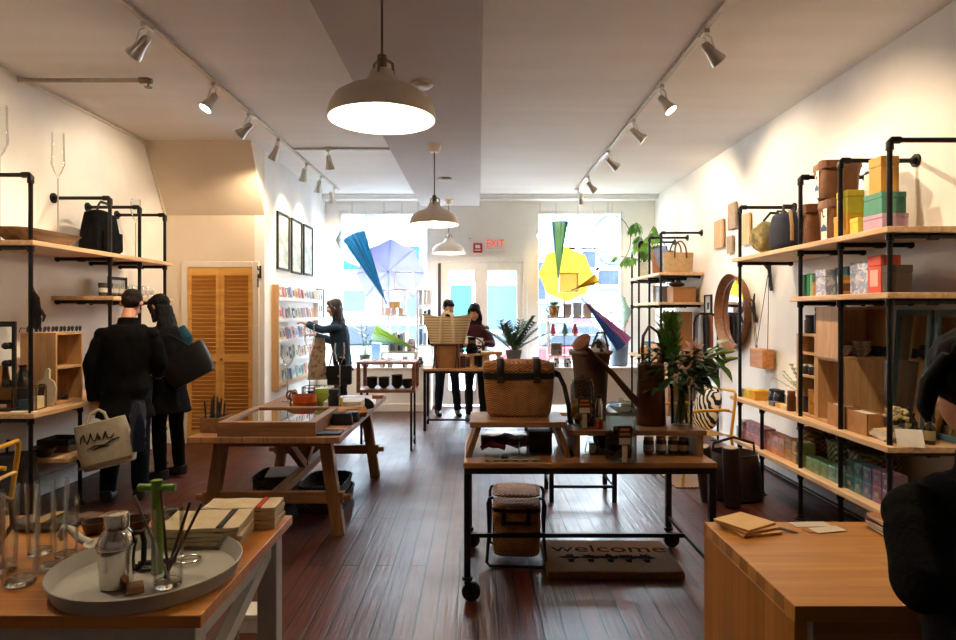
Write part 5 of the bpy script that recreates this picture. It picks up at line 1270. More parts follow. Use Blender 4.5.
# ------------------------------------------------------------------ wooden case on tall black legs
cs = thing('display_cabinet', 'open wooden display cabinet on tall black legs', 'cabinet', (-1.03, 7.35, 0))
w, d = .66, .46
RED = wood('cherry wood', '6e3d20', '8f5530', 'x', .45)
MB().box(-w/2, w/2, -d/2, d/2, .975, 1.0).build('top_panel', RED, cs, bev=.003)
MB().box(-w/2, w/2, -d/2, d/2, .655, .685).build('bottom_panel', RED, cs, bev=.003)
for s_ in (-1, 1):
    for ya, yb in ((-d/2, -d/2+.04), (d/2-.04, d/2)): MB().box(s_*w/2-.02*(1+s_), s_*w/2+.02*(1-s_), ya, yb, .685, .975).build('corner_post', RED, cs, bev=.002)
    
    for y in (-1, 1): MB().box(s_*(w/2-.05)-.012, s_*(w/2-.05)+.012, y*(d/2-.04)-.012, y*(d/2-.04)+.012, 0, .655).build('leg', PIPE, cs)
    MB().box(s_*(w/2-.05)-.008, s_*(w/2-.05)+.008, -d/2+.052, d/2-.052, .08, .10).build('rail', PIPE, cs)
for i, x in enumerate((-.19, -.05, .10, .22)):
    bowl_stack('dark stacked cups, %s from the left inside wooden cabinet' % ORD[i], -1.03+x, 7.32, .6862, .068, (4, 4, 5, 3)[i], DKP, group='dark cups in the wooden cabinet')
for i, (x, c) in enumerate(((-.22, 'c9c6be'), (-.08, 'e0dcd2'), (.08, 'b9bcc4'), (.20, 'd8d2c4'))):
    o = MB().box(-.05, .05, -.07, .07, 0, .004).build('paper_card', colmat(c), loc=(-1.03+x, 7.30, 1.001), rot=(0, 0, R(9*i-12))); tag(o, 'pale card, %s from the left on top of wooden cabinet' % ORD[i], 'card', 'cards on the wooden cabinet')

# ------------------------------------------------------------------ black framed table with straw tote
def frame_table(name, label, x, y, w, d, h, topm, rail=None, caster=False, group=None, cross=False):
    t = thing(name, label, 'table', (x, y, 0), 0, group)
    MB().box(-w/2, w/2, -d/2, d/2, h-.03, h).build('tabletop', topm, t, bev=.003)
    q = .018
    MB().box(-w/2+.005, w/2-.005, -d/2+.005, -d/2+.03, h-.062, h-.031).box(-w/2+.005, w/2-.005, d/2-.03, d/2-.005, h-.062, h-.031).box(-w/2+.005, -w/2+.03, -d/2+.03, d/2-.03, h-.062, h-.031).box(w/2-.03, w/2-.005, -d/2+.03, d/2-.03, h-.062, h-.031).build('apron', PIPE, t)
    zb = .135 if caster else 0
    for sx in (-1, 1):
        for sy in (-1, 1):
            X, Y = sx*(w/2-.022), sy*(d/2-.022)
            MB().box(X-q, X+q, Y-q, Y+q, zb, h-.062).build('leg', PIPE, t, bev=.003)
            if caster:
                cb = MB().lathe([(.03, .115), (.03, .132), (.012, .135)], 14, c=(X, Y, 0)).prism([(X-.02, .11), (X+.02, .11), (X+.035, .05), (X+.015, .04)], Y-.022, Y-.018).prism([(X-.02, .11), (X+.02, .11), (X+.035, .05), (X+.015, .04)], Y+.018, Y+.022).build('caster', PIPE, t)
                MB().tube([(X+.02, Y-.014, .052), (X+.02, Y+.014, .052)], .05, 20).build('wheel', mat('caster rubber', '0e0d0d', .6), cb)
        if rail: MB().box(sx*(w/2-.022)-.009, sx*(w/2-.022)+.009, -d/2+.04, d/2-.04, rail-.012, rail+.012).build('side_rail', PIPE, t)
    if rail and cross is not None: MB().box(-w/2+.03, w/2-.03, cross-.009, cross+.009, rail-.012, rail+.012).build('cross_rail', PIPE, t)
    return t
MIDT = wood('mid table top', '9a6c40', 'bd8c58', 'x', .4)
frame_table('display_table', 'black framed table with straw tote in front of couple', -.035, 8.62, 1.37, .56, .815, MIDT, .10, cross=0)
frame_table('pipe_table', 'small black pipe table hidden behind the front cart', .86, 5.42, .56, .44, .74, MIDT, .13, cross=-.2)
# straw tote on a folding kraft bag stand
STRAW = pattern('straw plait', 'wave', ('9c855f', 'd0ba92'), (0, 0, 9), .85, .4, ramp=(.05, .5), dist=0)
STRAW2 = mat('pale cotton webbing', 'd6c4a2', .9)
t = thing('folding_bag', 'tan canvas bag with crossed legs under the straw tote', 'bag', (-.42, 8.55, .816))
k = MB(); bag_body(k, .34, .24, .31, 1.04); k.build('bag_body', mat('tan duck canvas', '94683f', .9, bump=.2), t)
for s_ in (-1, 1):
    MB().bar((s_*.17, -.135, 0), (s_*.13, -.135, .32), .018).bar((s_*.12, -.145, .0), (s_*.15, -.145, .32), .016).build('leg', DKWOOD, t)
MB().box(-.16, .16, -.142, -.124, .30, .318).build('rail', DKWOOD, t)
t = thing('straw_tote', 'wide striped straw tote with cotton handles', 'tote bag', (-.41, 8.55, 1.136))
k = MB()
rg = []
for j in range(7):
    u = j/6; w_, d_ = .46+.22*u, .26+.04*u
    g = rrect(w_, d_, .36*u + (0 if u < .9 else 0), 40, 3)
    g = [(x, y, z - (.06*u*(1-abs(x)/(w_/2))**1 if False else 0) + .05*u*(abs(x)/(w_/2))**2) for x, y, z in g]
    rg.append(g)
rg += [[(x*.97, y*.95, z-.005) for x, y, z in rg[-1]], [(x*.9, y*.9, z-.12) for x, y, z in rg[-1]]]
k.loft(rg); k.build('tote_body', STRAW, t)
for s_ in (-1, 1):
    yy = s_*.15
    MB().tube([(-.09, s_*.136, .02), (-.085, yy, .20), (-.07, yy, .36), (-.05, yy*.9, .40), (.0, yy*.8, .42), (.05, yy*.9, .40), (.07, yy, .36), (.085, yy, .20), (.09, s_*.136, .02)], .02, 8, flat=.3).build('handle', STRAW2, t)
# riser, kettle and goods at the right of that table
t = thing('riser', 'small round wooden riser under the glass kettle', 'riser', (-.08, 8.45, .816))
MB().lathe([(.03, 0), (.03, .17), (.035, .17)], 16).lathe([(.12, .171), (.12, .19)], 28).build('riser_body', PLYX, t)
t = thing('glass_kettle', 'glass kettle with dark handle and filter on riser', 'kettle', (-.08, 8.45, 1.007))
MB().lathe([(.05, 0), (.075, .01), (.085, .05), (.06, .12), (.042, .15), (.06, .22), (.057, .22), (.039, .15), (.057, .12), (.08, .05), (.01, .006)], 22).build('kettle_body', pane('smoke glass', '9aa2a6', 1.6), t)
MB().lathe([(.046, .128), (.052, .14), (.052, .175), (.046, .185)], 20, cap=False).build('collar', DKWOOD, t)
MB().tube([(.06, 0, .06), (.13, 0, .08), (.14, 0, .15), (.06, 0, .21)], .009, 8).build('handle', BLACK, t)
MB().lathe([(.07, .012), (.079, .05), (.068, .085), (.01, .086)], 20).build('coffee', mat('coffee', '1a0e08', .3), t)
t = thing('wooden_board', 'thick pale wooden board on blocks right of the kettle', 'board', (.18, 8.50, .816))
MB().box(-.14, .14, -.14, .14, .175, .22).box(-.12, -.06, -.1, .1, 0, .174).box(.06, .12, -.1, .1, 0, .174).build('board_body', PLYX, t, bev=.004)
for i, (x, y, h, c) in enumerate(((-.20, 8.52, .19, '5a2c22'), (-.22, 8.66, .24, 'd8d4cc'), (.02, 8.66, .26, '2a2a30'), (.13, 8.70, .22, 'c9c2b4'), (-.13, 8.70, .16, '7a4a2c'))):
    jar('coffee_canister', '%s canister on the couple\'s table behind the riser' % ('oxblood', 'white', 'near-black', 'cream', 'brown')[i], x, y, .816, .038, h, colmat(c, .4), BLACK if i % 2 else PAPER, 'canisters on the black framed table')
# ZZ plant behind the wicker hamper on the hidden table
def zz(l, st, ph):
    for k in range(17):
        a = k*2.4+.3; ln = random.uniform(.36, .56); el = R(random.uniform(35, 75))
        d = Vector((math.cos(a)*math.cos(el), math.sin(a)*math.cos(el), math.sin(el)))
        pts = [Vector((0, 0, ph*.9)) + d*ln*t + Vector((d.x, d.y, -.2))*.10*t*t for t in (0, .35, .7, 1)]
        st.tube(pts, [.008, .007, .005, .003], 6)
        for q in range(9):
            tt = .2 + q*.09; i = min(2, int(tt*3)); f_ = tt*3 - i; p = pts[i].lerp(pts[i+1], min(1, f_)); dd = (pts[i+1]-pts[i]).normalized()
            side = dd.cross(Vector((0, 0, 1))).normalized()
            for s_ in (-1, 1): l.leaf(p, dd*.7 + side*s_ + Vector((0, 0, .15)),   .125*(1.1-tt*.3), .05, n=3, bend=.1)
pot_plant('potted_zz_plant', 'leafy green plant in grey pot behind the wicker hamper', .47, 8.42, .8165, .10, .24, mat('grey cement pot', '5f6468', .8), zz, mat('zz green', '2f5a2a', .4, var=.3))
# ------------------------------------------------------------------ front cart on casters
random.seed(31)
CT = .75
CTOP = wood('cart top', '7c522e', '9e6f42', 'x', .38)
frame_table('rolling_table', 'black pipe framed table on casters with wooden top in front', .603, 3.835, 1.365, .83, CT, CTOP, .20, caster=True, cross=.045)
Z = CT + .001
# splayed bench
b = thing('riser_bench', 'small splay-legged oak bench under the wicker hamper', 'bench', (.225, 3.72, Z))
MB().box(-.27, .27, -.19, .19, .168, .198).build('bench_top', OAK, b, bev=.003)
for s_ in (-1, 1):
    MB().prism([(s_*.205, .168), (s_*.235, .168), (s_*.295, 0), (s_*.262, 0)], -.18, .18).build('leg', OAKZ, b, bev=.003)
BT = Z + .199
# long open box riser
r_ = thing('riser_box', 'long open-fronted oak riser box holding can and jars', 'riser', (.90, 3.80, Z))
MB().box(-.40, .38, -.24, .26, .118, .146).build('top_panel', OAK, r_, bev=.003)
for x in (-.345, .345): MB().box(x-.017, x+.017, -.235, .255, 0, .118).build('side_panel', OAKZ, r_, bev=.002)
RT = Z + .147
# wicker hamper
WICK = weave('hamper wicker', '7a4420', 'cf8a48', 240, 480, bump=.9)
h = thing('wicker_hamper', 'large tan wicker hamper with dark strap on the oak bench', 'basket', (.24, 3.79, BT))
k = MB()
rg = []
for j, (z_, w, d) in enumerate(((0, .34, .19), (.012, .36, .21), (.03, .375, .22), (.14, .40, .235), (.26, .412, .24), (.27, .412, .24))):
    g = rrect(w, d, z_, 96, 5)
    g = [(x*(1+.008*(1 if q % 2 else -1)), y*(1+.012*(1 if q % 2 else -1)), z) for q, (x, y, z) in enumerate(g)]
    rg.append(g)
k.loft(rg); k.build('basket_body', WICK, h)
MB().loft([rrect(.42, .25, .271, 64, 5), rrect(.425, .255, .285, 64, 5), rrect(.41, .24, .312, 64, 5), rrect(.30, .17, .325, 64, 4)]).build('lid', WICK, h)
MB().loft([rrect(.416, .246, .222, 64, 5), rrect(.420, .250, .224, 64, 5), rrect(.421, .250, .256, 64, 5), rrect(.416, .246, .258, 64, 5)], cap=False).build('leather_band', LEATHER, h)
for x in (-.11, .10):
    MB().tube([(x, -.128, .20), (x, -.130, .26), (x, -.128, .30), (x, -.105, .335), (x, -.04, .342)], .021, 8, flat=.25).build('strap', LEATHER, h)
    MB().box(x-.016, x+.016, -.142, -.134, .205, .235).build('buckle', mat('dull buckle', '4a3a26', .4, metal=.7), h)
MB().tube([(.205, 0, .25), (.235, -.06, .24), (.26, -.1, .18), (.285, -.11, .06), (.295, -.09, -.03), (.29, -.03, -.04)], .02, 8, flat=.3).build('shoulder_strap', LEATHER, h)
# under the bench
MAROON = mat('maroon cloth', '4a161a', .9, var=.4, sc=20, bump=.4)
t = thing('folded_scarf', 'crumpled maroon scarf under the splayed oak bench', 'scarf', (.17, 3.72, Z+.012), R(4))
k = MB(); rg = []
for j in range(9):
    x = -.15+.035*j; rg.append([(x, .07*math.cos(a)*(1+.2*math.sin(3*x*20+a)), .045+.008*math.sin(j*1.9)+(.03+.01*math.sin(a*3+j))*math.sin(a)) for a in [2*PI*q/16 for q in range(16)]])
k.loft(rg); k.build('scarf_body', MAROON, t)
MB().tube([(-.16, -.08, .02), (-.10, -.085, .05), (-.02, -.08, .02)], .014, 8, flat=.4).build('scarf_end', mat('red piping', '7c2620', .8), t)
o = MB().box(-.15, .15, -.055, .055, 0, .009).build('checked_tile', pattern('check tile', 'checker', ('8f8672', '3b382f'), (38, 38, 38), .6, 0), loc=(.19, 3.50, Z), bev=.002); tag(o, 'checked grey and cream tile at front edge of the cart', 'tile')
rt('dark_box', 'dark lidded box under right side of the splayed bench', 'box', .36, 3.76, Z, .13, .2, .12, '1c1512')
t = thing('glass_tumbler', 'clear glass standing on the checked tile', 'glass', (.25, 3.53, Z+.0095))
MB().lathe([(.025, 0), (.032, .10), (.029, .10), (.022, .008), (.002, .006)], 18, cap=False).build('glass_body', GLASS, t)
t = thing('scissors', 'dark scissors lying on the checked tile', 'scissors', (.12, 3.50, Z+.0095), R(80))
for s_ in (-1, 1):
    k = MB(); k.m = T(rz=s_*.12); k.prism([(-.006, 0), (.006, 0), (0, .09)], .001+.001*s_+.001, .003+.001*s_+.001, 'z').tube([(s_*.014+.014*math.cos(a), -.03+.02*math.sin(a), .004) for a in [2*PI*q/16 for q in range(16)]], .003, 6, loop=True).box(-.004, .004, -.012, .005, .001, .004); k.build('blade', STEEL if s_ > 0 else BLACK, t)
# glass jars with goods
def big_jar(label, x, y, z, r, hh, fillc, lab2):
    t = thing('glass_jar', label, 'jar', (x, y, z), 0)
    MB().lathe([(r*.93, 0), (r, .008), (r, hh*.80), (r*.86, hh*.86), (r*.86, hh*.88), (r*.82, hh*.88), (r*.96, hh*.79), (r*.96, .012), (r*.3, .01)], 30, cap=False).build('jar_glass', pane('jar glass', 'dfe3e0', .3), t)
    MB().lathe([(r*.92, hh*.885), (r*.95, hh*.90), (r*.7, hh*.94), (r*.15, hh*.955), (r*.18, hh*.99), (r*.1, hh), (.001, hh)], 28).build('lid', pane('jar glass', 'dfe3e0', .3), t)
    fl = [MB() for _ in fillc]
    for q in range(40):
        a = random.random()*6.28; rr = random.random()**.5*r*.78; zz = .03 + random.random()*hh*.42
        i = q % len(fillc); fl[i].ball((rr*math.cos(a), rr*math.sin(a), zz), (.02, .016, .018), 7, 5)
    for f_, c in zip(fl, fillc): stuff_o = f_.build('wrapped_sweets', colmat(c, .4), t); stuff_o['kind'] = 'stuff'
    MB().box(-.036, .036, -r-.006, -r-.002, hh*.30, hh*.60).build('printed_label', mat('black label', '15110f', .5), t)
    MB().box(-.030, .030, -r-.0075, -r-.0062, hh*.31, hh*.41).box(-.014, .014, -r-.0065, -r-.003, .01, hh*.29).build('paper_tag', mat('tag card', 'b59f82', .7), t)
    MB().box(-.028, .028, -r-.0075, -r-.0062, hh*.45, hh*.49).box(-.024, .024, -r-.0075, -r-.0062, hh*.52, hh*.56).build('label_lettering', mat('orange ink', 'a85a2a', .6), t)
    return t
big_jar('large lidded glass jar with dark label at front of the riser', .78, 3.475, Z, .085, .34, ('3a2418', '2a1a14', '6a4a34'), 'x')
big_jar('glass jar with orange wrapped sweets behind the hamper strap', .60, 3.66, RT, .068, .30, ('c07a20', '7a1f24', 'b9b3a8'), 'x')
t = thing('steel_flask', 'slim steel flask beside the glass jar with sweets', 'flask', (.70, 3.68, RT))
MB().lathe([(.02, 0), (.022, .005), (.022, .13), (.014, .15), (.014, .165)], 18).build('flask_body', STEEL, t)
MB().lathe([(.016, .165), (.016, .18), (.012, .183)], 16).build('cap', BLACK, t)
t = thing('jam_jar', 'small red jam jar in front of the steel flask', 'jar', (.685, 3.61, RT))
MB().lathe([(.02, 0), (.024, .005), (.024, .04), (.02, .048)], 16).build('jar_body', mat('jam red', '7a1a20', .3), t)
MB().lathe([(.023, .048), (.023, .06), (.02, .061)], 16).build('lid', mat('gold lid', '9a7a3a', .35, metal=.7), t)
# dark bucket with patterned bag
t = thing('planter_bucket', 'tall dark brown tapered bucket behind the glass jar', 'bucket', (.69, 3.90, RT))
BUCK = mat('rust brown zinc', '4a3022', .6, var=.35, sc=8)
MB().lathe([(.085, 0), (.09, .005), (.105, .30), (.118, .40), (.128, .405), (.128, .425), (.112, .425), (.10, .38), (.08, .02), (.005, .015)], 30, cap=False).build('bucket_body', BUCK, t)
MB().tube([(.125*math.cos(a), .125*math.sin(a), .418) for a in [2*PI*q/28 for q in range(28)]], .008, 7, loop=True).build('rolled_rim', mat('pale rim', '8a6e58', .6), t)
t = thing('patterned_bag', 'black and white patterned bag standing in the dark bucket', 'bag', (.745, 3.93, RT+.30))
k = MB(); k.ball((0, 0, .11), (.055, .04, .09), 16, 10); k.build('bag_body', pattern('black white blotch', 'noise', ('0e0e10', 'c9c9cc'), (16, 16, 16), .7, 0, ramp=(.48, .52)), t)
MB().tube([(-.03, 0, .18), (-.01, -.02, .235), (.03, -.02, .235), (.055, 0, .15), (.06, 0, .10)], .007, 7).build('handle', BLACK, t)
# copper watering can
COP = mat('aged copper', '4f2d1e', .38, metal=.55, var=.35, sc=9)
t = thing('watering_can', 'tall dark copper watering can with long spout and rose', 'watering can', (1.02, 3.76, RT))
MB().lathe([(.082, 0), (.086, .006), (.078, .34), (.078, .352), (.07, .352), (.07, .33), (.01, .32)], 30).build('can_body', COP, t)
MB().tube([(.07*math.cos(a), .07*math.sin(a), .352) for a in [2*PI*q/26 for q in range(26)]], .009, 7, loop=True).build('rim', mat('pale copper', '8a5a44', .4, metal=.5), t)
MB().tube([(-.07, -.005, .12), (-.12, -.01, .17), (-.23, -.02, .30), (-.39, -.04, .455)], [.026, .021, .017, .014], 12).build('spout', COP, t)
k = MB(); k.m = Matrix.Translation((-.397, -.042, .464)) @ Vector((-.62, -.42, .66)).to_track_quat('Z', 'Y').to_matrix().to_4x4()
ro = k.lathe([(.014, -.02), (.03, 0), (.058, .03), (.062, .034), (.06, .04), (.02, .046), (.002, .047)], 26).build('rose', mat('rose copper', '7a4a30', .4, metal=.5, var=.2), t)
MB().tube([(.065, 0, .30), (.075, 0, .42), (.045, 0, .54), (-.01, 0, .58), (-.045, 0, .52), (-.05, 0, .44), (-.045, 0, .35)], .0095, 9).build('handle', COP, t)
MB().tube([(0, .078, .28), (0, .125, .30), (0, .14, .2), (0, .115, .08), (0, .082, .06)], .009, 9).build('side_handle', COP, t)
# glass vase with lilies and greens
t = thing('flower_vase', 'glass vase with mixed greens and pink lily', 'flowers', (1.195, 3.74, RT))
MB().lathe([(.058, 0), (.062, .006), (.066, .20), (.072, .235), (.068, .235), (.062, .20), (.058, .014), (.004, .012)], 28, cap=False).build('vase_glass', pane('vase glass', 'e9f0ec', 1.2), t)
st = MB(); LF = MB(); LD = MB(); BR = MB()
for k_ in range(22):
    a = random.random()*6.28; st.cyl((.04*math.cos(a), .04*math.sin(a), .015), (-.03*math.cos(a+.5)+random.uniform(-.03, .03), -.03*math.sin(a+.5), .28), .0035, n=5)
for k_ in range(190):      # dark mass
    a = random.random()*6.28; rr = random.random()**.5*.16; p = Vector((rr*math.cos(a)-.03, rr*math.sin(a)*.9, random.uniform(.22, .44)))
    LD.leaf(p, Vector((math.cos(a), math.sin(a), random.uniform(-.5, .9))), random.uniform(.06, .11), random.uniform(.035, .06), n=3)
for k_ in range(260):      # upright bright plume
    p = Vector((random.uniform(-.10, -.02), random.uniform(-.03, .05), random.uniform(.36, .61))); a = random.random()*6.28
    BR.leaf(p, Vector((math.cos(a)*.6, math.sin(a)*.6, 1.2)), random.uniform(.06, .10), .02, n=2)
for (p, e) in (((0, 0, .28), (.20, -.03, .42)), ((0, 0, .26), (.25, -.01, .36)), ((0, 0, .28), (.22, .0, .47)), ((0, 0, .27), (.15, -.06, .31))):
    p, e = Vector(p), Vector(e); st.tube([p, (p+e)/2+Vector((0, 0, .03)), e], .004, 5)
    for q in range(6):
        c = p.lerp(e, .35+.13*q); s_ = 1 if q % 2 else -1
        LF.leaf(c, Vector((.6, .5*s_-.2, .5*s_)), random.uniform(.09, .12), .075, n=5, bend=.35)
st.build('stem', mat('flower stem', '4f6a34', .6), t)
LD.build('foliage', mat('bouquet dark green', '24401c', .5, var=.4, sc=12), t)
BR.build('plume', mat('bouquet bright green', '507c24', .5, var=.4), t)
LF.build('side_leaf', mat('lily leaf', '35601f', .45, var=.3), t)
PINK = mat('lily pink', 'f6c6b8', .6, var=.15)
for (c, s_) in (((.035, -.10, .455), 1), ((.075, -.06, .40), .6)):
    k = MB()
    for q in range(6):
        a = q*PI/3+.3; k.leaf(c, Vector((math.cos(a), -.55, math.sin(a)*.8+.1)), .06*s_, .027*s_, up=(0, -1, 0), n=5, bend=.45)
    lo = k.build('lily', PINK, t)
    k = MB()
    for q in range(5): k.cyl(c, (c[0]+.012*math.cos(q*1.3), c[1]-.05*s_, c[2]+.012*math.sin(q*1.3)), .0015, n=4)
    k.build('stamen', mat('stamen', '8a4a1a', .6), lo)
for (c, d) in (((.20, -.03, .425), (1, -.2, .12)), ((.235, -.01, .385), (1, 0, .08))):
    d = Vector(d).normalized(); k = MB(); k.tube([Vector(c)+d*x for x in (0, .02, .05, .085, .10)], [.004, .011, .013, .008, .002], 8); k.build('lily_bud', mat('bud green', '9aa23c', .5), t)
# inside the riser box
for i, (x, h_, c) in enumerate(((.98, .09, '4a2f24'), (1.05, .095, '5a3a30'), (1.12, .09, '46282a'), (1.18, .085, '3a2420'))):
    t = thing('preserve_jar', 'small dark preserve jar, %s from the left inside the riser box' % ORD[i], 'jar', (x, 3.66, Z), 0, 'preserve jars in the riser box')
    MB().lathe([(.026, 0), (.03, .005), (.03, h_*.74), (.024, h_*.84)], 18).build('jar_body', mat('preserve ' + c, c, .25, coat=.4), t)
    MB().lathe([(.027, h_*.84), (.027, h_), (.024, h_+.001)], 18).build('lid', mat('gold lid', '9a7a3a', .35, metal=.7), t)
    MB().lathe([(.0305, h_*.2), (.031, h_*.22), (.031, h_*.55), (.0305, h_*.57)], 18, cap=False).build('paper_label', PAPER if i == 1 else mat('tag card', 'b59f82', .7), t)
t = thing('cellophane_bag', 'clear cellophane bag glinting inside the riser box', 'bag', (.66, 3.68, Z))
k = MB(); bag_body(k, .09, .06, .095, .55, n=16); k.build('bag_body', pane('cellophane', 'f2f5f8', 3.0), t)
MB().box(-.018, .018, -.012, .012, .002, .05).build('bag_content', mat('white sweets', 'd8d4cc', .5), t)
t = thing('black_pot', 'round black pot inside the left of riser box', 'pot', (.76, 3.82, Z))
MB().lathe([(.05, 0), (.068, .03), (.07, .06), (.055, .085), (.045, .085), (.01, .02)], 22).build('pot_body', DKP, t)
# ------------------------------------------------------------------ below the cart
t = thing('wicker_stool', 'wicker backpack stool with black tube frame under the cart', 'stool', (.245, 4.06, .001), R(-4)); t.scale = (1, 1, .95)
k = MB()
rg = [[(x*(1+.01*(1 if q % 2 else -1)), y, z) for q, (x, y, z) in enumerate(rrect(w, d, z, 72, 5))] for (w, d, z) in ((.27, .20, .04), (.29, .22, .055), (.30, .225, .22), (.30, .225, .36), (.29, .215, .37))]
k.loft(rg); k.build('basket_body', WICK, t)
MB().loft([rrect(.24, .26, .435, 40, 5), rrect(.30, .29, .442, 40, 5), rrect(.30, .29, .452, 40, 5), rrect(.24, .26, .458, 40, 5)]).build('seat', WICK, t)
for y, rr in ((-.135, 1), (.135, 1)):
    k = MB(); w = .175
    k.tube([(-.14, y, .436), (-w+.01, y, .43), (-w, y*1.02, .40), (-w*.97, y*.6, .2), (-w*1.03, y*1.35, .03), (-w+.015, y*1.38, .011), (w-.015, y*1.38, .011), (w*1.03, y*1.35, .03), (w*.97, y*.6, .2), (w, y*1.02, .40), (w-.01, y, .43), (.14, y, .436)], .0105, 9); k.build('tube_frame', PIPE, t)
MB().loft([rrect(.305, .23, .33, 40, 5), rrect(.308, .233, .331, 40, 5), rrect(.308, .233, .352, 40, 5), rrect(.305, .23, .353, 40, 5)], cap=False).build('leather_band', LEATHER, t)
k = MB().box(-.09, .09, -.122, -.117, .255, .275); k.build('pocket_strap', LEATHER, t)
for s_ in (-1, 1): MB().box(s_*.075-.012, s_*.075+.012, -.124, -.116, .25, .36).build('strap', LEATHER, t)
t = thing('doormat', 'thick brown coir doormat with black plants and lettering', 'doormat', (.81, 3.97, .001), R(-1))
MB().box(-.40, .40, -.26, .26, 0, .045).build('mat_body', mat('coir', '5e3d16', .95, var=.3, sc=90, bump=.8, bsc=220), t, bev=.008)
BLK = mat('mat black', '0c0a08', .95, spec=.05)
lt = lettering('welcome', .16, BLK, t, (.02, .10, .0455), (0, 0, 0), ext=.0008, sx=1.25)
k = MB()
for q, x in enumerate((-.24, -.12, .0, .11, .22)):
    for j in range(9):
        a = R(20 + 17.5*j); k.leaf((x+.01*math.cos(a*3), -.06, .0462+.0003*j), (math.cos(a), math.sin(a)*.8, 0), random.uniform(.05, .085), .03, n=3, bend=0, fold=0)
    k.prism([(x-.022, -.07), (x+.022, -.07), (x+.014, -.12), (x-.014, -.12)], .0455, .0465, 'z')
pm = k.build('printed_plants', BLK, t)
# ------------------------------------------------------------------ foreground left table
random.seed(41)
FT = .75
FTOP = staves('foreground table top', ('a8692c', 'bd7f3b'), .055, .7, '7a4a20', 'x', .38, msize=.0008, grain=.45, bump=.1)
GRY = mat('grey white paint', (.50, .49, .46), .5, var=.05)
t = thing('butcher_table', 'butcher-block topped table with pale painted legs at front left', 'table', (-1.55, 2.12, 0))
MB().box(-.85, .81, -.42, .42, FT-.035, FT).build('tabletop', FTOP, t, bev=.003)
MB().box(-.80, .76, -.37, -.345, FT-.125, FT-.036).box(-.80, .76, .345, .37, FT-.125, FT-.036).box(.735, .76, -.345, .345, FT-.125, FT-.036).box(-.80, -.775, -.345, .345, FT-.125, FT-.036).build('apron', GRY, t)
for sx in (-.785, .735):
    for sy in (-.35, .35): MB().box(sx-.03, sx+.045, sy-.035, sy+.035, 0, FT-.036).build('leg', GRY, t, bev=.003)
MB().bar((.745, -.30, FT-.30), (.745, .30, FT-.10), .035, .05).build('brace', GRY, t)
Z = FT + .001
# round tray
t = thing('round_tray', 'large round pale grey tray with low rim', 'tray', (-1.0, 1.935, Z))
MB().lathe([(.235, 0), (.25, .003), (.268, .05), (.265, .052), (.246, .008), (.002, .007)], 64).build('tray_body', mat('tray enamel', (.42, .41, .37), .5, var=.05), t)
TZ = Z + .0085
# cocktail shaker with handle
t = thing('cocktail_shaker', 'steel cocktail shaker with black handle on the tray', 'shaker', (-1.055, 1.86, TZ), R(20))
CHR = mat('polished steel', (.62, .59, .55), .14, metal=1, var=.05)
MB().lathe([(.040, 0), (.044, .004), (.050, .10), (.053, .125), (.048, .145), (.034, .165), (.030, .17)], 32).build('shaker_body', CHR, t)
MB().lathe([(.031, .171), (.034, .173), (.034, .205), (.030, .213), (.002, .215)], 28).build('cap', CHR, t)
MB().lathe([(.0535, .118), (.0545, .121), (.0545, .127), (.0535, .13)], 32, cap=False).build('band', STEEL, t)
MB().tube([(.045, 0, .15), (.066, 0, .15), (.072, 0, .12), (.070, 0, .06), (.05, 0, .04)], .008, 8).build('handle', BLACK, t)
# green T-handled tool
t = thing('t_handle_muddler', 'bright green T-handled tool standing on the tray', 'tool', (-.985, 1.955, TZ))
GRN = mat('apple green plastic', '5f8a2a', .4, var=.05)
MB().cyl((0, 0, 0), (0, 0, .285), .0165, n=18).build('shaft', GRN, t)
MB().tube([(-.058, 0, .262), (-.055, 0, .262), (.055, 0, .262), (.058, 0, .262)], [.009, .012, .012, .009], 14).build('handle', GRN, t)
# glass with stir sticks
def tumbler(label, x, y, z, r, h, group=None):
    t = thing('tall_glass', label, 'glass', (x, y, z), 0, group)
    MB().lathe([(r*.82, 0), (r*.86, .003), (r, h), (r*.95, h), (r*.80, .022), (.002, .018)], 30, cap=False).build('glass_body', GL, t)
    MB().lathe([(r*.76, .002), (r*.8, .005), (r*.79, .017), (r*.7, .0175)], 24).build('glass_base', GLB, t)
    return t
GL = pane('drinking glass', 'fdfefd', .45); GLB = mat('thick glass base', (1, 1, 1), .02, var=0, trans=1, ior=1.45)
tumbler('clear glass on tray holding stir sticks', -.905, 1.86, TZ, .046, .235)
for i, (dx, a, b, c, h) in enumerate(((-.012, -26, 5, '8a8078', .27), (.0, -9, -3, '5a3c26', .26), (.010, 26, 3, '3a2418', .24), (.014, 33, -6, '4a3222', .23))):
    o = MB().cyl((0, 0, .0), (0, 0, h), .0042, n=7).build('stir_stick', colmat(c, .5), loc=(-.905-.028*math.sin(R(a)), 1.86+.01*(i-1.5), TZ+.0215), rot=(R(b), R(a)*.75, 0)); tag(o, '%s stir stick in the glass on the tray' % ('pale metal', 'thick wooden', 'dark slim', 'brown slim')[i], 'stick', 'stir sticks')
t = thing('bar_tongs', 'black tongs lying on the tray behind the shaker', 'tongs', (-1.09, 1.99, TZ+.001), R(-20))
MB().tube([(-.07, -.012, .006), (.07, -.008, .006), (.085, 0, .006), (.07, .008, .006), (-.07, .012, .006)], .006, 8).build('tong_arm', BLACK, t)
t = thing('strainer', 'black handled strainer lying on tray beside the shaker', 'strainer', (-1.0, 2.02, TZ+.001), R(15))
MB().tube([(-.07, 0, .008), (.04, 0, .010)], .009, 8).build('handle', BLACK, t)
MB().tube([(.075+.035*math.cos(a), .035*math.sin(a), .008) for a in [2*PI*q/20 for q in range(20)]], .004, 6, loop=True).box(.045, .105, -.002, .002, .006, .010).build('wire_ring', STEEL, t)
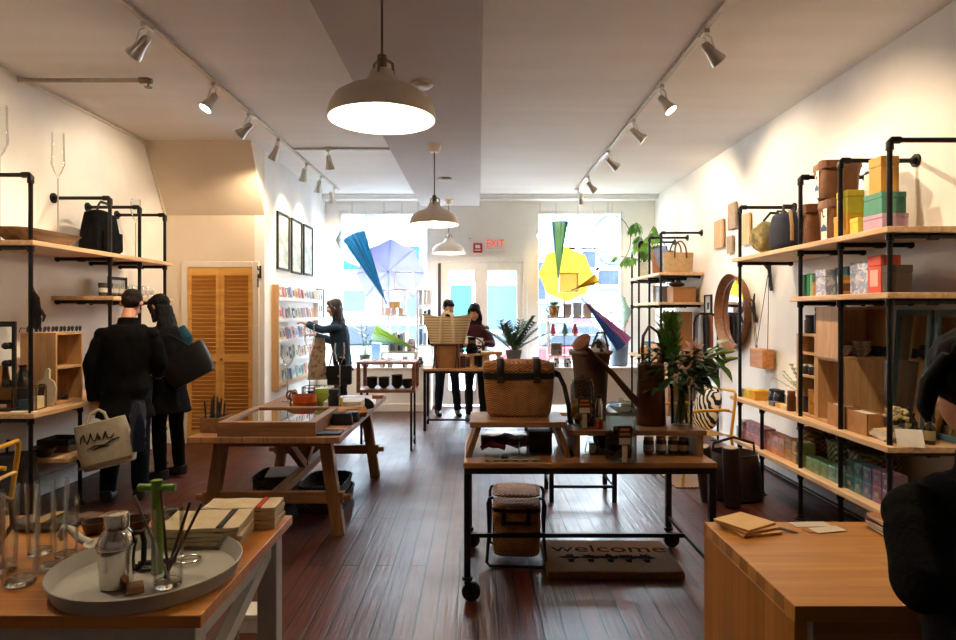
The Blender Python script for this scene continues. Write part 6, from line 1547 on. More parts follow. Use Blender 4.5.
o = MB().box(-.022, .022, -.028, .028, 0, .018).build('wooden_block', OAK, loc=(-.985, 1.83, TZ), rot=(0, 0, R(30)), bev=.003); tag(o, 'small wooden block beside the shaker on tray', 'block')
# tall glasses
for i, (px, py, top, w) in enumerate(((20, 592, 486, 34), (52, 577, 478, 30), (2, 580, 484, 30), (40, 562, 480, 26), (66, 566, 494, 24))):
    Y = F*.81/(py-8-312); P = W(px, 312, Y); tumbler('tall clear glass, %s of the group at left edge of front table' % ORD[i], P[0], Y, Z, w/2*Y/F, (py-8-top)*Y/F*.97, 'tall clear glasses on the front table')
t = thing('reflection_jug', 'added brown jug form standing in for a reflection in tall glasses', 'jug', (-1.62, 2.06, Z))  # brown jug added in place of a reflection in the glasses
MB().lathe([(.05, 0), (.068, .02), (.075, .12), (.06, .19), (.052, .22), (.06, .25), (.055, .25), (.045, .21), (.01, .2)], 26).build('jug_body', mat('reflection brown', '7a4a2e', .45, metal=.4), t)
MB().tube([(.06, 0, .22), (.11, 0, .2), (.115, 0, .12), (.07, 0, .06)], .008, 8).build('handle', mat('reflection brown', '7a4a2e', .45, metal=.4), t)
# white ladle rest
t = thing('spoon_rest', 'white ceramic curled spoon rest on the front table', 'spoon rest', (-1.32, 2.17, Z), R(-8))
CER = mat('white ceramic', (.55, .52, .46), .3, var=.03)
k = MB(); k.lathe([(.03, 0), (.045, .004), (.062, .028), (.058, .03), (.042, .010), (.002, .008)], 24, c=(.05, 0, 0)); k.build('bowl', CER, t)
MB().tube([(.0, 0, .02), (-.04, 0, .035), (-.075, 0, .065), (-.10, 0, .07), (-.115, 0, .045), (-.105, 0, .025)], [.014, .013, .012, .012, .011, .008], 10).build('curled_handle', CER, t)
# glass bowl
t = thing('glass_bowl', 'small flared clear glass bowl behind the stir sticks', 'bowl', (-1.06, 2.28, Z))
MB().lathe([(.025, 0), (.03, .004), (.045, .05), (.062, .095), (.058, .095), (.041, .052), (.022, .012), (.002, .010)], 26, cap=False).build('bowl_glass', GL, t)
# dish towels: two stacks of folded cloths with stripes
def towel(label, x, y, z, w, d, rz, stripe, group):
    t = thing('folded_towel', label, 'towel', (x, y, z), rz, group)
    k = MB(); n = 12
    def zz(u, v): return .0024*math.sin(u*5+v*3)
    top = [[(-w/2+w*i/n, -d/2+d*j/n, .013+.0012*math.sin(i*1.1+j*.7)) for i in range(n+1)] for j in range(n+1)]
    bot = [[(p[0], p[1], .0005) for p in r] for r in top]
    vs = [p for r in top for p in r] + [p for r in bot for p in r]; N = (n+1)**2; fs = []
    for j in range(n):
        for i in range(n):
            a = j*(n+1)+i; fs += [(a, a+1, a+n+2, a+n+1), (N+a, N+a+n+1, N+a+n+2, N+a+1)]
    for i in range(n):
        a = i; fs.append((a, N+a, N+a+1, a+1)); a = n*(n+1)+i; fs.append((a, a+1, N+a+1, N+a))
        a = i*(n+1); fs.append((a, a+n+1, N+a+n+1, N+a)); a = i*(n+1)+n; fs.append((a, N+a, N+a+n+1, a+n+1))
    k.add(vs, fs); k.build('cloth', LINEN, t, bev=0)
    if stripe:
        s = MB(); s.loft([[(sx_, -d/2+d*q/10, .0150+.0004*math.sin(q)) for sx_ in (w*.22, w*.30)] for q in range(11)], cap=False, closed=False); s.build('stripe', stripe, t, solid=.0006)
    return t
LINEN = mat('cream linen', 'c6b594', .95, var=.08, bump=.3, bsc=120)
BLKST = mat('charcoal stripe', '2c2622', .95); REDST = mat('red stripe', 'a5321c', .95)
for i in range(5):
    towel('cream folded towel with charcoal stripe, %s from bottom of front stack' % ORD[i], -.96+.004*(i % 3), 2.26-.003*i, Z+.0165*i, .27, .21, R(4+2*(i % 3)), BLKST, 'charcoal striped towels')
for i in range(5):
    towel('cream folded towel with red stripe, %s from bottom of rear stack' % ORD[i], -.895+.003*(i % 2), 2.435, Z+.0165*i, .27, .13, R(3-2*(i % 2)), REDST, 'red striped towels')
# clutter at the back: leather mats, dark bowls, bark tray
for i, (x, y, w, d, h, c, lab) in enumerate(((-1.42, 2.46, .26, .10, .02, '4a2c18', 'brown leather mat at back of the front table'), (-1.62, 2.40, .22, .14, .03, '3a3026', 'grey brown cloth bundle behind tall glasses'), (-1.25, 2.50, .14, .06, .03, '1f1712', 'dark leather roll at back edge of front table'))):
    t = thing('leather_mat' if i != 1 else 'cloth_bundle', lab, 'mat' if i != 1 else 'cloth', (x, y, Z), R(8*i-6))
    k = MB(); k.loft([rrect(w*.9, d*.9, 0, 24, 4), rrect(w, d, h*.5, 24, 4), [(a_, b_, z_+.006*math.sin(a_*40)) for a_, b_, z_ in rrect(w*.92, d*.85, h, 24, 4)]]); k.build('mat_body', colmat(c), t)
    MB().box(-w*.1, w*.1, -d*.46, d*.46, h+.004, h+.008).build('tie', mat('tan strap', '9a7a4e'), t)
for i, (x, y, r) in enumerate(((-1.27, 2.36, .055), (-1.40, 2.33, .045), (-1.13, 2.42, .05))):
    t = thing('wooden_bowl', 'dark wooden bowl, %s of three behind the shaker' % ORD[i], 'bowl', (x, y, Z), 0, 'dark wooden bowls on the front table')
    MB().lathe([(r*.5, 0), (r*.8, .012), (r, .045), (r*.93, .045), (r*.72, .016), (.002, .010)], 22).build('bowl_body', mat('dark turned wood', '3a2010', .4, var=.3), t)
t = thing('agate_slab', 'stack of thin dark slate coasters behind the muddler', 'coasters', (-1.16, 2.30, Z), R(24))
for i in range(3): MB().box(-.05, .05, -.05, .05, .0065*i, .0065*i+.006).build('coaster', colmat('2b2723'), t)
rt('white_carton', 'white carton on the floor behind front table legs', 'carton', -1.10, 3.16, .001, .12, .14, .09, 'c9c4ba')

# ------------------------------------------------------------------ counter at right
CB = staves('counter block top', ('b67c36', 'c58c44'), .05, .55, '98672c', 'x', .33, msize=.0006, grain=.45, bump=.08)
CBV = staves('counter block side', ('96601f', 'b67c38'), .05, .9, '5d3816', 'z', .4, msize=.0006, grain=.45, bump=.08)
HT = .90
c = thing('service_counter', 'butcher-block waterfall counter at right front', 'counter', (.711, 1.43, 0))
MB().box(0, 1.7, 0, .575, HT-.036, HT).build('countertop', CB, c, bev=.002)
MB().box(0, .03, 0.002, .573, 0, HT-.037).build('side_panel', CBV, c, bev=.002)
MB().box(1.67, 1.7, 0.002, .573, 0, HT-.037).build('side_panel', CBV, c, bev=.002)
MB().box(.031, 1.669, .545, .57, 0, HT-.037).build('back_panel', CBV, c)
MB().box(.031, .047, .01, .54, .02, HT-.037).build('inner_liner', mat('pale laminate', (.45, .42, .36), .5), c)
MB().box(.048, 1.668, .05, .54, .40, .42).build('inner_shelf', BLACK, c)
Z = HT + .001
for i in range(3):
    t = thing('kraft_pad', 'kraft paper pad, %s from bottom of the counter stack' % ORD[i], 'paper pad', (.825-.006*i, 1.925+.004*i, Z+.0085*i), R(14+9*i), 'kraft pads on the counter')
    MB().box(-.065, .065, -.055, .065, 0, .0065).build('pages', mat('kraft pages', 'b98a54', .8, var=.05), t)
    MB().box(-.066, .066, -.056, .066, .0065, .008).build('cover', mat('kraft cover', 'dcb680', .8, var=.05), t)
t = thing('pen', 'dark pen beside the kraft pads on counter', 'pen', (.915, 1.93, Z+.0045), R(-52))
MB().cyl((-.05, 0, 0), (.045, 0, 0), .0042, n=10).cyl((.045, 0, 0), (.056, 0, 0), .0042, .0012, n=10).build('barrel', mat('pen grey', '8a8580', .4), t)
MB().cyl((-.055, 0, 0), (-.02, 0, 0), .0046, n=10).build('cap', BLACK, t)
for i, (x, y, w, d, col, rz) in enumerate(((1.03, 1.975, .115, .045, 'd3c6b4', 4), (1.055, 1.925, .10, .045, 'd9cbb8', 12), (1.02, 1.925, .07, .04, 'b57a4c', 12))):
    o = MB().box(-w/2, w/2, -d/2, d/2, 0, .0012).build('counter_card', colmat(col), loc=(x, y, Z+(.0014 if i == 1 else 0)), rot=(0, 0, R(rz))); tag(o, ('white card at back of the counter', 'white and tan card overlapping on counter', 'tan card tucked under white card on counter')[i], 'card', 'cards on the counter')
for i in range(5):
    t = thing('magazine', 'magazine, %s from bottom of the counter pile' % ORD[i], 'magazine', (1.27+.003*(i % 2), 1.86, Z+.0085*i), R(4*(i % 3)-4), 'magazines on the counter')
    MB().box(-.075, .075, -.10, .10, .0005, .007).build('pages', PAPER, t)
    MB().box(-.076, .076, -.101, .101, .007, .008).box(-.076, .076, -.101, .101, 0, .0005).build('cover', colmat(('7a4a34', 'b9a58c', '8a3a24', '5a5048', 'b5764a')[i]), t)
# ------------------------------------------------------------------ window displays
random.seed(51)
PZ = .691
def umbrella(label, loc, axis, r, depth, m, n=8, handle=True, hm=None, group='umbrellas in the shop windows'):
    "open umbrella, canopy top pointing along axis"
    t = thing('umbrella', label, 'umbrella', loc, 0, group)
    q = Vector(axis).to_track_quat('Z', 'Y').to_matrix().to_4x4()
    k = MB(); k.m = q; rings = []; N = n*6
    for j in range(7):
        u = j/6; g = []
        for i in range(N):
            a = 2*PI*i/N; f_ = (i % 6)/6; sag = math.sin(PI*f_)
            rr = r*u*(1-.085*sag*u); z = depth*(1-u**2.0) - .03*r*sag*u
            g.append((max(rr, .002)*math.cos(a), max(rr, .002)*math.sin(a), z))
        rings.append(g)
    k.loft(rings, cap=False); k.build('canopy', m, t, ang=25)
    k = MB(); k.m = q
    for i in range(n):
        a = 2*PI*i/n; k.tube([(r*u*math.cos(a), r*u*math.sin(a), depth*(1-u**2.0)-.004) for u in (0, .33, .66, 1)], .004, 5)
    k.build('rib', mat('umbrella rib', (.45, .45, .47), .4, metal=.6), t)
    k = MB(); k.m = q
    k.cyl((0, 0, -.06), (0, 0, depth+.05), .006, n=8)
    if False: k.tube([(0, 0, -r*.72), (0, 0, -r*.85), (.02, 0, -r*.9), (.05, 0, -r*.88), (.055, 0, -r*.82)], .012, 8)
    k.build('shaft', hm or BLACK, t)
    return t
def closed_umbrella(label, tip, end, r, mats, hm=None, group='umbrellas in the shop windows'):
    "half-closed umbrella: tip is the ferrule end, end the open hem"
    tip, end = Vector(tip), Vector(end); L_ = (end-tip).length
    t = thing('umbrella', label, 'umbrella', tip, 0, group)
    q = (end-tip).to_track_quat('Z', 'Y').to_matrix().to_4x4()
    for s_, m in enumerate(mats):
        k = MB(); k.m = q; rings = []; w = 2*PI/len(mats)
        for j in range(6):
            u = j/5; rings.append([((.012+r*u)*(1-.18*math.sin(PI*((i*2/12*4/len(mats)*2) % 1)))*math.cos(w*(s_+i/12)), (.012+r*u)*(1-.18*math.sin(PI*((i*2/12*4/len(mats)*2) % 1)))*math.sin(w*(s_+i/12)), L_*u) for i in range(13)])
        k.loft(rings, cap=False, closed=False); k.build('canopy_panel', m, t)
    k = MB(); k.m = q; k.cyl((0, 0, -.10), (0, 0, L_*.9), .007, n=8); k.build('shaft', hm or BLACK, t)
    return t
LAV = sheer('lavender cloth', (.12, .115, .20), .02); CYA = sheer('cyan cloth', (.07, .30, .46), .3); PALE = sheer('pale clear vinyl', (.30, .36, .42), .45)
YELC = sheer('yellow cloth', (.42, .275, .02), .05); LIME = sheer('lime cloth', (.30, .42, .08), .15); MINT = sheer('mint vinyl', (.45, .58, .48), .35)
TEAL = sheer('teal cloth', (.06, .25, .29), .25); PINKC = sheer('pink cloth', (.45, .14, .24), .12); VIO = sheer('violet cloth', (.18, .15, .32), .12); NVY = sheer('navy cloth', (.05, .09, .2), .1)
ORNG = sheer('orange yellow cloth', (.36, .19, .01), .05)
def WP(px, py, Y=10.3): return Vector(W(px, py, Y))
umbrella('open lavender umbrella facing in from the left window', WP(390, 273, 10.42), (-.06, -1, .08), .56, .15, LAV)
umbrella('open yellow umbrella facing in from the right window', WP(566, 274, 10.42), (.06, -1, .08), .45, .16, YELC)
umbrella('clear pale umbrella hanging high in the left window', WP(366, 240, 10.60), (.03, -1, .05), .50, .06, PALE, group='clear umbrellas')
umbrella('clear mint umbrella leaning at right side of the right window', WP(610, 312, 10.60), (-.03, -1, .04), .36, .06, MINT, group='clear umbrellas')
closed_umbrella('half-closed cyan umbrella pointing down in left window', WP(384, 298, 9.80), WP(354, 236, 9.82), .17, [CYA, CYA, PALE, CYA])
closed_umbrella('half-closed lime and navy umbrella low in the left window', WP(412, 347, 9.86), WP(374, 333, 9.86), .11, [LIME, MINT, LIME, MINT])
closed_umbrella('half-closed teal umbrella hanging from top of the right window', WP(558, 278, 9.80), WP(560, 222, 9.82), .11, [TEAL, MINT, TEAL, LIME])
closed_umbrella('half-closed rainbow umbrella with dark tip in right window', WP(586, 303, 9.84), WP(624, 344, 9.82), .14, [TEAL, PINKC, NVY, VIO])
closed_umbrella('half-closed orange umbrella pointing left beside white cube', WP(577, 288, 9.80), WP(597, 279, 9.82), .07, [ORNG, YELC, ORNG])
# hanging globe lights along window tops
GLO = glow('lit paper globe', (.95, .95, .93), 1.1)
for i, (px, py) in enumerate(((540, 236), (556, 221), (578, 221), (594, 219), (608, 220), (352, 219), (384, 219), (402, 220), (418, 230))):
    P = WP(px, py, 10.30); t = thing('globe_light', 'small white paper globe, %s along the %s window top' % (ORD[i % 5], 'right' if i < 5 else 'left'), 'globe light', P, 0, 'paper globes along the window tops')
    MB().ball((0, 0, 0), .055 if i != 2 else .085, 16, 10).build('globe', GLO, t); MB().cyl((0, 0, .05), (0, 0, 3.33-P.z), .0025, n=5).build('cord', BLACK, t)
# white cubes, left window
def cube(label, px0, px1, py0, py1, Y, d=.22, m=None, th=.012):
    a = WP(px0, py1, Y); b = WP(px1, py0, Y); w = b.x-a.x; h = b.z-a.z
    t = thing('display_cube', label, 'display cube', ((a.x+b.x)/2, Y, a.z), 0, 'white display cubes in the windows')
    for s_ in (-1, 1): MB().box(s_*w/2-th*(s_ > 0), s_*w/2+th*(s_ < 0), -d/2, d/2, 0, h).build('side_panel', m or TRIMW, t)
    MB().box(-w/2+th, w/2-th, -d/2, d/2, 0, th).build('bottom_panel', m or TRIMW, t)
    MB().box(-w/2+th, w/2-th, -d/2, d/2, h-th, h).build('top_panel', m or TRIMW, t)
    return t, w, h
PK = mat('pinkish edge paint', (.78, .66, .62), .6, var=.03)
bn = thing('low_bench', 'low white bench on the left window platform', 'bench', WP(399, 366.2, 10.09) , 0); bn.location.z = PZ
MB().box(-.285, .285, -.11, .11, .22, .245).build('bench_top', TRIMW, bn)
for s_ in (-1, 1): MB().box(s_*.26-.012, s_*.26+.012, -.10, .10, 0, .219).build('leg', TRIMW, bn)
bz = PZ+.246
def put(o, z): o.location.z = z; return o
c1, w1, h1 = cube('white display cube of books on low bench in left window', 389, 408, 314, 350, 10.09); put(c1, bz)
c2, w2, h2 = cube('pink-edged display cube with pastel boxes stacked on books cube', 383, 406, 288, 313.4, 10.09, m=PK); put(c2, bz+h1+.001)
c3, w3, h3 = cube('small white display cube topmost of left window stack', 395, 413, 270, 288, 10.09); put(c3, bz+h1+h2+.002)
for i, c in enumerate(('5b6f94', '8a8fa0', 'c9c4bc', '39404e', '7a8fb0', 'd8d4cc')):
    book('book in the left window cube, %s from the left' % ORD[i], c1.location.x-w1/2+.045+.040*i, 10.09, bz+.0125, .032, .16, .26+.02*(i % 3), c, 'books in the window cube', R(90))
for i, (x, z, c) in enumerate(((-.10, 0, 'd8b8b0'), (.0, 0, 'c9b8c4'), (.10, 0, 'd8b48a'), (-.03, 1, 'd8a860'), (.05, 1, 'e0c070'))):
    rt('gift_box', 'pastel gift box, %s in the pink-edged window cube' % ORD[i], 'box', c2.location.x+x, 10.09, bz+h1+.014+z*.101, .075, .09, .10, c, group='pastel boxes in the window cube')
rk2 = thing('display_shelf', 'narrow white bookshelf at right side of the left window', 'shelving unit', (-.845, 10.16, PZ))
for s_ in (-1, 1): MB().box(s_*.12-.01, s_*.12+.01, -.09, .09, 0, 1.24).build('side_panel', TRIMW, rk2)
for z_ in (.02, .34, .66, .98, 1.22): MB().box(-.109, .109, -.09, .09, z_-.01, z_+.01).build('shelf_board', TRIMW, rk2)
for r_ in range(3):
    for i in range(3):
        c = random.choice(('4d6aa0', '6f8fc0', 'c9c9d0', '2c3a5c', 'a9b8d0', 'd0c0b0'))
        book('%s book on the narrow window bookshelf, shelf %s from bottom' % (ORD[i], ('second', 'third', 'fourth')[r_]), rk2.location.x-.065+.065*i, 10.16, PZ+.351+.32*r_, .045, .13, random.uniform(.18, .26), c, 'books on the window bookshelf', R(90))
POTP = pattern('black white pot print', 'noise', ('101014', 'd0d0d4'), (22, 22, 22), .4, 0, ramp=(.48, .52))
for i, (px, r) in enumerate(((382, .05), (390, .05), (405, .05), (421, .045))):
    P = WP(px, 360, 10.06); jar('printed_pot', ('pale grey pot', 'second pale grey pot', 'black and white printed pot', 'small black and white pot')[i] + ' on the left window platform', P.x, (10.09, 10.09, 10.06, 10.02)[i], PZ+.001, r, .17 if i > 1 else .15, POTP if i > 1 else mat('grey pot', '9aa0a0', .5), TRIMW, 'pots under the left window')
t = thing('draped_textile', 'dark blue patterned cloth on the low window bench', 'cloth', (WP(399, 345, 10.1).x+.20, 10.09, bz))
k = MB(); bag_body(k, .14, .14, .20, .6, n=20, sag=.1); k.build('cloth_body', pattern('blue floral', 'noise', ('16203a', '8a6a80', 'c9c4cc'), (20, 20, 20), .8, 0, ramp=(.45, .6)), t)
def bfly(l, st, ph):
    for k_ in range(5):
        a = k_*1.3; e = Vector((.07*math.cos(a), .05*math.sin(a), ph+.18+.09*k_)); st.cyl((0, 0, ph*.8), e, .005, n=5)
        for s_ in (-1, 1): l.leaf(e, (s_*.7, -.2, .7), .17, .10, n=4)
pot_plant('rubber_plant', 'dark-leaved plant in grey pot on left window platform', WP(365, 340, 10.15).x, 10.15, PZ+.001, .085, .19, mat('grey cement pot', '5f6468', .8), bfly, mat('dusky leaf', '2a3a2c', .4))
rt('white_box', 'pale blue box standing at left of the white window cubes', 'box', WP(376, 330, 10.4).x, 10.44, PZ+.001, .14, .12, .36, '7f9cc4')
# right window shelves
rs = thing('display_shelf', 'white window shelf unit with terracotta pot and vases', 'shelving unit', (WP(574, 340, 10.15).x, 10.15, PZ))
x0_, x1_ = WP(548, 0, 10.15).x-rs.location.x, WP(602, 0, 10.15).x-rs.location.x
hz = [WP(0, y, 10.15).z-PZ for y in (318, 336, 356)]
for x in (x0_, x1_):
    for y in (-.12, .12): MB().box(x-.011, x+.011, y-.011, y+.011, 0, hz[0]).build('post', TRIMW, rs)
for z_ in hz: MB().box(x0_-.011, x1_+.011, -.131, .131, z_+.0005, z_+.02).build('shelf_board', PLYX if z_ == hz[0] else TRIMW, rs)
top = PZ+hz[0]+.0215
def succ(l, st, ph):
    for k_ in range(40):
        a = random.random()*6.28; l.leaf((0, 0, ph), (math.cos(a), math.sin(a), random.uniform(.1, 1.4)), random.uniform(.07, .14), .05, n=3)
    for k_ in range(4):
        a = PI*.7+k_*.9; p = Vector((.09*math.cos(a), .09*math.sin(a), ph))
        for q in range(8):
            l.leaf(p+Vector((.012*q*math.cos(a), .012*q*math.sin(a), -.035*q)), (math.cos(a+q), math.sin(a+q), -.5), .06, .04, n=2)
pot_plant('trailing_pot_plant', 'bright trailing plant in terracotta pot in right window', WP(554, 310, 10.1).x, 10.09, top, .085, .17, TERRA, succ, mat('lime leaf', '8ab03a', .5, var=.3))
for i, (px, c, h_) in enumerate(((567, 'a8a0a8', .20), (577, '9fb0c4', .22), (587, 'b4a0a0', .20))):
    rt('pale_box', 'pale boxed goods, %s from the left on top window shelf' % ORD[i], 'box', WP(px, 0, 10.15).x, 10.15, top, .12, .12, h_, c, group='pale boxes on the window shelf')
for i, (px, c) in enumerate(((553, 'a84450'), (565, '2a7a84'), (575, 'b04a58'))):
    t = thing('bud_vase', '%s bottle-shaped vase on the middle window shelf' % ('crimson', 'teal blue', 'rose red')[i], 'vase', (WP(px, 0, 10.09).x, 10.09, PZ+hz[1]+.0215), 0, 'coloured vases in the right window')
    MB().lathe([(.03, 0), (.05, .03), (.048, .08), (.025, .13), (.03, .17), (.022, .17), (.018, .13), (.005, .02)], 18).build('vase_body', colmat(c, .3), t)
t = thing('radio', 'taupe radio-shaped box on the lower window shelf', 'radio', (WP(556, 0, 10.1).x, 10.09, PZ+hz[2]+.0215))
MB().box(-.09, .09, -.05, .05, 0, .19).build('radio_case', colmat('8a7a70'), t, bev=.01)
MB().box(-.07, .07, -.056, -.051, .09, .165).build('speaker_grille', colmat('5f524a'), t); MB().cyl((.05, -.05, .045), (.05, -.064, .045), .018, n=14).build('knob', BLACK, t)
for i, px in enumerate((571, 580, 590)):
    jar('printed_cup', 'black and white printed cup, %s from left on lower window shelf' % ORD[i], WP(px, 0, 10.1).x, 10.09, PZ+hz[2]+.0215, .045, .11, POTP, TRIMW, 'printed cups in the right window')
for i, px in enumerate((556, 568, 582)):
    jar('printed_pot', 'black and white printed pot, %s from left on right platform' % ORD[i], WP(px, 0, 10.1).x, 10.10, PZ+.001, .055, .15, POTP, TRIMW, 'pots under the right window')
t = thing('umbrella_stand', 'blue-grey umbrella bin on the right window platform', 'bin', (WP(619, 350, 10.28).x, 10.28, PZ))
MB().lathe([(.11, 0), (.13, .01), (.15, .38), (.14, .38), (.12, .02), (.01, .012)], 26).build('bin_body', mat('blue grey bin', '66707e', .6), t)
for i, (dx, c) in enumerate(((-.06, 'a04a5c'), (0, '5a3a34'), (.06, 'b06a70'))):
    o = MB().cyl((0, 0, .02), (0, 0, .55), .02, .012, n=10).cyl((0, 0, .55), (0, 0, .66), .008, n=8).tube([(0, 0, .66), (.0, 0, .70), (.02, 0, .72), (.045, 0, .70)], .009, 8).build('folded_umbrella', colmat(c), loc=(t.location.x+dx, 10.28, PZ+.014), rot=(0, R(dx*60), 0)); tag(o, '%s folded umbrella standing in the blue-grey bin' % ('crimson', 'dark brown', 'dusty pink')[i], 'umbrella', 'folded umbrellas in the bin')
t = thing('wire_ring', 'large thin wire ring hanging beside the right window', 'ring', WP(612, 240, 10.3))
MB().tube([(.30*math.cos(a), 0, .40*math.sin(a)) for a in [2*PI*q/40 for q in range(40)]], .006, 6, loop=True).build('ring_wire', mat('dark wire', '3a3a3a', .5, metal=.5), t)
MB().cyl((0, 0, .40), (0, 0, 3.33-t.location.z), .002, n=5).build('cord', BLACK, t)

cw_, w4, h4 = cube('white display cube on thin rod before the yellow umbrella', 559, 578, 273, 292, 9.95, d=.16, m=mat('pale yellow cube', (.85, .80, .62), .6, var=.02))
MB().cyl((-.06, .05, -(cw_.location.z-PZ)+.01), (-.06, .05, -.001), .008, n=8).build('stand_rod', mat('dark wire', '3a3a3a', .5, metal=.5), cw_)
MB().box(-w4/2+.013, w4/2-.013, .06, .075, .013, h4-.013).build('back_panel', sheer('cream paper', (.80, .64, .30), .1), cw_)
# ------------------------------------------------------------------ people
def bake(name, mb, m, parent, voxel=.009, smooth=6, fold=0, fsc=9, seed=0):
    "one continuous skin: voxel remesh of overlapping lofts, smoothed, with cloth folds"
    o = mb.build(name, m, parent, ang=0)
    r = o.modifiers.new('r', 'REMESH'); r.mode = 'VOXEL'; r.voxel_size = voxel
    s = o.modifiers.new('s', 'SMOOTH'); s.factor = .5; s.iterations = smooth
    dg = bpy.context.evaluated_depsgraph_get(); me = bpy.data.meshes.new_from_object(o.evaluated_get(dg))
    o.modifiers.clear(); old = o.data; o.data = me; bpy.data.meshes.remove(old)
    if fold:
        nrm = [v.normal.copy() for v in me.vertices]
        for v, n in zip(me.vertices, nrm):
            p = v.co * fsc + Vector((seed, seed*2, 0)); p.z *= .55
            v.co += n * fold * (noise.noise(p) + .5*noise.noise(p*2.3))
    me.shade_smooth(); me.name = name
    return o
SKIN = mat('skin', 'b98468', .55, var=.06); LIPS = mat('lips', '8a4a42', .5); EYEW = mat('eye white', (.75, .73, .7), .2, var=0); IRIS = mat('iris', '1c120c', .2, var=0)
HAIRK = mat('black hair', '0a0707', .7, var=.3, sc=40, bump=.15, bsc=120, spec=.2); HAIRB = mat('dark brown hair', '170e0a', .75, var=.3, sc=40, bump=.15, bsc=120, spec=.2)
def seg(mb, pts, rs, n=14, flat=1): mb.tube(pts, rs, n, flat=flat)
def hand(mb, w, d, side, curl=.6, s=1.0, roll=0):
    "palm and five fingers from wrist w along d; side +1/-1 sets the thumb"
    w = Vector(w); d = Vector(d).normalized(); u = Vector((side, 0, 0)) - d*d.dot(Vector((side, 0, 0)))
    u = u.normalized() if u.length > .1 else Vector((0, -1, 0)); u = Matrix.Rotation(roll, 3, d) @ u; nrm = d.cross(u)*side
    P = lambda a, b, c: w + s*(d*a + u*b + nrm*c)
    for b in (-.026, -.009, .009, .026): seg(mb, [P(-.01, b*.7, 0), P(.045, b, 0), P(.085, b, -.002)], [.016*s, .0145*s, .0125*s], 8)
    for b, L_ in ((-.029, .06), (-.010, .076), (.010, .080), (.029, .070)):
        a1, a2 = curl*.7, curl*1.5
        p0 = P(.082, b, 0); p1 = p0 + s*L_*.5*(d*math.cos(a1) - nrm*math.sin(a1)); p2 = p1 + s*L_*.5*(d*math.cos(a2) - nrm*math.sin(a2))
        seg(mb, [p0, p1, p2], [.0105*s, .0095*s, .0075*s], 8)
    seg(mb, [P(.015, .02, 0), P(.045, .046, -.012), P(.072, .05, -.028)], [.014*s, .012*s, .009*s], 8)
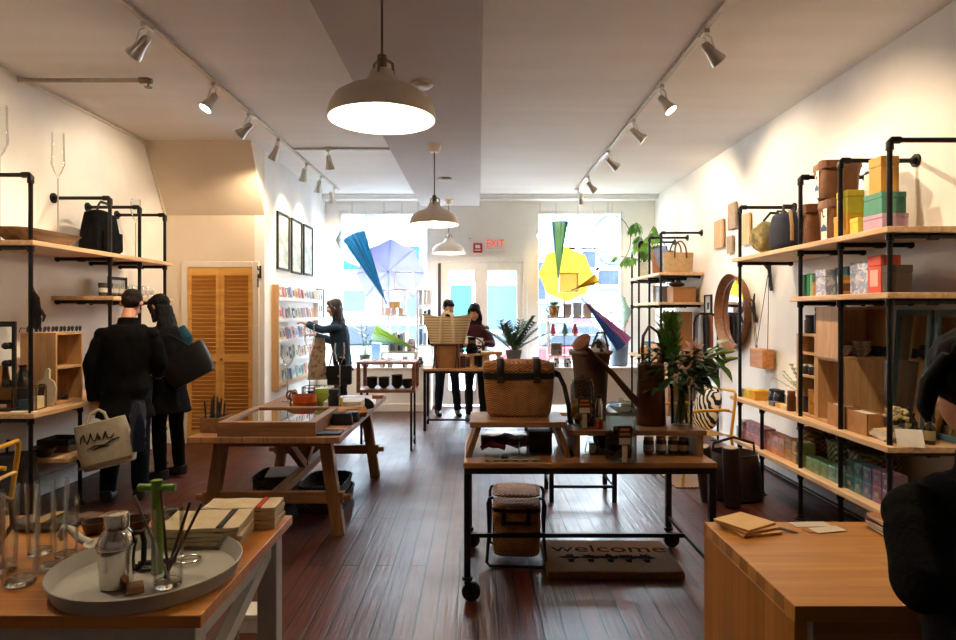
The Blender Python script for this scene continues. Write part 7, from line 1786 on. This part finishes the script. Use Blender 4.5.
class Person:
    def __init__(s, label, loc, rz, scale=1.0, lean=4, pitch=10, yaw=0, slim=1.0, elbows=None, wrists=None, hands=None, knees=None, feet=None, skin=None, male=True):
        s.t = thing('person', label, 'person', loc, rz); s.k = scale; s.sl = slim; k = scale; s.skin = skin or SKIN; s.male = male
        L_ = R(lean); s.u = Vector((0, -math.sin(L_), math.cos(L_)))
        s.P = Vector((0, 0, .93*k))
        sp = lambda h, x=0, y=0: s.P + s.u*h*k + Vector((x*k, y*k, 0))
        s.sp = sp
        s.neck = sp(.545, 0, .01); hp = R(lean*.5+pitch)
        s.hd = Vector((0, -math.sin(hp), math.cos(hp))); s.hc = s.neck + s.hd*.165*k + Vector((0, -.025*k, 0))
        s.HM = Matrix.Translation(s.hc) @ Euler((-(-hp)*1.0, 0, R(yaw))).to_matrix().to_4x4()
        sw = (.185 if male else .165)*slim
        s.sh = {i: sp(.438, i*sw*.95, .01) for i in (-1, 1)}
        s.el = elbows or {i: (i*.24*k, .03, 1.12*k) for i in (-1, 1)}; s.wr = wrists or {i: (i*.25*k, -.06, .87*k) for i in (-1, 1)}
        s.el = {i: Vector(v) for i, v in s.el.items()}; s.wr = {i: Vector(v) for i, v in s.wr.items()}
        s.kn = {i: Vector(v) for i, v in (knees or {i: (i*.10*k, -.02, .50*k) for i in (-1, 1)}).items()}
        s.ft = {i: Vector(v) for i, v in (feet or {i: (i*.11*k, .02, .085) for i in (-1, 1)}).items()}
        m = MB(); s.torso(m, 0); s.limbs(m, 0)
        seg(m, [sp(.47), s.neck, s.neck + s.hd*.10*k], [.07*k, .056*k, .052*k])
        s.head(m)
        for i in (-1, 1):
            hd_ = hands[i] if hands else None
            d = hd_[0] if hd_ else (s.wr[i]-s.el[i]); hand(m, s.wr[i], d, -i, hd_[1] if hd_ else .6, k*.98, hd_[2] if hd_ and len(hd_) > 2 else 0)
        s.body = bake('body', m, s.skin, s.t, .0075, 3)
        s.face()
    def torso(s, m, g, hem=None, top=.50, flare=0, sh=0):
        k, sl = s.k, s.sl; w = 1.0 if s.male else .92
        prof = [(-.09, .155, .105), (0, .165, .115), (.10, .150*(.97 if s.male else .88), .105), (.20, .155*(1 if s.male else .93), .112), (.32, .172*(1 if s.male else .95), .122), (.42, .178, .115), (.46, .168, .098), (.49, .135, .082), (.512, .10, .07), (.535, .07, .06)]
        if hem is not None:
            prof = [(hem, .17+flare, .125+flare*.7)] + [p for p in prof if p[0] > hem + .04]
        prof = [p for p in prof if p[0] <= top]
        m.loft([[tuple(s.sp(h) + Vector(((rx*w*sl+g)*k*math.cos(a), (ry*sl+g)*k*math.sin(a)*(1.0), 0))) for a in [2*PI*q/28 for q in range(28)]] for h, rx, ry in prof])
    def limbs(s, m, g, arms=True, legs=True, cuff=1.0, knee=1.0):
        k, sl = s.k, s.sl
        if arms:
            for i in (-1, 1):
                sh, e, w = s.sh[i], s.el[i], s.wr[i]; w2 = e.lerp(w, cuff)
                m.ball(tuple(sh + Vector((0, 0, -.005))), (.054*k*sl+g*.55, .056*k*sl+g*.7, .052*k*sl+g*.5))
                seg(m, [sh + Vector((-i*.03*k, 0, -.005)), sh.lerp(e, .35), e], [.050*k*sl+g*.6, .047*k*sl+g*.9, .041*k*sl+g])
                m.ball(tuple(e), .041*k*sl+g)
                seg(m, [e, e.lerp(w2, .35), w2], [.041*k*sl+g, .040*k*sl+g, .029*k+g*1.1])
        if legs:
            for i in (-1, 1):
                hip = s.P + Vector((i*.088*k, 0, -.02*k)); kn, a = s.kn[i], s.ft[i]; a2 = kn.lerp(a, knee)
                seg(m, [hip + Vector((0, 0, .06*k)), hip, hip.lerp(kn, .45), kn], [.075*k, .088*k*sl+g, .074*k*sl+g, .056*k*sl+g])
                m.ball(tuple(kn), .055*k*sl+g)
                seg(m, [kn, kn.lerp(a2, .3), a2], [.056*k*sl+g, .056*k*sl+g, .038*k+g*1.2])
                if not g: 
                    f = a; seg(m, [f + Vector((0, .03, -.03)), f + Vector((0, -.06, -.045)), f + Vector((0, -.16, -.055))], [.036*k, .036*k, .026*k])
    def head(s, m):
        k = s.k; o = m.m; m.m = s.HM @ Matrix.Scale(k, 4)
        m.ball((0, .012, .03), (.074, .092, .088), 20, 14).ball((0, -.022, -.035), (.058, .066, .072), 18, 12).ball((0, -.062, -.082), (.030, .026, .022), 12, 8)
        m.tube([(0, -.088, .022), (0, -.100, .0), (0, -.108, -.018), (0, -.094, -.03)], [.009, .011, .0145, .011], 10).ball((-.012, -.094, -.022), .0085, 8, 6).ball((.012, -.094, -.022), .0085, 8, 6)
        m.tube([(-.045, -.075, .032), (0, -.090, .034), (.045, -.075, .032)], .010, 8)
        for i in (-1, 1):
            m.ball((i*.044, -.066, -.02), (.02, .02, .018), 10, 7)
            m.tube([(i*.073, .01, .02), (i*.082, .018, .012), (i*.080, .018, -.012), (i*.072, .006, -.026)], [.010, .013, .011, .008], 8)
        m.m = o
    def face(s):
        k = s.k
        for i in (-1, 1):
            q = MB(); q.m = s.HM @ Matrix.Scale(k, 4); e = q.ball((i*.030, -.077, .008), .0125, 12, 8).build('eye', EYEW, s.t)
            q = MB(); q.m = s.HM @ Matrix.Scale(k, 4); q.ball((i*.030, -.0865, .004), .0055, 10, 6).build('iris', IRIS, e)
            q = MB(); q.m = s.HM @ Matrix.Scale(k, 4); q.tube([(i*.014, -.098, .030), (i*.032, -.095, .036), (i*.050, -.080, .030)], [.003, .004, .002], 6, flat=.6).build('eyebrow', HAIRB, s.t)
        q = MB(); q.m = s.HM @ Matrix.Scale(k, 4); q.tube([(-.022, -.082, -.050), (-.008, -.0915, -.047), (0, -.0915, -.048), (.008, -.0915, -.047), (.022, -.082, -.050)], [.002, .005, .0055, .005, .002], 8).build('lips', LIPS, s.t)
    def hair_short(s, m_):
        q = MB(); q.m = s.HM @ Matrix.Scale(s.k, 4)
        q.ball((0, .022, .046), (.081, .092, .085), 20, 12).ball((0, .05, -.005), (.070, .060, .06), 16, 10).ball((0, -.055, .088), (.055, .038, .03), 14, 8)
        for i in (-1, 1): q.ball((i*.072, -.008, .02), (.010, .022, .03), 8, 6)
        return bake('hair', q, m_, s.t, .007, 3, .004, 40)
    def hair_long(s, m_, drop=.30, spread=.09, back=.03):
        q = MB(); q.m = s.HM @ Matrix.Scale(s.k, 4)
        q.ball((0, .022, .042), (.086, .098, .090), 20, 12).ball((0, -.045, .085), (.06, .05, .035), 14, 8)
        for i in (-1, 1): q.tube([(i*.055, -.045, .075), (i*.080, -.02, .02), (i*.083, -.005, -.06), (i*.085, -.02, -.14)], [.022, .024, .026, .02], 10)
        q.m = Matrix()
        h = s.hc; b = s.HM.to_3x3() @ Vector((0, .055*s.k, 0))
        rings = []
        for j in range(6):
            u = j/5; c = h + b*(1-.1*u) + Vector((0, (.01+back)*u, -drop*s.k*u)); wd = (.082+(spread-.082)*u*(1.2-u*.6))*s.k; dp = (.062-.025*u)*s.k
            rings.append([tuple(c + Vector((wd*math.cos(a), dp*math.sin(a), 0))) for a in [2*PI*z/20 for z in range(20)]])
        q.loft(rings)
        return bake('hair', q, m_, s.t, .007, 3, .005, 34)
    def top(s, name, m_, g=.016, hem=-.08, flare=.02, cuff=.97, fold=.008, collar=True, seed=0):
        q = MB(); s.torso(q, g, hem, .515, flare); s.limbs(q, g*.85, True, False, cuff)
        if collar: seg(q, [s.sp(.47), s.neck + s.hd*.03], [.085*s.k, .074*s.k])
        return bake(name, q, m_, s.t, .009, 5, fold, 9, seed)
    def trousers(s, m_, g=.012, fold=.006, seed=0):
        q = MB(); s.torso(q, g*.6, None, .12); s.limbs(q, g, False, True, 1, .99)
        return bake('trousers', q, m_, s.t, .009, 5, fold, 10, seed)
    def shoes(s, m_):
        for i in (-1, 1):
            f = s.ft[i]; q = MB(); seg(q, [f + Vector((0, .035, .02)), f + Vector((0, .04, -.03)), f + Vector((0, -.05, -.04)), f + Vector((0, -.17, -.054))], [.046, .048, .047, .034], 14)
            q.v = [(x, y, max(z, .003)) for x, y, z in q.v]; sh = bake('shoe', q, m_, s.t, .007, 3)
def strap(pts, r, m, parent, name='shoulder_strap'): return MB().tube(pts, r, 8, flat=.35).build(name, m, parent)

DENIM = mat('dark denim', '151c28', .95, var=.2, bump=.3, bsc=90, spec=.15); BLKP = mat('black trousers', '080809', .95, var=.2, spec=.1); CHAR = mat('charcoal jacket cloth', '0a090a', .95, var=.25, bump=.3, bsc=80, spec=.12)
# 1 bearded man behind the straw tote
p = Person('bearded man in dark jacket and jeans looking down behind straw tote', (-.47, 9.60, 0), R(12), 1.0, 6, 26, 20, elbows={-1: (-.25, -.06, 1.13), 1: (.26, -.06, 1.13)}, wrists={-1: (-.12, -.27, 1.06), 1: (.10, -.29, 1.06)}, knees={-1: (-.11, -.03, .50), 1: (.12, -.05, .50)}, feet={-1: (-.13, .02, .085), 1: (.16, -.06, .085)})
p.top('jacket', CHAR, .022, -.12, .02, seed=1); p.trousers(DENIM, seed=1); p.shoes(LEATHER); p.hair_short(HAIRB)
q = MB(); q.m = p.HM; q.ball((0, -.03, -.062), (.061, .060, .052), 16, 10).ball((0, -.066, -.084), (.036, .032, .028), 12, 8); b_ = bake('beard', q, HAIRB, p.t, .007, 3, .003, 60)
# 2 woman in maroon holding a paper
MARS = mat('maroon knit', '3f1020', .95, var=.2, bump=.4, bsc=120)
p = Person('dark-haired woman in maroon sweater reading a white card', (-.03, 9.16, 0), R(-8), .965, 4, 30, -8, .95, elbows={-1: (-.24, -.02, 1.10), 1: (.24, -.02, 1.10)}, wrists={-1: (-.11, -.26, 1.10), 1: (.13, -.27, 1.13)}, hands={-1: ((.4, -.8, .2), .9), 1: ((-.4, -.8, .2), .9)}, male=False)
p.top('sweater', MARS, .016, -.10, .015, seed=2); p.trousers(mat('dark trousers', '141820', .9), seed=2); p.shoes(BLACK); p.hair_long(HAIRK, .34, .12)
o = MB().box(-.13, .13, -.002, .002, -.07, .07).build('paper_card', PAPER, loc=(-.065, 8.815, 1.165), rot=(R(-48), R(8), R(-8))); tag(o, 'white card held open by the woman in maroon', 'card')
t = thing('shoulder_bag', 'small black bag hanging at the maroon woman\'s side', 'bag', (-.30, 9.08, .90), R(-8))
k = MB(); bag_body(k, .18, .08, .17, .95, n=20); k.build('bag_body', LEATHER, t)
# 3 woman at the card rack
TEALK = mat('teal navy jacket', '0e2a40', .9, var=.2, bump=.3, bsc=90)
p = Person('woman in teal navy jacket reaching to the card rack', (-1.86, 8.72, 0), R(-90), .985, 6, 8, 0, .95, elbows={1: (.20, -.22, 1.32), -1: (-.20, -.18, 1.15)}, wrists={1: (.14, -.44, 1.40), -1: (-.10, -.40, 1.24)}, hands={1: ((-.1, -1, .25), .5), -1: ((0, -1, .1), .6)}, male=False)
p.top('jacket', TEALK, .020, -.16, .015, seed=3); p.trousers(BLKP, seed=3); p.shoes(LEATHER); p.hair_long(mat('dark plum hair', '1c1018', .45, var=.3, sc=40, bump=.5, bsc=120), .26, .10)
t = thing('shoulder_bag', 'black flap shoulder bag on the card-rack woman\'s hip', 'bag', (-1.83, 8.42, .60), R(4))
MB().box(-.16, .16, -.05, .05, 0, .25).build('bag_body', LEATHER, t, bev=.02)
MB().box(-.165, .165, -.062, -.053, .09, .255).build('bag_flap', LEATHER, t, bev=.004); MB().cyl((0, -.062, .12), (0, -.07, .12), .014, n=12).build('clasp', STEEL, t)
strap([(-.13, 0, .25), (-.08, .14, .55), (-.02, .20, .84), (.03, .24, .86), (.10, .12, .55), (.13, 0, .25)], .014, LEATHER, t)
t = thing('patterned_coat', 'brown spotted fur coat draped over the reaching woman\'s arm', 'coat', (-2.15, 8.62, 0))
k = MB(); rg = []
for j in range(9):
    u = j/8; z_ = 1.21-.56*u; rg.append([((.05+.06*u+.014*math.sin(3*a+j))*1.25*math.cos(a)-.03*u, (.045+.035*u+.012*math.sin(4*a+2*j))*math.sin(a), z_) for a in [2*PI*q/22 for q in range(22)]])
k.loft(rg); k.build('coat_body', pattern('spotted fur', 'voronoi', ('241a14', '6a5442', '8f7a64'), (17, 17, 17), .95, .5, ramp=(.25, .5)), t)
# 4 man at the left shelf, seen from behind
p = Person('man in charcoal jacket seen from behind at left shelf', (-2.905, 5.26, 0), R(194), 1.01, 5, 34, 0, 1.0, elbows={-1: (-.245, -.05, 1.13), 1: (.25, .03, 1.13)}, wrists={-1: (-.20, -.22, 1.03), 1: (.235, -.03, .83)}, hands={-1: ((.2, -.9, -.1), .7), 1: ((0, -.05, -1), 1.2)}, feet={-1: (-.11, .02, .085), 1: (.14, .0, .085)})
p.top('jacket', CHAR, .028, -.24, .025, seed=4, fold=.012); p.trousers(DENIM, .02, seed=4); p.shoes(BLACK); p.hair_short(HAIRB)
q = MB(); p.torso(q, .026, -.285, -.10, .028); bake('shirt_hem', q, mat('white shirt', (.6, .58, .54), .9), p.t, .009, 4, .004, 12)
BAGC = mat('printed tote canvas', 'a59b88', .9, var=.1, bump=.3, bsc=60)
t = thing('shopping_bag', 'cream shopping bag with dark script held by the man', 'bag', (-2.90, 5.03, .35), R(10))
t.rotation_euler = (0, R(-13), R(8))
k = MB(); bag_body(k, .40, .16, .36, .92, sag=.04, zs=8); k.build('bag_body', BAGC, t)
MB().box(-.20, .20, -.088, -.080, .025, .05).build('bottom_stripe', mat('tan stripe', '6a5640', .9), t)
k = MB()
def script(m_, pts, z0): m_.tube([(x, -.088+.004*abs(x)*10*0, z) for x, z in pts], [.0035+.0035*abs(math.sin(i*1.3)) for i in range(len(pts))], 6, flat=.6)
script(k, [(-.14, .22), (-.12, .27), (-.10, .29), (-.10, .24), (-.09, .21), (-.06, .26), (-.05, .29), (-.045, .24), (-.03, .22), (-.01, .25), (.0, .28), (.01, .23), (.03, .22), (.05, .26), (.06, .28), (.065, .23), (.09, .22), (.12, .25)], 0)
script(k, [(-.10, .17), (-.04, .185), (.03, .18), (.09, .20), (.15, .21)], 0)
script(k, [(-.06, .16), (.0, .172), (.06, .17)], 0)
k.build('script_lettering', mat('script ink', '1c1815', .8), t)
MB().tube([(-.08, -.05, .35), (-.05, -.03, .43), (.02, -.02, .45), (.06, -.03, .42), (.08, -.05, .35)], .012, 8, flat=.4).build('handle', BAGC, t)
t = thing('blue_plastic_bag', 'blue plastic bag held beside the cream shopping bag', 'bag', (-2.685, 5.03, .46))
k = MB(); rg = []
for j in range(8):
    u = j/7; rr = .028+.032*math.sin(PI*(.15+.75*(1-u))); rg.append([(rr*(1+.18*math.sin(4*a+j))*math.cos(a), rr*.8*(1+.15*math.sin(5*a-j))*math.sin(a), .40*u) for a in [2*PI*q/24 for q in range(24)]])
k.loft(rg); k.build('bag_body', mat('crinkled blue plastic', '0f1a2c', .3, var=.3, bump=.8, bsc=40), t)
# 5 woman beside him in profile
p = Person('woman in black coat with teal scarf beside the man', (-2.90, 5.98, 0), R(-112), .985, 5, 20, 0, .92, elbows={-1: (-.25, .02, 1.10), 1: (.25, .06, 1.10)}, wrists={-1: (-.17, -.13, .98), 1: (.22, -.09, .96)}, male=False)
p.top('coat', BLACKCLOTH, .030, -.30, .03, seed=5, fold=.01); p.trousers(BLKP, seed=5); p.shoes(BLACK); p.hair_long(HAIRK, .42, .14, .13)
q = MB(); seg(q, [p.sp(.50, -.09, .07), p.sp(.40, -.12, .12), p.sp(.25, -.13, .12)], [.06, .065, .045]); bake('scarf', q, mat('deep teal knit', '0f3f4e', .95, bump=.5, bsc=90), p.t, .009, 4, .006, 20)
t = thing('shoulder_bag', 'large black tote hanging behind the woman in black coat', 'bag', (-2.60, 5.86, .94), R(8)); t.rotation_euler = (0, R(-28), R(8))
k = MB(); bag_body(k, .40, .15, .30, 1.12, sag=.03); k.build('bag_body', LEATHER, t)
MB().tube([(-.12, 0, .29), (-.16, 0, .42), (-.10, 0, .50), (.0, 0, .46), (.10, 0, .29)], .012, 8, flat=.5).build('handle', LEATHER, t)
# 6 shop worker close at right, seen from behind
p = Person('person in black sweater at the counter, close at right edge', (.965, 1.12, 0), R(175), .872, 9, 20, -30, 1.0, elbows={-1: (-.24, .02, 1.02), 1: (.20, .05, 1.10)}, wrists={-1: (-.14, -.20, 1.04), 1: (.02, -.12, 1.06)}, male=True)
p.top('sweater', BLACKCLOTH, .018, -.10, .01, seed=6); p.trousers(BLKP, seed=6); p.shoes(BLACK); p.hair_short(HAIRK)
q = MB(); q.m = p.HM; q.tube([(.0, .10, .03), (.015, .112, .035), (.03, .12, .04)], [.02, .016, .008], 8); q.tube([(.03, .09, .03), (.065, .06, -.02), (.073, .06, -.07), (.068, .062, -.10)], [.02, .02, .016, .005], 8); bake('hair_tuft', q, HAIRK, p.t, .006, 2)
